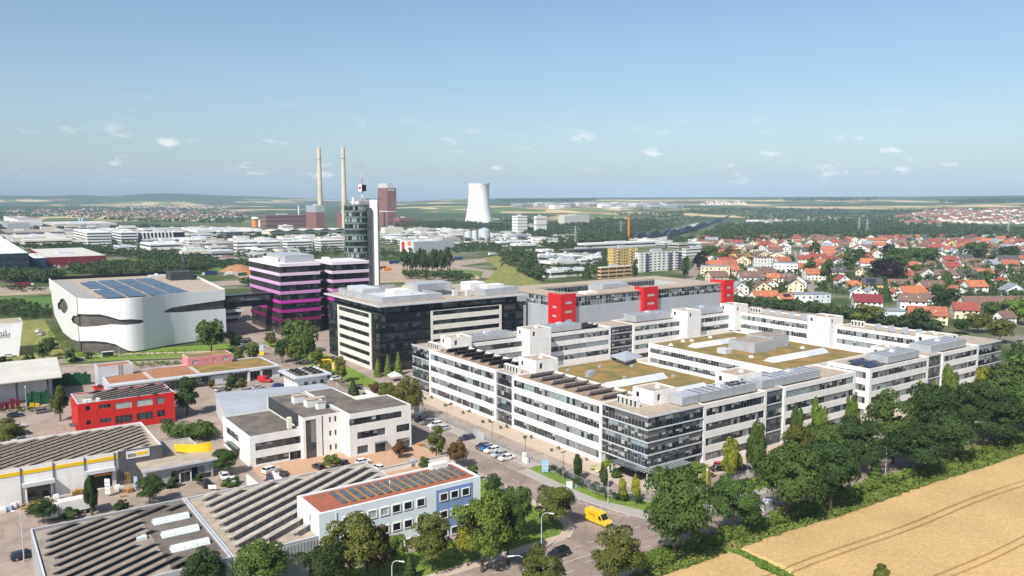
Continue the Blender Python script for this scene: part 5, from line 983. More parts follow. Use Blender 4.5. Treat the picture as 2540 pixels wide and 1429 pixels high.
GB = FB('blue_glass_office', 'dark blue glass pavilion attached to the dark red hall, far left', -240, -120, 74, 682, 634, 'glassblue', 'pale', 3, 'glassgrey', frac=.3, seg=8)[0]; FB('blue_glass_office', 'navy cube between the glass pavilion and the dark red hall', 66, 84, 116, 668, 641, mat('navy', (.03, .05, .10), .5).name, 'pale', 0)
FB('white_shed', 'white and grey box hall with orange lettering near the tall pines', 992, 1024, 1096, 627, 600, 'pale', 'metallight', 0)
x, y = G(1024, 627); t_ = MB().box(x - .3, x, y + 4, y + 14, 9, 14).build('logo_panel', 'orange', bpy.data.objects['white_shed']) if mat('orange', (.75, .24, .03), .6) else None
part('red_corner', 'redtower', bpy.data.objects['white_shed'], (x - .35, x - .05, y + 22, y + 30, 0, 13)); part('grey_cladding', 'metal', bpy.data.objects['white_shed'], (x + 2, x + 62, y - .3, y, 0, 14))
FB('industrial_row', 'low white commercial units left of the silver silos', 1040, 1060, 1150, 616, 604, 'white', 'metal', 1, 'glassgrey', frac=.3); FB('industrial_row', 'white commercial unit with red front below the silver silos', 1150, 1165, 1235, 610, 600, 'white', 'gravel2', 1, 'glassgrey', frac=.3)
FB('industrial_row', 'long white shed behind the lettered box hall', 976, 1000, 1080, 601, 591, 'white', 'pale', 1, 'glassgrey', frac=.3); FB('industrial_row', 'cream shed with curved grey side right of the round tower', 945, 955, 1000, 588, 565, 'cream', 'offwhite', 0)
FB('industrial_row', 'white roofed depot right of the tall mill blocks', 1225, 1240, 1330, 612, 600, 'pale', 'pale', 1, 'glassgrey', frac=.3); FB('industrial_row', 'low white depot beside the motorway bridge pier', 1265, 1290, 1330, 622, 606, 'white', 'metallight', 1, 'glassgrey', frac=.3)
FB('mill_block', 'tall white mill block with small windows, left of the pair', 1270, 1284, 1308, 582, 536, 'white', 'pale', 6, 'blind', frac=.2); FB('mill_block', 'tall white mill block right of the pair, narrow', 1324, 1330, 1356, 581, 537, 'white', 'pale', 3, 'blind', frac=.15)
FB('mill_bridge', 'low white link between the two tall mill blocks', 1306, 1308, 1328, 580, 558, 'pale', 'pale', 1, 'glassgrey', frac=.4); FB('far_hall', 'pale green-white hall on the wooded slope, far centre', 1385, 1400, 1462, 560, 535, 'offwhite', 'offwhite', 0)
for i, (px, b0, t0, w_) in enumerate(((1161, 598, 575, 19), (1178, 598, 573, 15), (1201, 599, 569, 29), (1239, 603, 590, 22), (1277, 603, 590, 18))):
    x, y = G(px, b0); d = x * FX + y * FY; s_ = thing('storage_silo', ['leftmost silver storage silo of the group', 'narrow silver silo between the two wide ones', 'widest silver storage silo of the group', 'low white tank right of the silver silos', 'rightmost low white tank near the mill'][i], 'silo', (x, y, 0), 'storage silos')
    rr_ = w_ * d / F / 2; hh = HG(px, b0, t0); MB().cyl(x, y, 0, hh, rr_, n=20).build('tank', 'metallight' if i < 3 else 'pale', s_); MB().cyl(x, y, hh, hh + rr_ * .35, rr_, .6, 20).build('lid', 'metal', s_)
# power station
def pstat():
    FB('turbine_hall', 'long brick turbine hall of the power station with light window grid', 646, 660, 765, 566, 534, 'brick', 'metaldark', 3, 'glassgrey', 'power station', frac=.25)
    r_, x, y, lx, ly, h = FB('boiler_house', 'tall brick and silver boiler house below the left chimney', 760, 785, 806, 570, 510, 'brick', 'metal', 0, cat='power station'); MB().box(x - .3, x + lx + .3, y - .3, y + ly * .98, h * .72, h + .5).build('silver_cladding', 'metal', r_)
    r_, x, y, lx, ly, h = FB('boiler_house', 'brick tower block with silver top and small blue sign right of the glass tower', 938, 962, 984, 562, 466, 'brick', 'metal', 0, cat='power station'); part('silver_top', 'metallight', r_, (x + 1, x + lx * .8, y + 1, y + ly - 1, h, h + 12)); part('white_course', 'pale', r_, (x - .3, x + lx, y - .3, y + ly, h * .38, h * .4)); part('sign_board', 'pale', r_, (x + lx * .1, x + lx * .75, y - .5, y, h * .93, h * .97)); part('sign_mark', 'blue', r_, (x + lx * .2, x + lx * .65, y - .7, y - .5, h * .94, h * .96))
    FB('brick_annex', 'low brick annex right of the brick tower block', 976, 990, 1026, 563, 541, 'brick', 'brick', 1, 'glassgrey', 'power station', frac=.15); FB('brick_annex', 'brick block below the right chimney', 836, 846, 862, 566, 527, 'brick', 'metaldark', 0, cat='power station')
    FB('coal_bunker', 'white low building in front of the turbine hall', 690, 700, 728, 573, 560, 'white', 'pale', 2, 'glassgrey', frac=.3)
    for lbl, px, t0, w0, w1 in (('left of the two tall cream power station chimneys', 796, 367, 7.0, 4.2), ('right of the two tall cream power station chimneys', 855, 365, 7.0, 4.2)):
        b0 = 566; x, y = G(px, b0); hh = HG(px, b0, t0); c_ = thing('tall_chimney', lbl, 'chimney', (x, y, 0), 'power station chimneys'); d = (x * FX + y * FY) / F
        dx, dy = (0, 0)
        MB().cyl(x, y, 0, hh * .86, w0 * d, w1 * d * 1.12, 24, cap=False).cyl(x, y, hh * .86, hh, w1 * d * 1.12, w1 * d, 24).build('shaft', mat('chimneycream', (.60, .52, .40), .85, .08, .02), c_, smooth=False); MB().cyl(x, y, hh * .86, hh * .865, w1 * d * 1.25, n=24).build('gallery_ring', 'metaldark', c_)
    px, b0, t0 = 1188, 557, 455; x, y = G(px, b0); hh = HG(px, b0, t0); d = (x * FX + y * FY) / F; ct = thing('cooling_tower', 'huge white hyperbolic cooling tower', 'cooling tower', (x, y, 0)); mb = MB(); n_ = 64; prof = []
    for i in range(25): t = i / 24; r0 = 24.3 * math.sqrt(1 + ((t - .80) / .79) ** 2) if t < .8 else 24.3 * math.sqrt(1 + ((t - .8) / .5) ** 2); prof.append((r0 * d * 1.04, t * hh))
    vs = [(x + r * math.cos(2 * math.pi * k / n_), y + r * math.sin(2 * math.pi * k / n_), z) for r, z in prof for k in range(n_)]
    inn = [(x + (r - 1.2) * math.cos(2 * math.pi * k / n_), y + (r - 1.2) * math.sin(2 * math.pi * k / n_), z) for r, z in reversed(prof[12:]) for k in range(n_)]; V = vs + inn; rows = len(prof) + len(prof[12:])
    mb.add(V, [(i * n_ + k, i * n_ + (k + 1) % n_, (i + 1) * n_ + (k + 1) % n_, (i + 1) * n_ + k) for i in range(rows - 1) for k in range(n_)]); mb.build('shell', mat('coolwhite', (.80, .78, .74), .85, .04, .03), ct, smooth=True); MB().cyl(x, y, hh - 1.5, hh + .3, prof[-1][0] + .5, n=n_, cap=False).build('rim', 'pale', ct)
    x, y = G(633, 563); hh = HG(633, 563, 538); o = thing('orange_silo', 'slim orange and white silo tower left of the turbine hall', 'silo', (x, y, 0)); MB().cyl(x, y, 0, hh * .8, 8, n=12).build('shaft', 'orange', o); MB().cyl(x + 12, y - 6, 0, hh * .7, 6, n=12).build('side_shaft', 'pale', o); MB().cyl(x, y, hh * .8, hh, 10, 6, 12).build('head', 'white', o)
    x, y = G(742, 564); o = thing('white_pole_stack', 'slim white exhaust stack in front of the turbine hall', 'chimney', (x, y, 0)); MB().cyl(x, y, 0, HG(742, 564, 510), 2.2, 1.6, 10).build('stack', 'white', o); MB().cyl(x, y, 0, 6, 4, 3, 10).build('base', 'concrete', o)
pstat()
# apartment blocks and low commercial buildings right of centre
def tower_block(lbl, px0, c, px1, base, top, wm, bm, n):
    r_, x, y, lx, ly, h = FB('apartment_block', lbl, px0, c, px1, base, top, wm, 'gravel2', 0, cat='apartment block'); fh = h / n
    for k in range(n):
        z = k * fh + fh * .35
        for j in range(9):
            a = x + lx * (.05 + j * .1); part('window', 'glass' if j % 3 else 'blind', r_, (a, a + lx * .045, y - .1, y, z, z + fh * .4))
        for a0, a1 in ((.15, .22), (.68, .75), (.9, .99)): part('balcony', bm, r_, (x + lx * a0, x + lx * a1, y - 1.2, y, z - .3, z + .6))
        for j in range(3): b = y + ly * (.1 + j * .3); part('window', 'glass', r_, (x - .1, x, b, b + ly * .15, z, z + fh * .4))
    return r_
tower_block('white high-rise apartment block with blue balconies and small square windows', 1574, 1584, 1690, 676, 628, 'white', 'glassblue', 7); tower_block('yellow and cream high-rise apartment block left of the white one', 1507, 1520, 1580, 668, 618, mat('yellowwall', (.66, .46, .16), .8, .08, .08).name, 'cream', 7)
FB('sand_coloured_flats', 'sand-coloured low flats with white roof boxes in front of the high-rises', 1482, 1490, 1566, 692, 664, mat('sand', (.60, .40, .20), .8).name, 'pale', 3, 'glass', frac=.4, seg=4); FB('retail_shed', 'pale grey low retail shed left of the sand-coloured flats', 1330, 1365, 1460, 690, 672, 'white', 'metallight', 1, 'glassgrey', frac=.35)
FB('retail_shed', 'grey-roofed white workshop behind the low retail shed', 1340, 1380, 1440, 672, 650, 'pale', 'concrete', 1, 'glass', frac=.3); FB('retail_shed', 'white roofed shed with small windows beside the street, centre right', 1430, 1440, 1470, 664, 644, 'white', 'white', 2, 'glass', frac=.3, seg=4)
FB('bus_depot', 'dark glazed depot hall with flat roof behind the retail sheds', 1386, 1400, 1505, 638, 620, 'metaldark', 'gravel2', 1, 'glassblue', frac=.6); FB('long_office', 'long white office behind the high-rises', 1690, 1700, 1760, 640, 617, 'pale', 'gravel2', 3, 'glass', frac=.3)
FB('retail_shed', 'long pale shed behind the dark depot hall', 1430, 1450, 1640, 618, 605, 'pale', 'pale', 1, 'glassgrey', frac=.3)
# orange crane
x, y = G(1559, 598); o = thing('tower_crane', 'slim orange construction crane mast with cabin', 'crane', (x, y, 0)); hh = HG(1559, 598, 541); MB().box(x - 1.1, x + 1.1, y - 1.1, y + 1.1, 4, hh).build('mast', 'orange', o); MB().box(x - 4, x + 6, y - 3, y + 3, 0, 5).build('carriage', 'orange', o); MB().tube([(x, y, hh), (x + 12, y + 20, hh + 1)], .8).build('jib', 'orange', o)
# wavy dark noise barriers along the motorway
nb = thing('wavy_noise_barrier', 'long dark wave-shaped roof line along the distant motorway', 'noise barrier', (*G(1700, 575), 0))
for off, a, b, hh in ((0, (1575, 599), (1730, 573), 14), (1, (1655, 596), (1812, 541), 15)):
    mb = MB(); n_ = 60; prev = None
    for i in range(n_ + 1):
        t = i / n_; px, py = a[0] + (b[0] - a[0]) * t, a[1] + (b[1] - a[1]) * t; p = G(px, py); z = hh * (.35 + .65 * abs(math.sin(t * math.pi * 4.5)) ** .8) * (1 - .3 * t)
        q = (p[0] + 5, p[1] + 9)
        if prev: mb.add([(*prev[0], 0), (*p, 0), (*p, z), (*prev[0], prev[2]), (*prev[1], prev[2] + 1.5), (*q, z + 1.5)], [(0, 1, 2, 3), (3, 2, 5, 4)])
        prev = (p, q, z)
    mb.build('barrier_panel', mat('slate', (.05, .06, .09), .5, .2, .02).name, nb)
surf('motorway', 'concrete', [G(1600, 596), G(1650, 600), G(1790, 548), G(1812, 540), G(1800, 537), G(1700, 560)], .1)
# meadow, embankment, roads near the interchange
mat('grassfar', (.15, .21, .045), .95, .2, .03, col2=(.10, .15, .035))
surf('meadow', 'grassfar', [G(262, 640), G(440, 650), G(470, 664), G(400, 668), G(300, 652), G(265, 652)], .05); surf('meadow', 'grassfar', [G(1120, 665), G(1200, 668), G(1205, 680), G(1130, 690)], .06); surf('meadow', 'grassfar', [G(470, 668), G(620, 660), G(620, 664), G(480, 680)], .05)
surf('interchange_road', 'asphaltold', [G(1000, 655), G(1120, 648), G(1260, 636), G(1330, 634), G(1330, 639), G(1240, 646), G(1140, 660), G(1230, 672), G(1215, 690), G(1190, 690), G(1200, 674), G(1100, 664), G(1000, 665)], .08); surf('motorway_road', 'asphaltold', [G(0, 712), G(130, 712), G(330, 708), G(620, 694), G(620, 706), G(340, 718), G(0, 730)], .05)
surf('soil_strip', 'soil', [G(0, 722), G(125, 720), G(125, 729), G(0, 734)], .07); surf('vineyard', mat('vine', (.10, .19, .03), .95, .3, .12, col2=(.05, .11, .018)).name, [G(0, 738), G(130, 736), G(140, 770), G(60, 772), G(0, 765)], .04)
em = MB(); P0 = [G(1198, 640), G(1262, 630), G(1330, 640), G(1345, 712), G(1280, 720), G(1190, 712), G(1225, 690), G(1240, 670)]
cx_, cy_ = sum(p[0] for p in P0) / 8, sum(p[1] for p in P0) / 8; I0 = [(cx_ + (p[0] - cx_) * .45, cy_ + (p[1] - cy_) * .45) for p in P0]
em.add([(*p, 0) for p in P0] + [(*p, 6.5) for p in I0], [(i, (i + 1) % 8, 8 + (i + 1) % 8, 8 + i) for i in range(8)] + [tuple(range(8, 16))]); tag(em.build('embankment', 'grassdry'), kind='structure')
# flat-roofed industrial halls, each one a thing
ORD = ['first', 'second', 'third', 'fourth', 'fifth', 'sixth', 'seventh', 'eighth', 'ninth', 'tenth', 'eleventh', 'twelfth', 'thirteenth', 'fourteenth', 'fifteenth', 'sixteenth', 'seventeenth', 'eighteenth', 'nineteenth', 'twentieth', 'twenty-first', 'twenty-second', 'twenty-third', 'twenty-fourth']
PLACED = [(o.location.x, o.location.y, 26) for o in bpy.data.objects if o.parent is None and o.type == 'EMPTY' and o.location.x * FX + o.location.y * FY > 480]
IW = [('white', 'white'), ('pale', 'pale'), ('concrete', 'stone-grey'), ('metal', 'grey metal'), ('cream', 'cream'), ('white', 'white')]; IR = ['offwhite', 'gravel2', 'metal', 'pale', 'gravel']
def estate(where, polys, count, seed, size, hts):
    rr = random.Random(seed); out = []
    for poly, cnt in zip(polys, count):
        x0, x1 = min(p[0] for p in poly), max(p[0] for p in poly); y0, y1 = min(p[1] for p in poly), max(p[1] for p in poly); k = g_ = 0
        while k < cnt and g_ < cnt * 60:
            g_ += 1; px, py = rr.uniform(x0, x1), rr.uniform(y0, y1)
            if not inpoly(px, py, poly): continue
            x, y = G(px, py); w_, d_, h = rr.uniform(*size) / 2, rr.uniform(*size) / 2 * .8, rr.uniform(*hts); r0 = max(w_, d_)
            if any(abs(x - a) < (r0 + b_) * .8 and abs(y - b) < (r0 + b_) * .8 for a, b, b_ in PLACED): continue
            k += 1; PLACED.append((x, y, r0)); wm, wn = rr.choice(IW); o = thing('industrial_hall', None, 'hall', (x, y, 0), 'industrial halls'); MB().box(x - w_, x + w_, y - d_, y + d_, 0, h).build('wall', wm, o); MB().box(x - w_ + .4, x + w_ - .4, y - d_ + .4, y + d_ - .4, h, h + .2).build('roof', rr.choice(IR), o)
            for fl in range(int(h / 3.6) if rr.random() < .8 else 0): z = fl * 3.6 + 1.0; part('window_band', rr.choice(('glassgrey', 'glass', 'glassblue')), o, (x - w_ * .94, x + w_ * .94, y - d_ - .15, y - d_, z, z + 1.6), (x - w_ - .15, x - w_, y - d_ * .94, y + d_ * .94, z, z + 1.6))
            if rr.random() < .6: part('roof_unit', 'metallight', o, (x - w_ * .3, x + w_ * .1, y - d_ * .2, y + d_ * .3, h + .2, h + 2))
            out.append((py, px, o, wn))
    out.sort(key=lambda q: -q[0])
    for ri in range(0, len(out), 20):
        for ci, q in enumerate(sorted(out[ri:ri + 20], key=lambda a: a[1])): q[2]['label'] = '%s flat-roofed hall, %s from left, %s row %s' % (q[3], ORD[ci], ORD[ri // 20], where)
# far white industry and villages: too far to tell one from another
def far_mass(name, label, polys, count, kinds, seed, size=(8, 16), hts=(5, 8), gable=True):
    rr = random.Random(seed); mb = MB(); ml = []
    for poly, cnt in zip(polys, count):
        x0, x1 = min(p[0] for p in poly), max(p[0] for p in poly); y0, y1 = min(p[1] for p in poly), max(p[1] for p in poly); k = 0; g_ = 0
        while k < cnt and g_ < cnt * 40:
            g_ += 1; px, py = rr.uniform(x0, x1), rr.uniform(y0, y1)
            if not inpoly(px, py, poly): continue
            k += 1; x, y, z = GT(px, py); w_, d_, h = rr.uniform(*size) / 2, rr.uniform(*size) / 2, rr.uniform(*hts); wm, rm = rr.randrange(kinds[0] if gable else 4), kinds[0] + rr.randrange(kinds[1])
            mb.box(x - w_, x + w_, y - d_, y + d_, z - 1, z + h, wm)
            if not gable:
                mb.box(x - w_ + .4, x + w_ - .4, y - d_ + .4, y + d_ - .4, z + h, z + h + .2, 4 + rr.randrange(3)); nfl = max(1, int(h / 3.6)) if rr.random() < .75 else 0
                for fl in range(nfl): zz_ = z + fl * 3.6 + 1; mb.box(x - w_ * .94, x + w_ * .94, y - d_ - .15, y - d_, zz_, zz_ + 1.5, 7); mb.box(x - w_ - .15, x - w_, y - d_ * .94, y + d_ * .94, zz_, zz_ + 1.5, 7)
            if gable:
                A = [(x - w_ - .4, y - d_ - .4, z + h), (x + w_ + .4, y - d_ - .4, z + h), (x + w_ + .4, y + d_ + .4, z + h), (x - w_ - .4, y + d_ + .4, z + h)]
                if rr.random() < .5: A += [(x - w_, y, z + h + d_ * .8), (x + w_, y, z + h + d_ * .8)]; mb.add(A, [(0, 1, 5, 4), (2, 3, 4, 5), (0, 4, 3), (1, 2, 5)], rm)
                else: A += [(x, y - d_, z + h + w_ * .8), (x, y + d_, z + h + w_ * .8)]; mb.add(A, [(0, 4, 5, 3), (1, 2, 5, 4), (0, 1, 4), (2, 3, 5)], rm)
    return tag(mb.build(name, ['white', 'cream', 'pale', 'wallfar', 'rooffar', 'roofbrown'][:sum(kinds)] if gable else ['white', 'pale', 'concrete', 'metal', 'offwhite', 'gravel2', 'metal', 'glassgrey']), label, 'village' if gable else 'industrial estate', kind='stuff')
mat('wallfar', (.6, .56, .5), .9); mat('rooffar', (.30, .13, .09), .85, .15, .5); mat('rooforange', (.36, .125, .07), .85, .15, .5); mat('roofbrown', (.19, .115, .09), .85, .15, .5); mat('roofred', (.29, .075, .055), .85, .15, .5)
far_mass('far_village', 'distant village of white houses with red roofs at the left horizon', [[(0, 522), (250, 520), (560, 526), (630, 540), (480, 552), (300, 545), (100, 536)], [(300, 512), (560, 514), (560, 519), (300, 517)]], (240, 60), (4, 2), 5)
far_mass('far_village', 'distant white and red village on the slope at the right edge', [[(2210, 545), (2330, 520), (2540, 522), (2540, 556), (2440, 556), (2300, 546)], [(2230, 552), (2330, 556), (2330, 562), (2250, 560)]], (260, 40), (4, 2), 6); far_mass('far_village', 'tiny pale village near the right-hand ridge', [[(1740, 503), (1850, 501), (1850, 508), (1740, 510)]], (70,), (3, 3), 9)
far_mass('far_industry', 'distant white factory sheds on the plateau right of the cooling tower', [[(1285, 512), (1400, 508), (1500, 506), (1680, 506), (1680, 520), (1500, 520), (1400, 520), (1300, 517)]], (55,), (2, 2), 7, (30, 85), (10, 18), False); far_mass('far_industry', 'pale greenhouse sheds in the valley fields at right', [[(1880, 549), (2040, 547), (2040, 553), (1880, 554)], [(2130, 612), (2131, 613), (2130, 613)]], (16, 0), (2, 2), 8, (25, 60), (5, 7), False)
estate('left of the silver silos', [[(950, 575), (1145, 574), (1145, 602), (1060, 608), (950, 604)], [(1215, 585), (1420, 592), (1420, 612), (1230, 606)]], (52, 26), 12, (16, 36), (5, 10)); estate('behind the striped offices', [[(110, 572), (460, 574), (640, 573), (640, 592), (460, 602), (470, 612), (280, 604), (120, 592)], [(0, 590), (180, 596), (180, 612), (30, 612)]], (70, 10), 14, (22, 50), (7, 13))
estate('behind the banded white offices', [[(460, 600), (640, 604), (856, 592), (856, 618), (640, 640), (480, 645)]], (50,), 15, (16, 36), (6, 13))
estate('right of the embankment', [[(1340, 636), (1490, 636), (1490, 660), (1345, 680)], [(1560, 600), (1740, 604), (1740, 625), (1560, 618)]], (18, 10), 16, (14, 30), (5, 9))
# ------------------------------------------------------------------ residential town at right
mat('roofterra', (.42, .15, .08), .85, .14, .7); mat('rooforange2', (.46, .155, .07), .85, .12, .7); mat('roofdark', (.085, .08, .082), .8, .15, .6); mat('roofmaroon', (.20, .035, .04), .8, .12, .6); mat('roofslate', (.26, .29, .33), .6, .1, .5)
mat('wallcream', (.70, .61, .44), .85, .05, .4); mat('wallyellow', (.70, .50, .16), .85, .05, .4); mat('wallwhite', (.76, .75, .72), .85, .05, .4); mat('wallblue', (.60, .65, .70), .85, .05, .4)
ROOFN = {'rooforange': 'red-orange', 'roofterra': 'terracotta', 'rooforange2': 'bright orange', 'roofbrown': 'brown', 'roofred': 'red', 'roofdark': 'dark grey', 'roofmaroon': 'dark red', 'roofslate': 'slate grey'}
WALLN = {'wallcream': 'cream', 'wallyellow': 'yellow', 'wallwhite': 'white', 'wallblue': 'pale blue'}
def house_meshes(W, D, E, Rg, wm, rm, gab):
    k = ('h', W, D, E, Rg, wm, rm, gab)
    if k in CM: return CM[k]
    w_, d_ = W / 2, D / 2; o = .5; th = .22; mb = MB()
    if gab:   # ridge runs front to back, gable faces local -y
        mb.add([(-w_, -d_, 0), (w_, -d_, 0), (w_, d_, 0), (-w_, d_, 0), (-w_, -d_, E), (w_, -d_, E), (w_, d_, E), (-w_, d_, E), (0, -d_, E + Rg), (0, d_, E + Rg)], [(0, 1, 5, 8, 4), (1, 2, 6, 5), (2, 3, 7, 9, 6), (3, 0, 4, 7)])
        r_ = MB(); q = o * Rg / w_
        r_.slab((-w_ - o, -d_ - o, E - q), (0, -d_ - o, E + Rg), (0, d_ + o, E + Rg), (-w_ - o, d_ + o, E - q), th); r_.slab((0, -d_ - o, E + Rg), (w_ + o, -d_ - o, E - q), (w_ + o, d_ + o, E - q), (0, d_ + o, E + Rg), th)
    else:
        mb.add([(-w_, -d_, 0), (w_, -d_, 0), (w_, d_, 0), (-w_, d_, 0), (-w_, -d_, E), (w_, -d_, E), (w_, d_, E), (-w_, d_, E), (-w_, 0, E + Rg), (w_, 0, E + Rg)], [(0, 1, 5, 4), (1, 2, 6, 9, 5), (2, 3, 7, 6), (3, 0, 4, 8, 7)])
        r_ = MB(); q = o * Rg / d_
        r_.slab((-w_ - o, -d_ - o, E - q), (w_ + o, -d_ - o, E - q), (w_ + o, 0, E + Rg), (-w_ - o, 0, E + Rg), th); r_.slab((-w_ - o, 0, E + Rg), (w_ + o, 0, E + Rg), (w_ + o, d_ + o, E - q), (-w_ - o, d_ + o, E - q), th)
    CM[k] = (mb.mesh('wall', wm), r_.mesh('roof', rm)); return CM[k]
HOUSES = []
def house(px0, px1, base, kind, wm, rm, E=5.2, rot=None, pv=False, label=None, D=None):
    pc = (px0 + px1) / 2; x, y = G(pc, base); d = x * FX + y * FY; W = (px1 - px0) * d / F * (.86 if kind != 'flat' else .9); W = max(6, min(W, 60)); D = D or min(11, max(7.5, W * .8)); W = round(W, 0); D = round(D, 0)
    rz = -AZ + (random.uniform(-.3, .3) if rot is None else rot); f = Vector((-math.sin(rz), math.cos(rz))); cx, cy = x + f.x * D / 2, y + f.y * D / 2
    root = thing('house', label, 'house', (cx, cy, 0), 'houses of the residential town', rz)
    def ch(nm, me, par=root, loc=(0, 0, 0), r_=0.0): o = bpy.data.objects.new(nm, me); COL.objects.link(o); o.parent = par; o.location = loc; o.rotation_euler = (0, 0, r_); return o
    Rg = round(min(W, 13) * .36, 1) if kind == 'g' else round(D * .38, 1)
    if kind == 'flat':
        k = ('hf', W, D, E, wm)
        if k not in CM: CM[k] = MB().box(-W / 2, W / 2, -D / 2, D / 2, 0, E).mesh('wall', wm); CM[k + ('r',)] = MB().box(-W / 2 - .3, W / 2 + .3, -D / 2 - .3, D / 2 + .3, E, E + .35).mesh('roof', rm)
        ch('wall', CM[k]); rf = ch('roof', CM[k + ('r',)])
    else:
        a, b = house_meshes(W, D, E, Rg, wm, rm, kind == 'g'); ch('wall', a); rf = ch('roof', b)
        ch('chimney', boxmesh(.8, .8, 1.8, random.choice(('brick', 'pale')), 'chimney'), rf, (W * .2, D * .12, E + Rg * .55))
        if pv and kind == 'e':
            dd = D / 2 + .3; q = Vector((0, Rg, -dd)).normalized()
            for i in range(int(W * .6 / 1.7)):
                for j in range(2): xx = -W * .3 + i * 1.7; t0, t1 = .25 + j * .3, .52 + j * .3; MBp = ('pvr', round(Rg, 1), round(dd, 1), j); CM.setdefault(MBp, MB().slab((0, -dd * (1 - t0), E + Rg * t0 + .3), (1.6, -dd * (1 - t0), E + Rg * t0 + .3), (1.6, -dd * (1 - t1), E + Rg * t1 + .3), (0, -dd * (1 - t1), E + Rg * t1 + .3), .06).mesh('solar_panel', 'pv')); ch('solar_panel', CM[MBp], rf, (xx, 0, 0))
        elif kind == 'e' and random.random() < .6:
            for i in range(2): ch('roof_window', boxmesh(1.0, .1, 1.0, random.choice(('glassgrey', 'metallight')), 'roof_window'), rf, ((-.25 + i * .45) * W, -D * .28, E + Rg * .42))
    nf = max(1, int(E / 2.6)); nw = max(2, int(W / 3.2)); wmesh = boxmesh(1.2, .08, 1.3, 'glass', 'window')
    for fl in range(nf):
        for i in range(nw): ch('window', wmesh if random.random() < .75 else boxmesh(1.2, .08, 1.3, 'blindlight', 'window'), root, (-W / 2 + (i + .5) * W / nw, -D / 2, .9 + fl * 2.7))
        for i in range(max(1, int(D / 4))): ch('window', wmesh, root, (-W / 2, D / 2 - (i + .6) * D / max(1, int(D / 4)), .9 + fl * 2.7), -math.pi / 2)
    if kind == 'g': ch('window', wmesh, root, (0, -D / 2, E + .6))
    ch('door', boxmesh(1.1, .1, 2.1, random.choice(('wood', 'charcoal', 'pale')), 'door'), root, (W * .05, -D / 2, 0))
    HOUSES.append((root, pc, base, kind, wm, rm)); return root
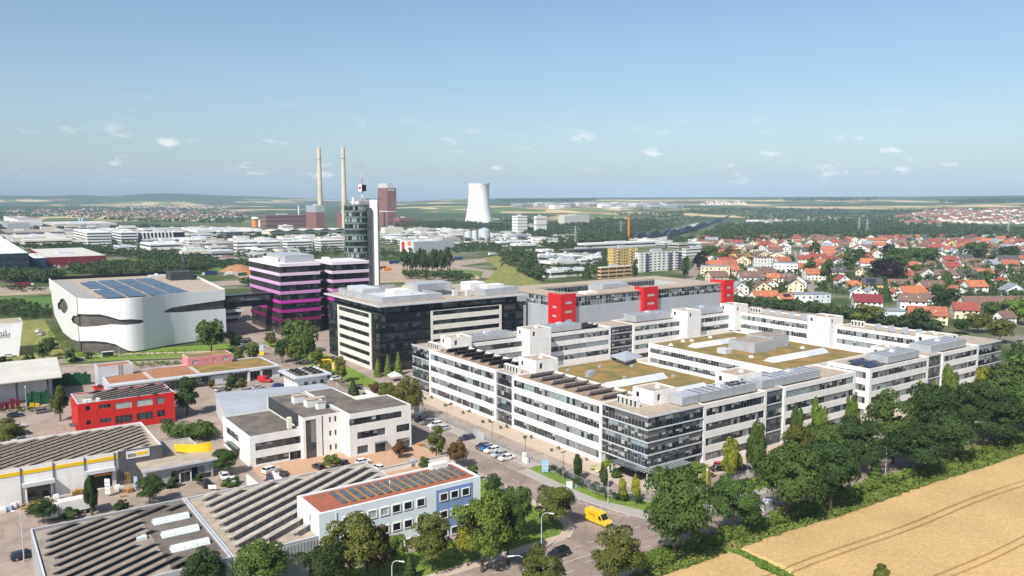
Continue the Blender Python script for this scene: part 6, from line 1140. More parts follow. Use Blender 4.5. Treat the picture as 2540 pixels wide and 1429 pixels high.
HL = '''1735 1812 686 flat wallcream roofslate 9|1760 1812 702 e wallcream roofbrown|1805 1866 621 flat wallwhite roofslate 8|1881 1919 616 e wallwhite roofred|1788 1832 638 e wallyellow roofred|1841 1865 644 g wallyellow roofbrown|1820 1865 658 g wallcream roofred
1881 1922 673 flat wallwhite roofbrown 13|1917 1980 680 flat wallwhite roofslate 10|1831 1895 678 flat wallwhite roofslate 5|1816 1861 732 g wallwhite roofslate|1870 1916 731 g wallcream roofbrown|1898 1932 722 g wallwhite rooforange|1954 2004 716 g wallwhite roofbrown|1952 1996 724 g wallcream roofdark
1867 1946 750 e wallwhite rooforange2 3|1935 1976 752 e wallcream rooforange2 3 pv|1967 2020 754 flat wallwhite roofslate 6|2015 2066 752 flat wallblue roofslate 6|1810 1847 742 g wallwhite rooforange2 3|2017 2042 616 e wallwhite rooforange|2015 2052 639 g wallwhite rooforange2|2036 2087 657 e wallcream roofred
2059 2091 666 g wallwhite roofdark|2060 2103 689 e wallcream roofdark|2075 2103 632 g wallwhite roofdark|2080 2116 602 e wallwhite rooforange|1967 2040 597 e wallcream roofbrown 6|1970 1989 609 e wallwhite rooforange|1928 1968 630 g wallwhite roofbrown|1849 1876 627 e wallcream roofbrown|2077 2113 711 g wallwhite roofred|2101 2131 717 e wallcream rooforange2 3
2108 2138 721 e wallcream rooforange2 3|2137 2193 722 e wallyellow roofdark 5 pv|2202 2267 718 e wallcream roofbrown 3|2285 2357 730 e wallcream roofbrown|2379 2400 722 g wallwhite roofred|2398 2459 729 e wallwhite rooforange2|2489 2548 740 g wallblue roofslate|2107 2150 744 g wallwhite roofslate|2148 2180 743 g wallwhite roofslate
2216 2236 745 g wallwhite rooforange|2234 2312 746 e wallwhite rooforange2|2116 2192 770 e wallwhite roofmaroon|2145 2246 803 flat wallblue roofslate 7|2230 2300 768 e wallwhite roofbrown|2287 2327 755 e wallwhite roofbrown 4 pv|2252 2353 806 e wallcream rooforange|2382 2560 780 e wallwhite roofbrown 6|2365 2393 737 g wallwhite rooforange
2365 2431 792 e wallcream roofred|2483 2528 812 e wallwhite roofbrown|2342 2390 675 e wallcream roofred|2398 2446 679 e wallwhite roofbrown|2299 2324 670 e wallwhite roofbrown|2240 2260 682 g wallcream roofbrown|2318 2381 698 e wallwhite roofbrown|2350 2382 690 g wallwhite roofred|2481 2508 697 g wallwhite roofbrown|2483 2508 714 g wallcream roofred
2512 2545 686 e wallwhite roofbrown|2445 2487 669 e wallwhite roofslate|2133 2172 665 e wallwhite rooforange2|2474 2534 634 e wallwhite rooforange2|2433 2468 607 e wallwhite rooforange2|2345 2375 614 g wallyellow roofred|2372 2400 620 e wallcream rooforange|2395 2425 616 e wallwhite rooforange|2340 2368 628 e wallwhite rooforange|2364 2392 630 e wallwhite roofred
2228 2255 620 e wallwhite rooforange 5 pv|2270 2310 620 e wallcream roofbrown|2300 2346 625 e wallwhite roofred|2310 2352 643 g wallwhite roofdark|2358 2385 637 g wallblue roofslate|2385 2415 639 g wallwhite roofslate|2412 2440 636 e wallwhite rooforange|2100 2128 615 g wallwhite rooforange|2128 2150 606 g wallwhite rooforange|2150 2175 605 e wallwhite rooforange|2225 2258 603 e wallwhite roofred|2490 2520 614 e wallcream rooforange|2285 2312 612 e wallwhite roofbrown
1740 1762 640 e wallcream roofred|1765 1790 622 g wallwhite roofbrown|1868 1888 606 e wallwhite roofred|1905 1930 606 g wallcream roofbrown|1935 1958 610 g wallwhite roofred|1990 2012 622 e wallwhite rooforange|2000 2020 608 g wallwhite roofbrown|2110 2140 640 g wallwhite roofbrown|2120 2150 688 g wallcream roofbrown|2160 2190 640 g wallwhite rooforange|2195 2222 608 g wallwhite rooforange|2440 2470 622 e wallcream roofred|2455 2480 650 g wallwhite rooforange|2520 2550 655 e wallwhite rooforange
1832 1900 706 e wallwhite roofbrown 6|1900 1935 707 e wallcream rooforange2 6|1935 1969 708 e wallwhite roofbrown 6'''
random.seed(21)
for s_ in HL.replace('\n', '|').split('|'):
    q = s_.split(); pv = 'pv' in q; q = [v for v in q if v != 'pv']
    house(float(q[0]), float(q[1]), float(q[2]), q[3], q[4], q[5], float(q[6]) if len(q) > 6 else 5.2, pv=pv)
# further rows of smaller houses towards the valley
for _ in range(2600):
    if len(HOUSES) > 298: break
    px, by = random.uniform(1745, 2535), random.uniform(594, 700)
    if any(abs(px - h[1]) < 13 + (by - 590) * .2 and abs(by - h[2]) < 5.5 + (by - 590) * .09 for h in HOUSES) or (1950 < px < 2000 and by > 605) or inpoly(px, by, [(2195, 612), (2335, 608), (2340, 662), (2150, 700), (2150, 640)]): continue
    wpx = random.uniform(26, 40) * (by - 497) / 115; house(px - wpx / 2, px + wpx / 2, by, random.choice('egee'), random.choice(('wallwhite', 'wallwhite', 'wallcream', 'wallcream', 'wallwhite')), random.choice(('rooforange', 'roofred', 'roofred', 'roofbrown', 'roofbrown', 'roofbrown', 'roofterra', 'roofdark', 'roofslate')))
ORD = ['first', 'second', 'third', 'fourth', 'fifth', 'sixth', 'seventh', 'eighth', 'ninth', 'tenth', 'eleventh', 'twelfth', 'thirteenth', 'fourteenth', 'fifteenth', 'sixteenth', 'seventeenth', 'eighteenth', 'nineteenth', 'twentieth', 'twenty-first', 'twenty-second', 'twenty-third', 'twenty-fourth']
HOUSES.sort(key=lambda h: -h[2]); rows_ = [HOUSES[i:i + 20] for i in range(0, len(HOUSES), 20)]
for ri, row in enumerate(rows_):
    for ci, h in enumerate(sorted(row, key=lambda q: q[1])):
        nm = 'flat-roofed %s house' % WALLN[h[4]] if h[3] == 'flat' else '%s house with %s %s roof' % (WALLN[h[4]], ROOFN[h[5]], 'gable-front' if h[3] == 'g' else 'side-gabled')
        h[0]['label'] = '%s, %s from left, %s row behind office wing' % (nm, ORD[ci], ORD[ri])
road = surf('residential_street', 'asphalt', [G(1966, 624), G(1975, 622), G(2012, 690), G(2046, 735), G(2010, 735), G(1990, 690)], .12)
surf('residential_street', 'asphalt', [G(1700, 690), G(1735, 640), G(1755, 610), G(1762, 610), G(1748, 645), G(1722, 700)], .12)
# individual town trees
TT = '''2195 700 648 97 spread leaf_purple the huge dark purple beech among the brown-roofed houses|2204 632 609 33 round leaf_purple small dark purple beech near the red roofs at top right|2224 664 618 56 round leaf_green broad green tree behind the purple beech, left of two|2292 658 613 74 spread leaf_green broadest green tree behind the purple beech, right of two|2281 692 655 50 round leaf_olive olive-green garden tree right of the purple beech
2332 686 652 32 cone leaf_blue blue-green spruce beside the red-roofed house|2196 748 700 34 cone leaf_dark tall dark conifer beside the bright orange roof|2253 726 696 22 cone leaf_dark dark conifer in front of the brown hipped house|2357 716 684 12 cone leaf_dark thin dark conifer beside the long brown house|2341 778 712 56 round leaf_dark dark round tree behind the big red-orange gable|2390 770 732 58 round leaf_dark dark tree in front of the long brown roof, left of two
2282 820 766 48 round leaf_dark dark tree standing before the big red-orange gable house|2150 806 758 80 round leaf_olive olive shrubby tree in front of the grey flat-roofed house|2440 682 658 26 round leaf_green small green tree beside the brown bungalow|2430 712 680 34 cone leaf_blue blue-grey spruce left of the white gable|2378 696 660 18 oval leaf_light light green oval tree between the brown roofs|2467 800 748 50 round leaf_green green tree before the long brown roof, right of two
2522 806 740 60 round leaf_light light green tree at the right edge below the long brown roof|2480 852 790 60 round leaf_olive rusty green tree at the right edge behind the office wing|2425 826 776 60 round leaf_olive brown-green tree behind the right end of the office wing|2385 830 790 40 round leaf_dark dark tree left of the brown-green one behind the wing|1737 670 630 30 column leaf_purple dark red columnar tree beside the white high-rise|1700 690 640 20 column leaf_dark dark poplar at the foot of the white high-rise
1760 650 608 44 round leaf_green round green tree by the side street near the high-rises|1790 655 625 34 round leaf_green smaller round green tree right of the side street|1575 690 650 18 column leaf_dark dark columnar tree in front of the white high-rise|1455 690 652 28 cone leaf_dark dark fir between the retail shed and the sand-coloured flats|1500 655 622 20 column leaf_dark slim dark tree left of the yellow high-rise|2020 650 600 26 round leaf_dark dark tree at the top of the residential street
2010 680 640 24 round leaf_green green tree on the right of the residential street|2000 680 655 22 round leaf_olive small olive street tree in the residential street|2035 745 700 26 round leaf_dark dark tree at the lower end of the residential street|2050 700 650 30 column leaf_green tall green tree behind the dark gable|2130 660 615 40 round leaf_dark dark tree beside the orange-roofed villa|2105 670 630 40 round leaf_green green garden tree left of the orange-roofed villa|1840 690 662 24 bush leaf_olive round yellow-green bush before the low white block
1905 672 640 14 column leaf_light light slim tree in front of the tall white block|1945 720 698 26 bush leaf_dark round dark bush between the gabled houses|2420 650 600 50 round leaf_green broad green tree below the red roof cluster|2500 650 610 50 round leaf_dark dark green tree right of the red roof cluster|2465 650 630 30 round leaf_dark small dark tree below the top-right orange roof|1810 640 612 24 round leaf_dark dark tree beside the yellow house'''
random.seed(5)
for s_ in TT.replace('\n', '|').split('|'):
    q = s_.split(' ', 6); lod = 'mid' if float(q[3]) > 30 else 'far'
    tree_px('town_tree', float(q[0]), float(q[1]), float(q[2]), float(q[3]), q[4], q[5], lod, q[6], group='town trees')
# tall pines by the interchange
for i in range(16):
    px = 1002 + i * 7.6 + random.uniform(-2, 2); tree_px('tall_pine', px, 678 + random.uniform(-4, 6), 618 + random.uniform(-3, 10), random.uniform(13, 20), 'oval', 'leaf_dark', 'far', 'tall bare-stemmed pine, %s from left in the clump by the interchange' % ORD[i], group='tall pines by the interchange')
# ------------------------------------------------------------------ trees, shrubs and hedges close by (base column, base row, top row, width in photo pixels)
random.seed(9)
NT = '''1673 1391 1168 152 round leaf_green big green street tree in front of the glass entrance corner|1822 1326 1182 112 round leaf_green second big street tree right of the entrance, beside the white truck|1948 1293 1100 150 round leaf_green third big street tree, leafy crown over the white truck|2060 1268 1092 132 round leaf_dark fourth big street tree, dark crown above the field hedge|2262 1181 1050 130 round leaf_dark street tree right of the curved white lamp|2356 1149 1028 125 spread leaf_dark open-crowned street tree second right of the curved lamp
2470 1108 985 130 round leaf_dark dark street tree near the right edge of the picture|2545 1088 960 120 round leaf_green street tree cut by the right edge of the picture|2130 1178 1040 110 round leaf_dark dark tree behind the curved lamp on the far pavement|2171 1187 1116 36 cone leaf_green small cone-shaped tree beside the curved white lamp|2190 1452 1406 62 bush leaf_olive olive bush top at the bottom edge in the wheat field|2215 1150 985 120 round leaf_green green tree in front of the projecting white block|2320 1110 955 125 round leaf_dark dark tree in front of the right end office block|2410 1085 945 120 round leaf_dark tall dark tree before the right glass end of the offices
2512 1062 915 130 round leaf_green leafy tree at the right end of the office front|2030 1215 1050 110 round leaf_green tree on the far pavement before the middle office block|1985 1200 1060 90 round leaf_olive thin olive-crowned tree before the middle office block|2552 1010 885 110 round leaf_light light green tree at the right edge beside the glass end|2556 960 850 100 round leaf_dark dark tree behind the right glass end of the offices
1812 1190 1093 50 column leaf_yellow yellowing columnar tree by the parked red and black cars|1872 1185 1051 44 column leaf_green tall green columnar tree right of the yellowing one|1973 1160 1016 34 column leaf_green slim columnar tree before the glass link|2026 1140 999 36 column leaf_light light green columnar tree before the middle block|2112 1110 987 34 column leaf_light slim yellow-green columnar tree left of the projecting block|2275 1080 956 40 column leaf_yellow yellow-green columnar tree before the projecting block, left of two|2308 1075 966 30 column leaf_yellow yellow-green columnar tree before the projecting block, right of two|2351 1050 916 40 column leaf_light columnar tree before the right glass link|2438 1040 918 50 column leaf_yellow golden-tipped columnar tree before the right end block
1527 1462 1313 122 round leaf_olive yellow-green street tree at the bottom beside the road markings|1347 1505 1366 104 round leaf_olive yellow-green tree cut by the bottom edge beside the black car|1372 1314 1204 94 round leaf_olive rounded olive tree at the junction beside the yellow van|1284 1340 1203 74 round leaf_green round green tree left of the junction tree|1222 1235 1178 46 round leaf_dark round dark tree at the corner of the red-roofed office|1196 1420 1226 130 round leaf_light large light green tree before the blue facade panel|1260 1400 1250 80 round leaf_green green tree behind the street lamp at the bottom
1072 1418 1272 104 round leaf_olive dense olive tree before the pale office facade|870 1460 1290 150 round leaf_olive biggest dense olive tree before the left end of the red-roofed office|800 1490 1352 120 round leaf_dark dark round tree at the bottom left of the red-roofed office|655 1480 1348 130 round leaf_green green tree covering the grey cladding at the bottom|500 1500 1364 100 round leaf_dark dark tree at the bottom beside the rooflights|1016 1440 1374 50 cone leaf_dark dark cone-shaped tree at the bottom beside the lamp|940 1430 1310 70 oval leaf_red reddish thin tree between the dense olive trees|910 1420 1288 40 oval leaf_light thin light birch behind the biggest olive tree|985 1420 1330 50 oval leaf_light yellowish shrubby tree left of the dense olive tree
1160 1405 1300 70 round leaf_yellow small yellow-green tree under the light green one|1083 1142 1060 40 oval leaf_olive slim street tree beside the forecourt lamp|1133 1160 1094 52 round leaf_red reddish-brown street tree at the car park entrance|990 1138 1093 34 oval leaf_red small reddish tree beside the black car on the forecourt|823 1165 1128 40 round leaf_light light green tree in the middle of the paved forecourt|1175 1192 1150 40 bush leaf_green round bush at the rear corner of the red-roofed office|1128 1125 1100 20 bush leaf_yellow yellow shrub at the end of the low white wall|1052 1165 1135 26 oval leaf_green small tree above the silver car
1008 1048 936 70 round leaf_olive broad olive tree at the far left corner of the office complex|966 1030 948 50 round leaf_olive smaller olive tree beside the broad one near the white tent|877 990 941 40 cone leaf_dark dark pointed shrub tree beside the street|930 985 950 28 oval leaf_red small reddish tree beside the blue car|937 935 889 24 cone leaf_light left of the three pointed conifers before the black block|962 932 882 24 cone leaf_light middle of the three pointed conifers before the black block|988 930 874 26 cone leaf_light right of the three pointed conifers before the black block
733 880 790 62 round leaf_green left of the two big trees before the purple tower|762 905 800 66 round leaf_green right of the two big trees before the purple tower|735 905 850 50 round leaf_olive round olive tree at the foot of the big trees|700 900 845 36 round leaf_dark dark tree on the traffic island|672 862 825 30 round leaf_olive small round tree behind the banner|786 915 868 30 oval leaf_olive slim tree beside the yellow containers|848 950 888 30 oval leaf_olive dark slim tree before the white facade strip|812 930 895 22 oval leaf_yellow small yellowish tree by the yellow container
525 880 793 72 round leaf_green big rounded tree at the right corner of the white panelled hall|592 905 860 28 oval leaf_olive street tree left of the banner|628 905 850 30 oval leaf_olive thin street tree beside the banner|585 870 830 30 round leaf_dark dark tree under the sky bridge|465 1030 940 54 oval leaf_dark dark rounded tree beside the red building|572 982 930 34 oval leaf_dark dark columnar tree beside the grey metal hall|600 970 940 24 round leaf_olive small bright tree in the showroom yard|526 965 940 16 oval leaf_red small thin tree before the showroom sign
150 1045 958 38 oval leaf_olive slim tree left of the red building|108 895 850 34 round leaf_green round green tree beside the lettered hall|124 885 840 34 round leaf_dark dark tree on the grass beside the white panelled hall|70 900 872 34 bush leaf_dark dark bush in front of the lettered hall|8 905 882 36 bush leaf_dark dark bush at the left edge before the warehouse|130 865 848 30 bush leaf_dark low round dark bush on the grass bank|372 1250 1183 64 round leaf_dark dark round tree before the yellow-striped hall|229 1278 1195 32 column leaf_dark dark columnar tree beside the yellow and white truck
108 1300 1237 62 round leaf_dark dark tree left of the yellow and white truck|556 1180 1117 60 round leaf_green round green tree right of the entrance pavilion|22 1110 1048 60 round leaf_olive olive tree at the left edge beside the parked cars|20 1085 1035 40 round leaf_olive smaller olive tree at the left edge behind the first|175 900 865 26 bush leaf_green round bush beside the dark car on the north street|220 890 872 24 bush leaf_dark dark round bush before the white panelled hall|1545 1245 1190 22 column leaf_yellow slim golden cypress before the entrance plaza|1578 1248 1188 22 column leaf_yellow golden cypress at the front of the entrance plaza
1432 1192 1130 20 column leaf_dark dark slim cypress beside the campus drive|1498 1212 1160 20 column leaf_dark dark slim cypress before the flower bed|1750 1230 1165 24 column leaf_yellow golden cypress beside the white lamp|1645 1180 1150 28 round leaf_light small green tree at the canopy end|1730 1180 1148 50 round leaf_light small spreading tree over the white flowers'''
for s_ in NT.replace('\n', '|').split('|'):
    q = s_.split(' ', 6); tree_px('bush' if q[4] == 'bush' else 'tree', float(q[0]), float(q[1]), float(q[2]), float(q[3]), q[4], q[5], 'near' if float(q[1]) > 1010 else 'mid', q[6], cat='bush' if q[4] == 'bush' else 'tree', group='shrubs and trees of the industrial park')
# clipped topiary and flower beds around the entrance
def blob(name, label, px, py, wpx, hm, leaf, cat='bush', group=None, n='mid'):
    x, y = G(px, py); d = x * FX + y * FY; return tree(name, x, y, hm, wpx * d / F, 'bush', leaf, n, label, cat, group)
for a in ((1504, 1158, 34, 2.6, 'leaf_bright', 'bright green mushroom-shaped topiary at the entrance'), (1522, 1174, 24, 1.7, 'leaf_dark', 'dark clipped dome shrub left of the entrance canopy'), (1540, 1172, 20, 1.6, 'leaf_light', 'light clipped dome shrub beside the dark one'), (1528, 1184, 32, 1.8, 'leaf_green', 'green clipped dome shrub in front of the entrance bed'),
          (1472, 1164, 26, 1.0, 'leaf_flower', 'white flowering shrub left of the topiary'), (1490, 1172, 30, 1.0, 'leaf_flower', 'white flowering shrub below the topiary'), (1732, 1186, 36, 1.1, 'leaf_flower', 'white flowering shrub right of the entrance'), (1710, 1195, 34, .9, 'leaf_bright', 'low yellow-green shrub right of the entrance'), (1766, 1182, 22, 1.0, 'leaf_red', 'reddish shrub beside the parked cars'),
          (1538, 1240, 26, 1.7, 'leaf_dark', 'dark dome shrub behind the fence'), (427, 1210, 34, 2.6, 'leaf_dark', 'clipped round shrub left of the pavilion door'), (492, 1198, 26, 2.2, 'leaf_dark', 'clipped round shrub right of the pavilion door'), (300, 1262, 38, 2.2, 'leaf_dark', 'clipped round shrub before the solar hall, right'), (177, 1288, 40, 2.4, 'leaf_dark', 'clipped round shrub in front of the yellow and white truck'), (570, 1205, 50, 2.4, 'leaf_green', 'broad green shrub before the parked white cars')):
    blob('clipped_shrub', a[5], *a[:5], group='clipped shrubs')
for i, (px, py) in enumerate(((1055, 991), (1070, 989), (1103, 1008), (1118, 1005), (1148, 1027), (1163, 1024), (1198, 1049), (1213, 1047), (1241, 1064), (1257, 1062), (1302, 1090), (1317, 1088), (1368, 1120), (1385, 1116), (1440, 1146), (1455, 1143))):
    blob('box_ball', 'small clipped box ball, %s of those along the white facade from the far end' % ORD[i], px, py, 9, 1.1, 'leaf_green', group='box balls along the facade', n='far')
wood('hedge', 'dense green hedge behind the yellow-striped hall', [[(400, 1078), (520, 1076), (536, 1086), (520, 1098), (420, 1096)]], 55, 4.2, 220, 'leaf_green', .55)
wood('fence_hedge', 'dark hedge growing along the campus fence at the junction', [[(1365, 1160), (1440, 1195), (1520, 1232), (1600, 1250), (1600, 1256), (1510, 1242), (1430, 1206), (1362, 1168)], [(1760, 1232), (1850, 1200), (1855, 1206), (1770, 1242)]], 110, 1.7, 120, 'leaf_dark', .6)
wood('bank_greenery', 'rough grass and weeds on the bank around the white panelled hall', [[(130, 815), (150, 812), (200, 880), (260, 884), (480, 868), (500, 874), (260, 893), (190, 892), (150, 860)], [(130, 800), (190, 870), (200, 895), (150, 890), (120, 830)]], 300, 1.1, 60, 'leaf_grass', .8)
wood('wild_strip', 'green weeds and shrubs behind the long showroom', [[(330, 905), (450, 900), (452, 908), (330, 915)]], 60, 1.5, 80, 'leaf_light', .8); wood('yard_shrubs', 'low shrubs in the planted strip by the warehouse crates', [[(0, 1022), (40, 1018), (100, 1012), (150, 1010), (150, 1018), (60, 1026), (0, 1030)]], 40, 1.5, 100, 'leaf_olive', .7)
# tufted grass on the verges
def tufts(name, label, polys, count, h=.35, leaf='leaf_grass'):
    rr = random.Random(count); Ps = []
    for poly in polys:
        x0, x1 = min(p[0] for p in poly), max(p[0] for p in poly); y0, y1 = min(p[1] for p in poly), max(p[1] for p in poly); k = 0
        while k < count:
            x, y = rr.uniform(x0, x1), rr.uniform(y0, y1); k += 1
            if inpoly(x, y, poly): Ps.append((x, y, .13 + h * .4))
    P = np.array(Ps); n = len(P); nr = rng.normal(size=(n, 3)) * .6 + np.array([0, 0, .8]); o = bpy.data.objects.new(name, quads_mesh(name, leaf_quads(P, nr, np.full(n, h * .6)), leaf)); COL.objects.link(o); return tag(o, label, 'grass', kind='stuff')
tufts('verge_grass', 'mown grass tufts on the verges around the junction', [[(116.5, 130.6), (120.2, 121), (124, 117.5), (136, 114.4), (300, 112.8), (300, 117), (140, 119), (126, 121.6), (121.4, 127), (118.8, 134), (118.8, 141), (120, 157), (116.4, 157), (116.3, 142)], [(20, 121.2), (97, 121.2), (100.4, 123.8), (102.4, 128), (102.4, 157), (89, 157), (89, 131), (20, 131)]], 9000, .28, 'leaf_light')
tufts('roadside_grass', 'tall dry grass along the edge of the wheat field', [[(50, 96.5), (100, 96.5), (300, 87), (300, 97), (130, 99.5), (50, 100.4)]], 16000, .5, 'leaf_grass'); tufts('field_grass', 'green grass strip dividing the wheat field', [[(121, 95.5), (118.6, 95.8), (117.4, 62), (119.6, 62)]], 9000, .5, 'leaf_light')
# ------------------------------------------------------------------ vehicles
def car_protos():
    out = {}
    for kind, (ln, wd, zb, zr, hood, trunkx, rf, rb) in {'sedan': (4.6, 1.8, .88, 1.44, 1.15, -1.55, .35, -1.2), 'estate': (4.6, 1.8, .92, 1.48, 1.1, -2.05, .35, -1.95), 'suv': (4.6, 1.9, 1.05, 1.7, 1.15, -2.1, .45, -1.9), 'hatch': (4.0, 1.75, .92, 1.48, 1.0, -1.8, .35, -1.6)}.items():
        h = ln / 2; w_ = wd / 2; b = MB(); prof = [(-h, .35, w_ * .9), (-h + .12, .28, w_), (-h + .9, .25, w_), (h - .9, .25, w_), (h - .15, .28, w_ * .96), (h, .38, w_ * .82)]; tops = [.62 if kind == 'sedan' else .7, zb - .04, zb, zb - .02, zb - .18, .55]
        vs = []; 
        for (x, z0_, hw), zt_ in zip(prof, tops): vs += [(x, -hw, z0_), (x, hw, z0_), (x, hw, zt_), (x, hw * .93, zt_ + .06), (x, -hw * .93, zt_ + .06), (x, -hw, zt_)]
        fs = [(i * 6 + k, (i + 1) * 6 + k, (i + 1) * 6 + (k + 1) % 6, i * 6 + (k + 1) % 6) for i in range(5) for k in range(6)] + [(0, 1, 2, 3, 4, 5), tuple(reversed(range(30, 36)))]
        b.add(vs, fs); g_ = MB(); r_ = MB(); lo = [(trunkx, -w_ * .9, zb), (hood, -w_ * .9, zb), (hood, w_ * .9, zb), (trunkx, w_ * .9, zb)]; hi = [(rb, -w_ * .74, zr - .06), (rf, -w_ * .74, zr - .06), (rf, w_ * .74, zr - .06), (rb, w_ * .74, zr - .06)]
        g_.add(lo + hi, [(0, 1, 5, 4), (1, 2, 6, 5), (2, 3, 7, 6), (3, 0, 4, 7)]); r_.add([(x, y, z + .01) for x, y, z in hi] + [(rb + .1, -w_ * .66, zr), (rf - .12, -w_ * .66, zr), (rf - .12, w_ * .66, zr), (rb + .1, w_ * .66, zr)], [(0, 1, 5, 4), (1, 2, 6, 5), (2, 3, 7, 6), (3, 0, 4, 7), (4, 5, 6, 7)])
        for s_ in (-1, 1):                                            # pillars
            for (xl, xh) in ((trunkx, rb), (hood, rf), ((trunkx + hood) / 2, (rb + rf) / 2)): r_.tube([(xl, s_ * w_ * .91, zb), (xh, s_ * w_ * .75, zr - .04)], .045, 4)
        wh = MB(); n_ = 14; ring = [(.33 * math.cos(2 * math.pi * i / n_), .33 * math.sin(2 * math.pi * i / n_)) for i in range(n_)]
        wh.add([(x, -.11, z) for x, z in ring] + [(x, .11, z) for x, z in ring], [(i, (i + 1) % n_, n_ + (i + 1) % n_, n_ + i) for i in range(n_)] + [tuple(range(n_)), tuple(reversed(range(n_, 2 * n_)))])
        rim = MB().add([(x * .62, -.125, z * .62) for x, z in ring] + [(x * .62, .125, z * .62) for x, z in ring], [tuple(range(n_)), tuple(reversed(range(n_, 2 * n_)))])
        hl = MB().box(h - .12, h - .01, -.3, .3, 0, .16); out[kind] = dict(body=b, glass=g_.mesh('windows', 'glass'), roof=r_, wheel=wh.mesh('wheel', 'rubber'), rim=rim.mesh('rim', 'chrome'), ln=ln, wd=wd, head=MB().box(-.06, .02, -.2, .2, 0, .16).mesh('headlight', 'lamp'), tail=MB().box(-.02, .06, -.2, .2, 0, .16).mesh('tail_light', 'tail'), mirror=MB().box(-.1, .1, -.08, .08, 0, .14), h=h, w=w_, zb=zb)
    return out
CARP = car_protos(); PAINT = {}
def paint(name, c):
    if name not in PAINT: PAINT[name] = mat('paint_' + name, c, .28, .03, 1.0, spec=.5, coat=.6)
    return 'paint_' + name
for n_, c_ in dict(white=(.72, .72, .71), black=(.012, .012, .014), navy=(.015, .022, .05), grey=(.16, .16, .165), silver=(.42, .44, .47), blue=(.025, .13, .33), darkblue=(.02, .06, .22), red=(.5, .015, .02), purple=(.035, .015, .03), yellow=(.80, .47, .01), lightblue=(.36, .46, .56)).items(): paint(n_, c_)
def car(px, py, head, col, kind='sedan', label='', xy=None, group='parked cars', name='parked_car'):
    p = CARP[kind]; x, y = xy or G(px, py); root = thing(name, label, 'car', (x, y, .07), group, R(head)); m_ = 'paint_' + col
    def ch(nm, me, loc=(0, 0, 0), par=root): o = bpy.data.objects.new(nm, me); COL.objects.link(o); o.parent = par; o.location = loc; return o
    for nm in ('body', 'roof', 'mirror'):
        k = ('car', kind, nm, col)
        if k not in CM: CM[k] = p[nm].mesh(nm, m_, smooth=False)
    ch('body', CM[('car', kind, 'body', col)]); ch('roof', CM[('car', kind, 'roof', col)]); ch('windows', p['glass'])
    for sx in (-1, 1):
        for sy in (-1, 1): w_ = ch('wheel', p['wheel'], (sx * p['ln'] * .30, sy * (p['w'] - .1), .33)); ch('rim', p['rim'], (0, 0, 0), w_)
    for sy in (-1, 1): ch('headlight', p['head'], (p['h'] - .06, sy * p['w'] * .66, .55), root); ch('tail_light', p['tail'], (-p['h'] + .02, sy * p['w'] * .7, .62), root); ch('mirror', CM[('car', kind, 'mirror', col)], (.75, sy * (p['w'] + .06), p['zb']))
    return root
CL = '''1046 1046 180 black suv black car furthest from camera in the row beside the signboard|1060 1052 180 grey estate dark grey car between black and white ones in the far row|1080 1060 180 white suv white car in the far row beside the signboard|1096 1068 180 silver estate grey estate car nearest in the far row, behind the slim tree|1157 1091 178 navy estate navy estate car standing alone by the fence gate
1197 1112 180 purple hatch dark car at the far end of the near row|1206 1117 180 blue hatch bright blue car in the near row|1220 1122 180 white estate white estate car between the blue and silver ones|1238 1133 180 silver estate silver-blue car behind the nearest white one|1256 1141 180 white sedan white car nearest the junction in the near row
1002 1121 0 black suv black car on the forecourt behind the low white wall|673 1172 15 white suv white off-road car in front of the white office|670 1192 60 navy sedan dark car below the white off-road car, left|702 1183 60 black sedan dark car below the white off-road car, right|902 1151 0 white hatch white car behind the solar hall ridge|937 1166 100 white hatch white car beside the end of the pale hall|848 1152 100 navy hatch dark blue car beside the forecourt tree, right|790 1163 100 black hatch dark car left of the forecourt tree|1030 1154 10 lightblue hatch pale blue car below the low white wall
556 1186 85 white suv white car behind the ramp wall, left|576 1196 85 white sedan white car beside the ramp opening|509 1206 95 black suv black car right of the pavilion door|61 1384 5 navy estate navy car at the bottom left beside the solar hall|38 1035 8 navy estate navy car at the left edge below the warehouse|108 1024 10 grey estate dark grey car parked by the slim tree left of the red building|44 1062 8 white sedan white car half hidden by the olive tree, left edge|52 1080 8 navy suv navy car below the half hidden white one, left edge|55 1096 5 white sedan white car beside the corner of the yellow-striped hall
192 895 -12 black sedan dark car driving on the north street|24 886 2 white estate white estate car in front of the lettered hall|96 824 60 white sedan white car on the gravel lane, upper of two|104 832 60 silver suv silver car on the gravel lane, lower of two|548 970 20 silver sedan silver car in the showroom yard beside the dark tree|640 965 10 silver sedan silver car behind the grey metal roof|690 960 10 darkblue sedan blue car behind the grey metal roof
835 943 5 white suv white off-road car beside the white cube building|821 938 5 purple suv dark car behind the white off-road car|913 982 30 darkblue hatch blue and white car behind the stepped white office|742 892 15 darkblue suv blue car parked below the big trees|762 901 10 white hatch white car beside the blue one below the big trees|606 850 60 black suv black car in the shade of the purple tower|598 860 60 white hatch white car in the shade left of the purple tower|615 845 60 navy sedan navy car beside the purple tower base
1784 1168 -25 black sedan black car beside the white flowers|1790 1160 -25 red hatch red car behind the black one near the entrance|1838 1164 -30 navy sedan navy car in the office forecourt behind the columnar tree'''
for s_ in CL.replace('\n', '|').split('|'):
    q = s_.split(' ', 5); car(float(q[0]), float(q[1]), float(q[2]), q[3], q[4], q[5])
car(1386, 1381, 182, 'black', 'suv', 'black car driving along the main street', name='moving_car')
for i, (px, py) in enumerate(((2006, 704), (2002, 698), (1998, 692), (2003, 712), (1986, 664), (1983, 658), (1980, 651), (2022, 692), (2010, 668))): car(px, py, 62, ('navy', 'grey', 'black', 'silver', 'navy', 'grey', 'darkblue', 'black', 'navy')[i], 'hatch', '%s car parked on the residential street, %s from the offices' % (('blue', 'grey', 'black', 'silver', 'blue', 'grey', 'blue', 'black', 'blue')[i], ORD[i]), group='cars on the residential street')
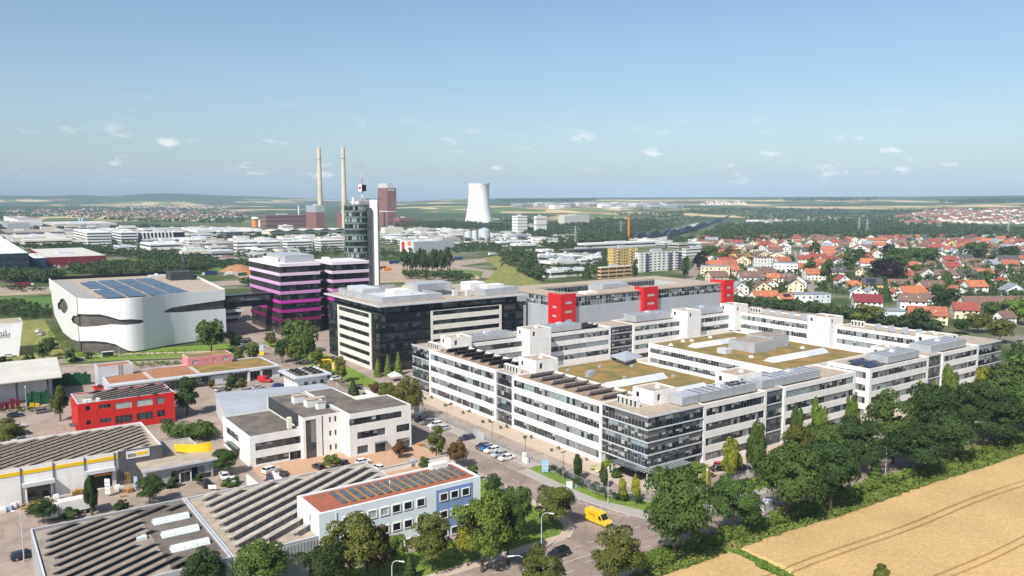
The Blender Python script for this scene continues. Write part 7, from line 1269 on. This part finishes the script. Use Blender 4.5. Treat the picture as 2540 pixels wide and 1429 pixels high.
for i in range(26): px, py = 125 + (i % 13) * 10.5, 661 + (i // 13) * 4.5; car(px, py, 90, random.choice(('white', 'black', 'silver', 'grey', 'navy', 'red')), random.choice(('sedan', 'hatch', 'suv')), 'car parked before the dark red hall, %s from left in the %s row' % (ORD[i % 13], ('back', 'front')[i // 13]), group='cars before the dark red hall')
# vans and trucks
def van(label, x, y, head, col, ln=5.9, ht=2.65, mark=None, name='delivery_van', cat='van'):
    root = thing(name, label, cat, (x, y, .07), None, R(head)); w_ = 1.0; h = ln / 2; m_ = 'paint_' + col
    def add(nm, mb, m2, loc=(0, 0, 0), par=root): o = bpy.data.objects.new(nm, mb if isinstance(mb, bpy.types.Mesh) else mb.mesh(nm, m2)); COL.objects.link(o); o.parent = par; o.location = loc; return o
    side = [(-h, .35), (h - .1, .35), (h, .75), (h - .25, 1.15), (h - 1.0, 1.3), (h - 1.75, ht - .25), (h - 2.2, ht - .05), (-h + .1, ht), (-h, ht - .1)]; n_ = len(side)
    mb = MB(); mb.add([(a, -w_, z) if z < 1.4 else (a, -w_ * .92, z) for a, z in side] + [(a, w_, z) if z < 1.4 else (a, w_ * .92, z) for a, z in side], [tuple(range(n_)), tuple(reversed(range(n_, 2 * n_)))] + [(i, n_ + i, n_ + (i + 1) % n_, (i + 1) % n_) for i in range(n_)]); add('body', mb, m_)
    g_ = MB(); a, b = (h - 1.02, 1.33), (h - 1.72, ht - .3); g_.slab((a[0], -.85, a[1]), (a[0], .85, a[1]), (b[0], .8, b[1]), (b[0], -.8, b[1]), .05); add('windscreen', g_, 'glass')
    for s_ in (-1, 1):
        add('side_window', MB().add([(h - 1.25, s_ * 1.01, 1.4), (h - 2.2, s_ * 1.01, 1.4), (h - 2.2, s_ * .97, 2.05), (h - 1.65, s_ * .97, 2.05)], [(0, 1, 2, 3)]), 'glass'); add('headlight', MB().box(-.05, .05, -.22, .22, -.12, .12), 'lamp', (h - .08, s_ * .75, .95)); add('tail_light', MB().box(-.05, .02, -.1, .1, -.25, .25), 'tail', (-h, s_ * .85, 1.0)); add('mirror', MB().box(-.1, .1, -.12, .12, -.2, .2), 'rubber', (h - 1.5, s_ * 1.15, 1.55))
        for sx in (-.31, .31): wl = add('wheel', CARP['suv']['wheel'], None, (sx * ln, s_ * .88, .35)); add('rim', CARP['suv']['rim'], None, (0, 0, 0), wl)
        if mark: t = add('lettering', text_mesh(mark, .85, 'redtower', .01), None, (-h * .35, s_ * .965, 1.85)); t.rotation_euler = (R(88), 0, 0 if s_ < 0 else R(180))
    add('bumper', MB().box(h - .05, h + .06, -.95, .95, .3, .6), 'charcoal'); add('door_seam', MB().box(-.02, .02, -1.02, 1.02, .5, 2.2), 'charcoal', (-.1, 0, 0)); return root
a, b = G(1457, 1287), G(1512, 1310); van('yellow delivery van with red lettering turning at the junction', (a[0] + b[0]) / 2, (a[1] + b[1]) / 2, math.degrees(math.atan2(b[1] - a[1], b[0] - a[0])), 'yellow', 6.1, 2.65, 'DHL')
van('red van parked in front of the long showroom', *G(658, 948), -50, 'red', 5.2, 2.3); van('white camper van half hidden behind the street trees', *G(1900, 1270), 12, 'white', 6.5, 2.7); van('white and red van in the residential street', *G(2030, 702), 60, 'white', 5.2, 2.4); van('white van parked beside the rearmost mast on the motorway site', *G(1318, 637), 20, 'white', 6, 2.6)
def truck(label, x, y, head, cabcol, boxm, ln=10, ht=3.6, marks=False, name='truck'):
    root = thing(name, label, 'truck', (x, y, .07), None, R(head)); h = ln / 2
    def add(nm, mb, m2, loc=(0, 0, 0), par=root): o = bpy.data.objects.new(nm, mb if isinstance(mb, bpy.types.Mesh) else mb.mesh(nm, m2)); COL.objects.link(o); o.parent = par; o.location = loc; return o
    bx = add('cargo_box', MB().box(-h, h - 2.3, -1.25, 1.25, 1.0, ht), boxm); cb_ = add('cab', MB().add([(h - 2.1, -1.2, .5), (h, -1.2, .5), (h, -1.2, 1.5), (h - .35, -1.2, 2.8), (h - 2.1, -1.2, 2.9), (h - 2.1, 1.2, .5), (h, 1.2, .5), (h, 1.2, 1.5), (h - .35, 1.2, 2.8), (h - 2.1, 1.2, 2.9)], [(0, 1, 2, 3, 4), (9, 8, 7, 6, 5), (0, 5, 6, 1), (1, 6, 7, 2), (2, 7, 8, 3), (3, 8, 9, 4), (4, 9, 5, 0)]), cabcol)
    add('windscreen', MB().slab((h - .02, -1.05, 1.6), (h - .02, 1.05, 1.6), (h - .33, 1.05, 2.7), (h - .33, -1.05, 2.7), .05), 'glass', (0, 0, 0), cb_); add('chassis', MB().box(-h, h - .3, -.5, .5, .6, 1.0), 'rubber')
    for sx in (-h + 1.3, -h + 2.5, h - 1.3):
        for s_ in (-1, 1): wl = add('wheel', CARP['suv']['wheel'], None, (sx, s_ * 1.05, .45)); wl.scale = (1.35, 1.35, 1.35); add('rim', CARP['suv']['rim'], None, (0, 0, 0), wl)
    if marks:
        for i in range(3): add('yellow_panel', MB().box(-.55, .55, -.02, 0, 0, .9), 'yellow', (-h + 1.5 + i * 2.3, -1.27, 1.7), bx)
    return root
a, b = G(222, 1268), G(135, 1286); truck('white truck with three yellow side panels beside the columnar tree', (a[0] + b[0]) / 2, (a[1] + b[1]) / 2, math.degrees(math.atan2(b[1] - a[1], b[0] - a[0])), 'paint_white', 'white', 9.5, 3.5, True)
for lbl, px, py, hd, bm in (('blue tarpaulin truck on the motorway behind the white panelled hall', 520, 683, 180, 'navytarp'), ('white truck tractor behind the blue tarpaulin truck', 566, 684, 180, 'white'), ('dark truck on the interchange right of the tall pines', 1134, 645, 170, 'navytarp'), ('blue and white truck beside the tall pines', 980, 655, 0, 'navytarp'), ('long white coach on the interchange bridge', 1222, 634, 10, 'white'), ('car transporter truck at the left edge of the motorway', 60, 712, 0, 'darkred')): mat('navytarp', (.02, .045, .16), .6); truck(lbl, *G(px, py), hd, 'paint_white', bm, 13 if 'tractor' not in lbl else 7)
# small red telehandler
x, y = G(247, 972); o = thing('telehandler', 'red telehandler parked behind the red building', 'machine', (x, y, .05)); part('chassis', 'redtower', o, (x - 1.6, x + 1.6, y - 1, y + 1, .5, 1.5)); part('cab', 'glass', o, (x - .6, x + .6, y - .9, y, 1.5, 2.7)); part('boom', 'redtower', o, (x - 2, x + 2.6, y + .2, y + .7, 1.6, 2.2))
for sx in (-1.1, 1.1):
    for sy in (-1.05, 1.05): MB().tube([(x + sx, y + sy - .15, .55), (x + sx, y + sy + .15, .55)], .55, 12).build('wheel', 'rubber', o)
# ------------------------------------------------------------------ street furniture
def lamp(label, px, py, ty, armdx=0.0, name='street_lamp', xy=None, hh=None):
    x, y = xy or G(px, py); h = hh or HG(px, py, ty); o = thing(name, label, 'street lamp', (x, y, .05), 'street lamps'); ax, ay = RX * armdx, RY * armdx
    if armdx:
        MB().tube([(x, y, .05), (x, y, h * .55), (x, y, h - 1.0), (x + ax * .12, y + ay * .12, h - .35), (x + ax * .45, y + ay * .45, h), (x + ax, y + ay, h - .1)], [.11, .09, .07, .06, .055, .05], 8).build('pole', 'metallight', o); MB().tube([(x + ax * .85, y + ay * .85, h - .08), (x + ax * 1.45, y + ay * 1.45, h - .2)], [.1, .14], 8).build('lamp_head', 'lamp', o)
    else: MB().tube([(x, y, .05), (x, y, h)], [.08, .055], 8).build('pole', 'metallight', o); MB().cyl(x, y, h - .05, h + .28, .24, .1, 10).build('lamp_head', 'lamp', o)
    MB().cyl(x, y, .04, .5, .14, n=8).build('base', 'metal', o); return o
lamp('white curved street lamp at the bottom beside the black car', 1343, 1372, 1272, 1.6); lamp('white curved street lamp at the bottom edge with head at centre', 1300, 1450, 1378, -2.0); lamp('white curved street lamp standing beside the wheat field', 2196, 1181, 1106, -2.2); lamp('curved street lamp at the bottom before the pale office', 973, 1470, 1391, 1.5)
lamp('tall straight lamp on the grass verge before the entrance', 1508, 1250, 1160); lamp('tall white lamp with sign beside the big street tree', 1752, 1258, 1166); lamp('white lamp at the lower left beside the solar hall', 60, 1394, 1266, -1.2); lamp('lamp post left of the red building before the crates', 67, 1028, 960); lamp('lamp post before the white panelled hall', 296, 888, 858); lamp('slim lamp beside the showroom windows', 560, 930, 905, -.8)
lamp('lamp post beside the traffic island trees', 681, 862, 820); lamp('lamp beside the forecourt street tree', 1068, 1110, 1064); lamp('lamp post behind the stepped white office', 837, 1000, 953); lamp('lamp at the right end of the residential street', 2037, 712, 690); lamp('lamp post at the residential corner', 2068, 740, 705)
for i, (px, py, ty) in enumerate(((1043, 1000, 968), (1109, 1047, 1006), (1221, 1096, 1048), (1303, 1144, 1084), (1397, 1182, 1122), (865, 985, 940), (899, 968, 935), (1118, 1018, 985))):
    x, y = G(px, py); h = HG(px, py, ty); o = thing('drive_lamp', 'dark slim lamp with flat head along the campus drive, %s in the row' % ORD[i], 'street lamp', (x, y, .05), 'dark lamps along the campus drive'); MB().tube([(x, y, .05), (x, y, h)], .05, 6).build('pole', 'charcoal', o); MB().box(x - .7, x + .7, y - .16, y + .16, h, h + .12).build('lamp_head', 'charcoal', o)
# fence of vertical bars
def fence(label, pts, h=2.0, step=2.5, name='bar_fence'):
    o = thing(name, label, 'fence', (*pts[0], 0)); pm = MB(); nb = 16
    for i in range(nb): pm.box(i * step / nb, i * step / nb + .022, -.011, .011, .1, h)
    for z in (.2, h * .5, h - .06): pm.box(0, step, -.02, .02, z, z + .05)
    pm = pm.mesh('fence_panel', 'metal'); pst = MB().box(-.04, .04, -.04, .04, 0, h + .05).mesh('post', 'metal')
    for p, q in zip(pts, pts[1:]):
        d = math.hypot(q[0] - p[0], q[1] - p[1]); n_ = max(1, round(d / step)); a = math.atan2(q[1] - p[1], q[0] - p[0])
        for i in range(n_):
            x, y = p[0] + (q[0] - p[0]) * i / n_, p[1] + (q[1] - p[1]) * i / n_; inst('fence_panel', pm, o, (x, y, .06), a, (d / n_ / step, 1, 1)); inst('post', pst, o, (x, y, .06), a)
    return o
fence('grey bar fence between the parked cars and the campus drive', [(120.6, 225), (120.6, 157), (119.3, 141), (119.2, 134), (121.8, 127.4), (126.3, 122.6)]); fence('grey bar fence along the office street front behind the trees', [(128, 121.6), (140, 119.9), (300, 117.8)])
x, y = 120.6, 188; o = thing('gate_post', 'grey gate post box in the bar fence', 'gate', (x, y, 0)); part('cabinet', 'metal', o, (x - .3, x + .3, y - .5, y + .5, 0, 2.2)); part('gate_leaf', 'mull', o, (x - .06, x + .06, y - 4.5, y - .6, .2, 2.0))
# signs and boards
def board(label, px, py, ty, w_, m_, z0f=.35, posts=2, stripes=0, stripem='mull', name='sign_board', rz=None, cat='sign'):
    x, y = G(px, py); h = HG(px, py, ty); rz = -AZ if rz is None else rz; o = thing(name, label, cat, (x, y, 0), None, rz)
    def add(nm, mb, m2): q = bpy.data.objects.new(nm, mb.mesh(nm, m2)); COL.objects.link(q); q.parent = o; return q
    add('panel', MB().box(-w_ / 2, w_ / 2, -.06, .06, h * z0f, h), m_)
    for i in range(posts): a = (-w_ / 2 + .12 + i * (w_ - .24) / max(1, posts - 1)) if posts > 1 else 0; add('post', MB().box(a - .06, a + .06, -.05, .05, 0, h * z0f + .1), 'metal')
    for i in range(stripes): z = h * (z0f + (1 - z0f) * (i + 1) / (stripes + 1)); add('stripe', MB().box(-w_ / 2, w_ / 2, -.09, -.06, z - .05, z + .05), stripem)
    return o
board('white four-panel company signboard at the car park corner', 1034, 1042, 1001, 1.7, 'whitecool', .42, 1, 3); board('blue and white entrance sign on the grass verge', 1352, 1173, 1141, 1.6, 'skyblue', .05, 1, 2, 'white'); board('white notice board behind the pavement verge', 1412, 1213, 1194, 1.4, 'white', .1, 2); board('blue and yellow banner standing by the street fork', 649, 880, 855, 1.9, 'paint_lightblue', .4, 2, 0); board('white and blue stacked sign by the yellow-striped hall', 268, 1232, 1188, 1.2, 'white', .15, 1, 3, 'charcoal'); board('white flag-like sign before the pavilion', 338, 1225, 1182, .8, 'paint_lightblue', .25, 1); board('white board at the pavilion car park', 527, 1218, 1203, 1.9, 'white', .4, 2)
board('blue waste bin on the verge', 1429, 1213, 1203, .55, 'blue', .3, 1, name='waste_bin', cat='bin'); board('yellow board part of the banner by the street fork', 649, 882, 872, 1.9, 'yellow', .1, 2); board('dark directional sign posts beside the pointed shrub tree', 893, 985, 952, 2.2, 'charcoal', .55, 2, 2)
# round no-stopping signs
for lbl, px, py, ty in (('small round red and blue traffic sign on the verge pole', 1397, 1192, 1170), ('small round traffic sign at the lower left lamp', 60, 1340, 1310)):
    x, y = G(px, py); o = thing('traffic_sign', lbl, 'traffic sign', (x, y, 0)); MB().cyl(x, y, 0, 2.4, .04, n=6).build('pole', 'metal', o); c_ = MB().tube([(x - .02 * FX, y - .02 * FY, 2.1), (x + .02 * FX, y + .02 * FY, 2.1)], .36, 14).build('disc', 'redtower', o); MB().tube([(x - .05 * FX, y - .05 * FY, 2.1), (x - .025 * FX, y - .025 * FY, 2.1)], .26, 14).build('disc_centre', 'blue', c_)
# party tent
x, y = G(979, 945); o = thing('party_tent', 'small white party tent beside the black block', 'tent', (x, y, 0)); MB().add([(x - 2, y - 2, 2.3), (x + 2, y - 2, 2.3), (x + 2, y + 2, 2.3), (x - 2, y + 2, 2.3), (x, y, 3.7)], [(0, 1, 4), (1, 2, 4), (2, 3, 4), (3, 0, 4)]).build('canopy', 'white', o); part('valance', 'white', o, (x - 2, x + 2, y - 2.02, y - 1.98, 1.9, 2.3), (x - 2.02, x - 1.98, y - 2, y + 2, 1.9, 2.3))
for a in (-1.9, 1.9):
    for b in (-1.9, 1.9): MB().cyl(x + a, y + b, 0, 2.3, .06, n=6).build('leg', 'metallight', o)
# yellow containers by the black block
for lbl, px, py, l_ in (('yellow container behind the slim trees, left of two', 806, 908, 5), ('yellow container beside the black block ramp, right of two', 834, 916, 3)):
    x, y = G(px, py); o = thing('yellow_container', lbl, 'container', (x, y, 0)); part('shell', 'yellow', o, (x - l_ / 2, x + l_ / 2, y - 1.2, y + 1.2, .1, 2.6)); part('door', 'offwhite', o, (x - l_ / 2 - .03, x - l_ / 2, y - 1, y + 1, .3, 2.4))
    for i in range(6): part('rib', 'yellow', o, (x - l_ / 2 + (i + .4) * l_ / 6, x - l_ / 2 + (i + .6) * l_ / 6, y - 1.26, y - 1.2, .2, 2.5))
# crate stacks: each stack is a pile of crates
def crates(label, x, y, m_, nz, lx=1.2, ly=.9, hz=.42, grp='crate stacks', nx=1, name='crate_stack'):
    o = thing(name, label, 'crate stack', (x, y, .02), grp); me = CM.setdefault(('crate', m_, lx, ly, hz), MB().box(-lx / 2, lx / 2, -ly / 2, ly / 2, 0, hz - .05).box(-lx / 2 - .02, lx / 2 + .02, -ly / 2 - .02, ly / 2 + .02, hz - .12, hz - .05).mesh('crate', m_))
    for k in range(nz): q = inst('crate', me, o, (x + random.uniform(-.03, .03), y + random.uniform(-.03, .03), .03 + k * hz))
    return o
random.seed(4)
for i in range(5): crates('green crate stack under the warehouse roof edge, %s from left' % ORD[i], 19.6 + i * 1.35, 301.5 + random.uniform(-.2, .2), 'green_crate', random.choice((10, 11, 12)))
for i in range(11): crates('dark red crate stack before the warehouse, %s from left' % ORD[i], 2 + i * 1.45, 300 + random.uniform(-.3, .3), 'red_crate', random.choice((6, 7, 8, 9)))
for i in range(12): crates('green crate stack in the yard behind the warehouse, %s from left' % ORD[i], 29 + i * 1.05, 328 - i * .3, 'green_crate', random.choice((9, 10, 11)), 1.0, .9)
for i in range(2): crates('yellow crate stack in front of the green crates, %s' % ('left', 'right')[i], 20.4 + i * 1.4, 299.6, 'yellow', 3 - i, grp='yellow crates')
def pallets(label, px, py, n_, hz=.16, m_='wood'):
    x, y = G(px, py); o = thing('pallet_stack', label, 'pallet stack', (x, y, .02), 'pallet stacks'); me = CM.setdefault(('pal', m_), MB().box(-.6, .6, -.4, -.25, .1, .13).box(-.6, .6, -.08, .08, .1, .13).box(-.6, .6, .25, .4, .1, .13).box(-.6, -.48, -.4, .4, 0, .1).box(-.06, .06, -.4, .4, 0, .1).box(.48, .6, -.4, .4, 0, .1).mesh('pallet', m_))
    for k in range(n_): inst('pallet', me, o, (x, y, .03 + k * hz), random.uniform(-.04, .04))
for i, (px, py, n_) in enumerate(((288, 1205, 19), (298, 1203, 22), (308, 1201, 22), (317, 1200, 18), (203, 1212, 16), (186, 1230, 8), (196, 1228, 9), (207, 1226, 7), (312, 1220, 5), (322, 1222, 7), (332, 1218, 6), (75, 1258, 5), (305, 1232, 2), (60, 1262, 2))): pallets('wooden pallet stack by the yellow-striped hall gates, %s of the group' % ORD[i], px, py, n_)
for i, (px, py, c_) in enumerate(((292, 1216, 'pale'), (301, 1218, 'offwhite'), (90, 1256, 'yellow'), (118, 1246, 'offwhite'), (140, 1240, 'pale'), (8, 1272, 'pale'), (22, 1268, 'paint_lightblue'), (34, 1262, 'pale'), (46, 1258, 'offwhite'))):
    x, y = G(px, py); o = thing('wrapped_goods', 'wrapped pale goods bale in the hall yard, %s of the group' % ORD[i], 'bale', (x, y, .02), 'wrapped bales'); MB().add([(x + sx * .55, y + sy * .5, z) for z, k in ((0.05, 1), (.7, 1.05), (1.25, .85)) for sx, sy in ((-k, -k), (k, -k), (k, k), (-k, k))], [(0, 1, 5, 4), (1, 2, 6, 5), (2, 3, 7, 6), (3, 0, 4, 7), (4, 5, 9, 8), (5, 6, 10, 9), (6, 7, 11, 10), (7, 4, 8, 11), (8, 9, 10, 11)]).build('wrapping', c_, o); MB().box(x - .6, x + .6, y - .5, y + .5, 0, .06).build('pallet_base', 'wood', o)
# bus shelter, masts, pylons
x, y = G(268, 886); o = thing('bus_shelter', 'glass bus shelter before the white panelled hall', 'bus shelter', (x, y, 0)); part('roof', 'metallight', o, (x - 2.4, x + 2.4, y - .8, y + .8, 2.4, 2.5)); part('back_glass', 'glassgreen', o, (x - 2.3, x + 2.3, y + .7, y + .75, .2, 2.4))
for a in (-2.2, 2.2): part('post', 'metallight', o, (x + a - .05, x + a + .05, y - .7, y - .6, 0, 2.4), (x + a - .05, x + a + .05, y + .6, y + .7, 0, 2.4))
x, y = G(456, 682); o = thing('mobile_mast', 'dark mobile phone mast rising behind the white panelled hall', 'mast', (x, y, 0)); hh = HG(456, 682, 626); MB().cyl(x, y, 0, hh, .9, .6, 8).build('pole', 'charcoal', o); MB().cyl(x, y, hh - 9, hh - 3, 1.4, n=8).build('antenna_panel', 'metaldark', o)
def pylon(label, px, py, ty):
    x, y, z0_ = GT(px, py); h = max(28, HG(px, py, ty)) if z0_ < 1 else 45; o = thing('power_pylon', label, 'pylon', (x, y, z0_), 'power pylons'); mb = MB(); w_ = 2.2
    for sx in (-1, 1):
        for sy in (-1, 1): mb.tube([(x + sx * w_, y + sy * w_, z0_), (x, y, z0_ + h)], .22, 4)
    for k in range(5): z = z0_ + h * k / 5.5; q = w_ * (1 - k / 5.5); mb.tube([(x - q, y - q, z), (x + q, y + q, z + h * .16)], .14, 4).tube([(x + q, y - q, z), (x - q, y + q, z + h * .16)], .14, 4)
    mb.build('lattice', 'mull', o)
    for k, l_ in ((.68, 7), (.82, 9), (.94, 5)): MB().tube([(x - l_ * RX, y - l_ * RY, z0_ + h * k), (x + l_ * RX, y + l_ * RY, z0_ + h * k)], .22, 4).build('cross_arm', 'mull', o)
for i, a in enumerate(((1427, 610, 560), (1540, 585, 547), (1910, 565, 530), (2130, 580, 540), (2150, 582, 542), (2500, 585, 540))): pylon('grey lattice power pylon in the valley, %s from left' % ORD[i], *a)
# site containers and earth heap
x, y = G(590, 672); o = MB(); n_ = 14; o.add([(x + 18 * math.cos(2 * math.pi * i / n_), y + 10 * math.sin(2 * math.pi * i / n_), 0) for i in range(n_)] + [(x + 8 * math.cos(2 * math.pi * i / n_), y + 4 * math.sin(2 * math.pi * i / n_), 5) for i in range(n_)] + [(x, y, 6.5)], [(i, (i + 1) % n_, n_ + (i + 1) % n_, n_ + i) for i in range(n_)] + [(n_ + i, n_ + (i + 1) % n_, 2 * n_) for i in range(n_)]); tag(o.build('earth_heap', mat('earth', (.42, .21, .10), .95, .2, .3)), 'orange-brown earth heap on the motorway building site', 'earth heap', kind='stuff')
for i, (px, py, c_) in enumerate(((601, 684, 'green_crate'), (612, 680, 'orange'), (622, 680, 'orange'), (960, 672, 'orange'), (948, 668, 'darkred'))): x, y = G(px, py); o = thing('site_container', 'building site container on the bare soil, %s from left' % ORD[i], 'container', (x, y, 0), 'site containers'); part('shell', c_, o, (x - 4, x + 4, y - 1.3, y + 1.3, .1, 2.8)); part('door', 'metal', o, (x - 4.05, x - 4, y - 1, y + 1, .3, 2.6))
# picnic table, low boxes
x, y = G(1042, 1106); o = thing('picnic_table', 'small wooden picnic table beside the stepped white office', 'table', (x, y, .05)); part('top', 'wood', o, (x - .9, x + .9, y - .4, y + .4, .72, .78)); part('bench', 'wood', o, (x - .9, x + .9, y - .9, y - .65, .42, .47)); part('bench', 'wood', o, (x - .9, x + .9, y + .65, y + .9, .42, .47)); part('leg', 'wood', o, (x - .6, x - .5, y - .8, y + .8, 0, .72)); part('leg', 'wood', o, (x + .5, x + .6, y - .8, y + .8, 0, .72))
for i, (px, py) in enumerate(((1301, 1147), (1306, 1150))): x, y = G(px, py); o = thing('bollard_cabinet', 'white utility cabinet at the end of the parking row, %s' % ('taller', 'shorter')[i], 'cabinet', (x, y, .1)); part('body', 'white', o, (x - .4, x + .4, y - .4, y + .4, 0, 2.6 - i * 1.2)); part('plinth', 'concrete', o, (x - .5, x + .5, y - .5, y + .5, 0, .15))
# ------------------------------------------------------------------ haze
m = bpy.data.materials.new('haze'); m.use_nodes = True; t = m.node_tree; t.nodes.clear(); o_ = N(t, 'ShaderNodeOutputMaterial'); v = N(t, 'ShaderNodeVolumePrincipled'); v.inputs['Color'].default_value = (.55, .76, 1, 1); v.inputs['Density'].default_value = 6.4e-5; v.inputs['Anisotropy'].default_value = -.2
L(t, v.outputs[0], o_.inputs['Volume']); MT['haze'] = m
hb = MB().box(-15000, 15000, -15000, 15000, -60, 420).build('haze', 'haze'); tag(hb, 'pale blue summer haze over the valley', 'haze', kind='stuff')
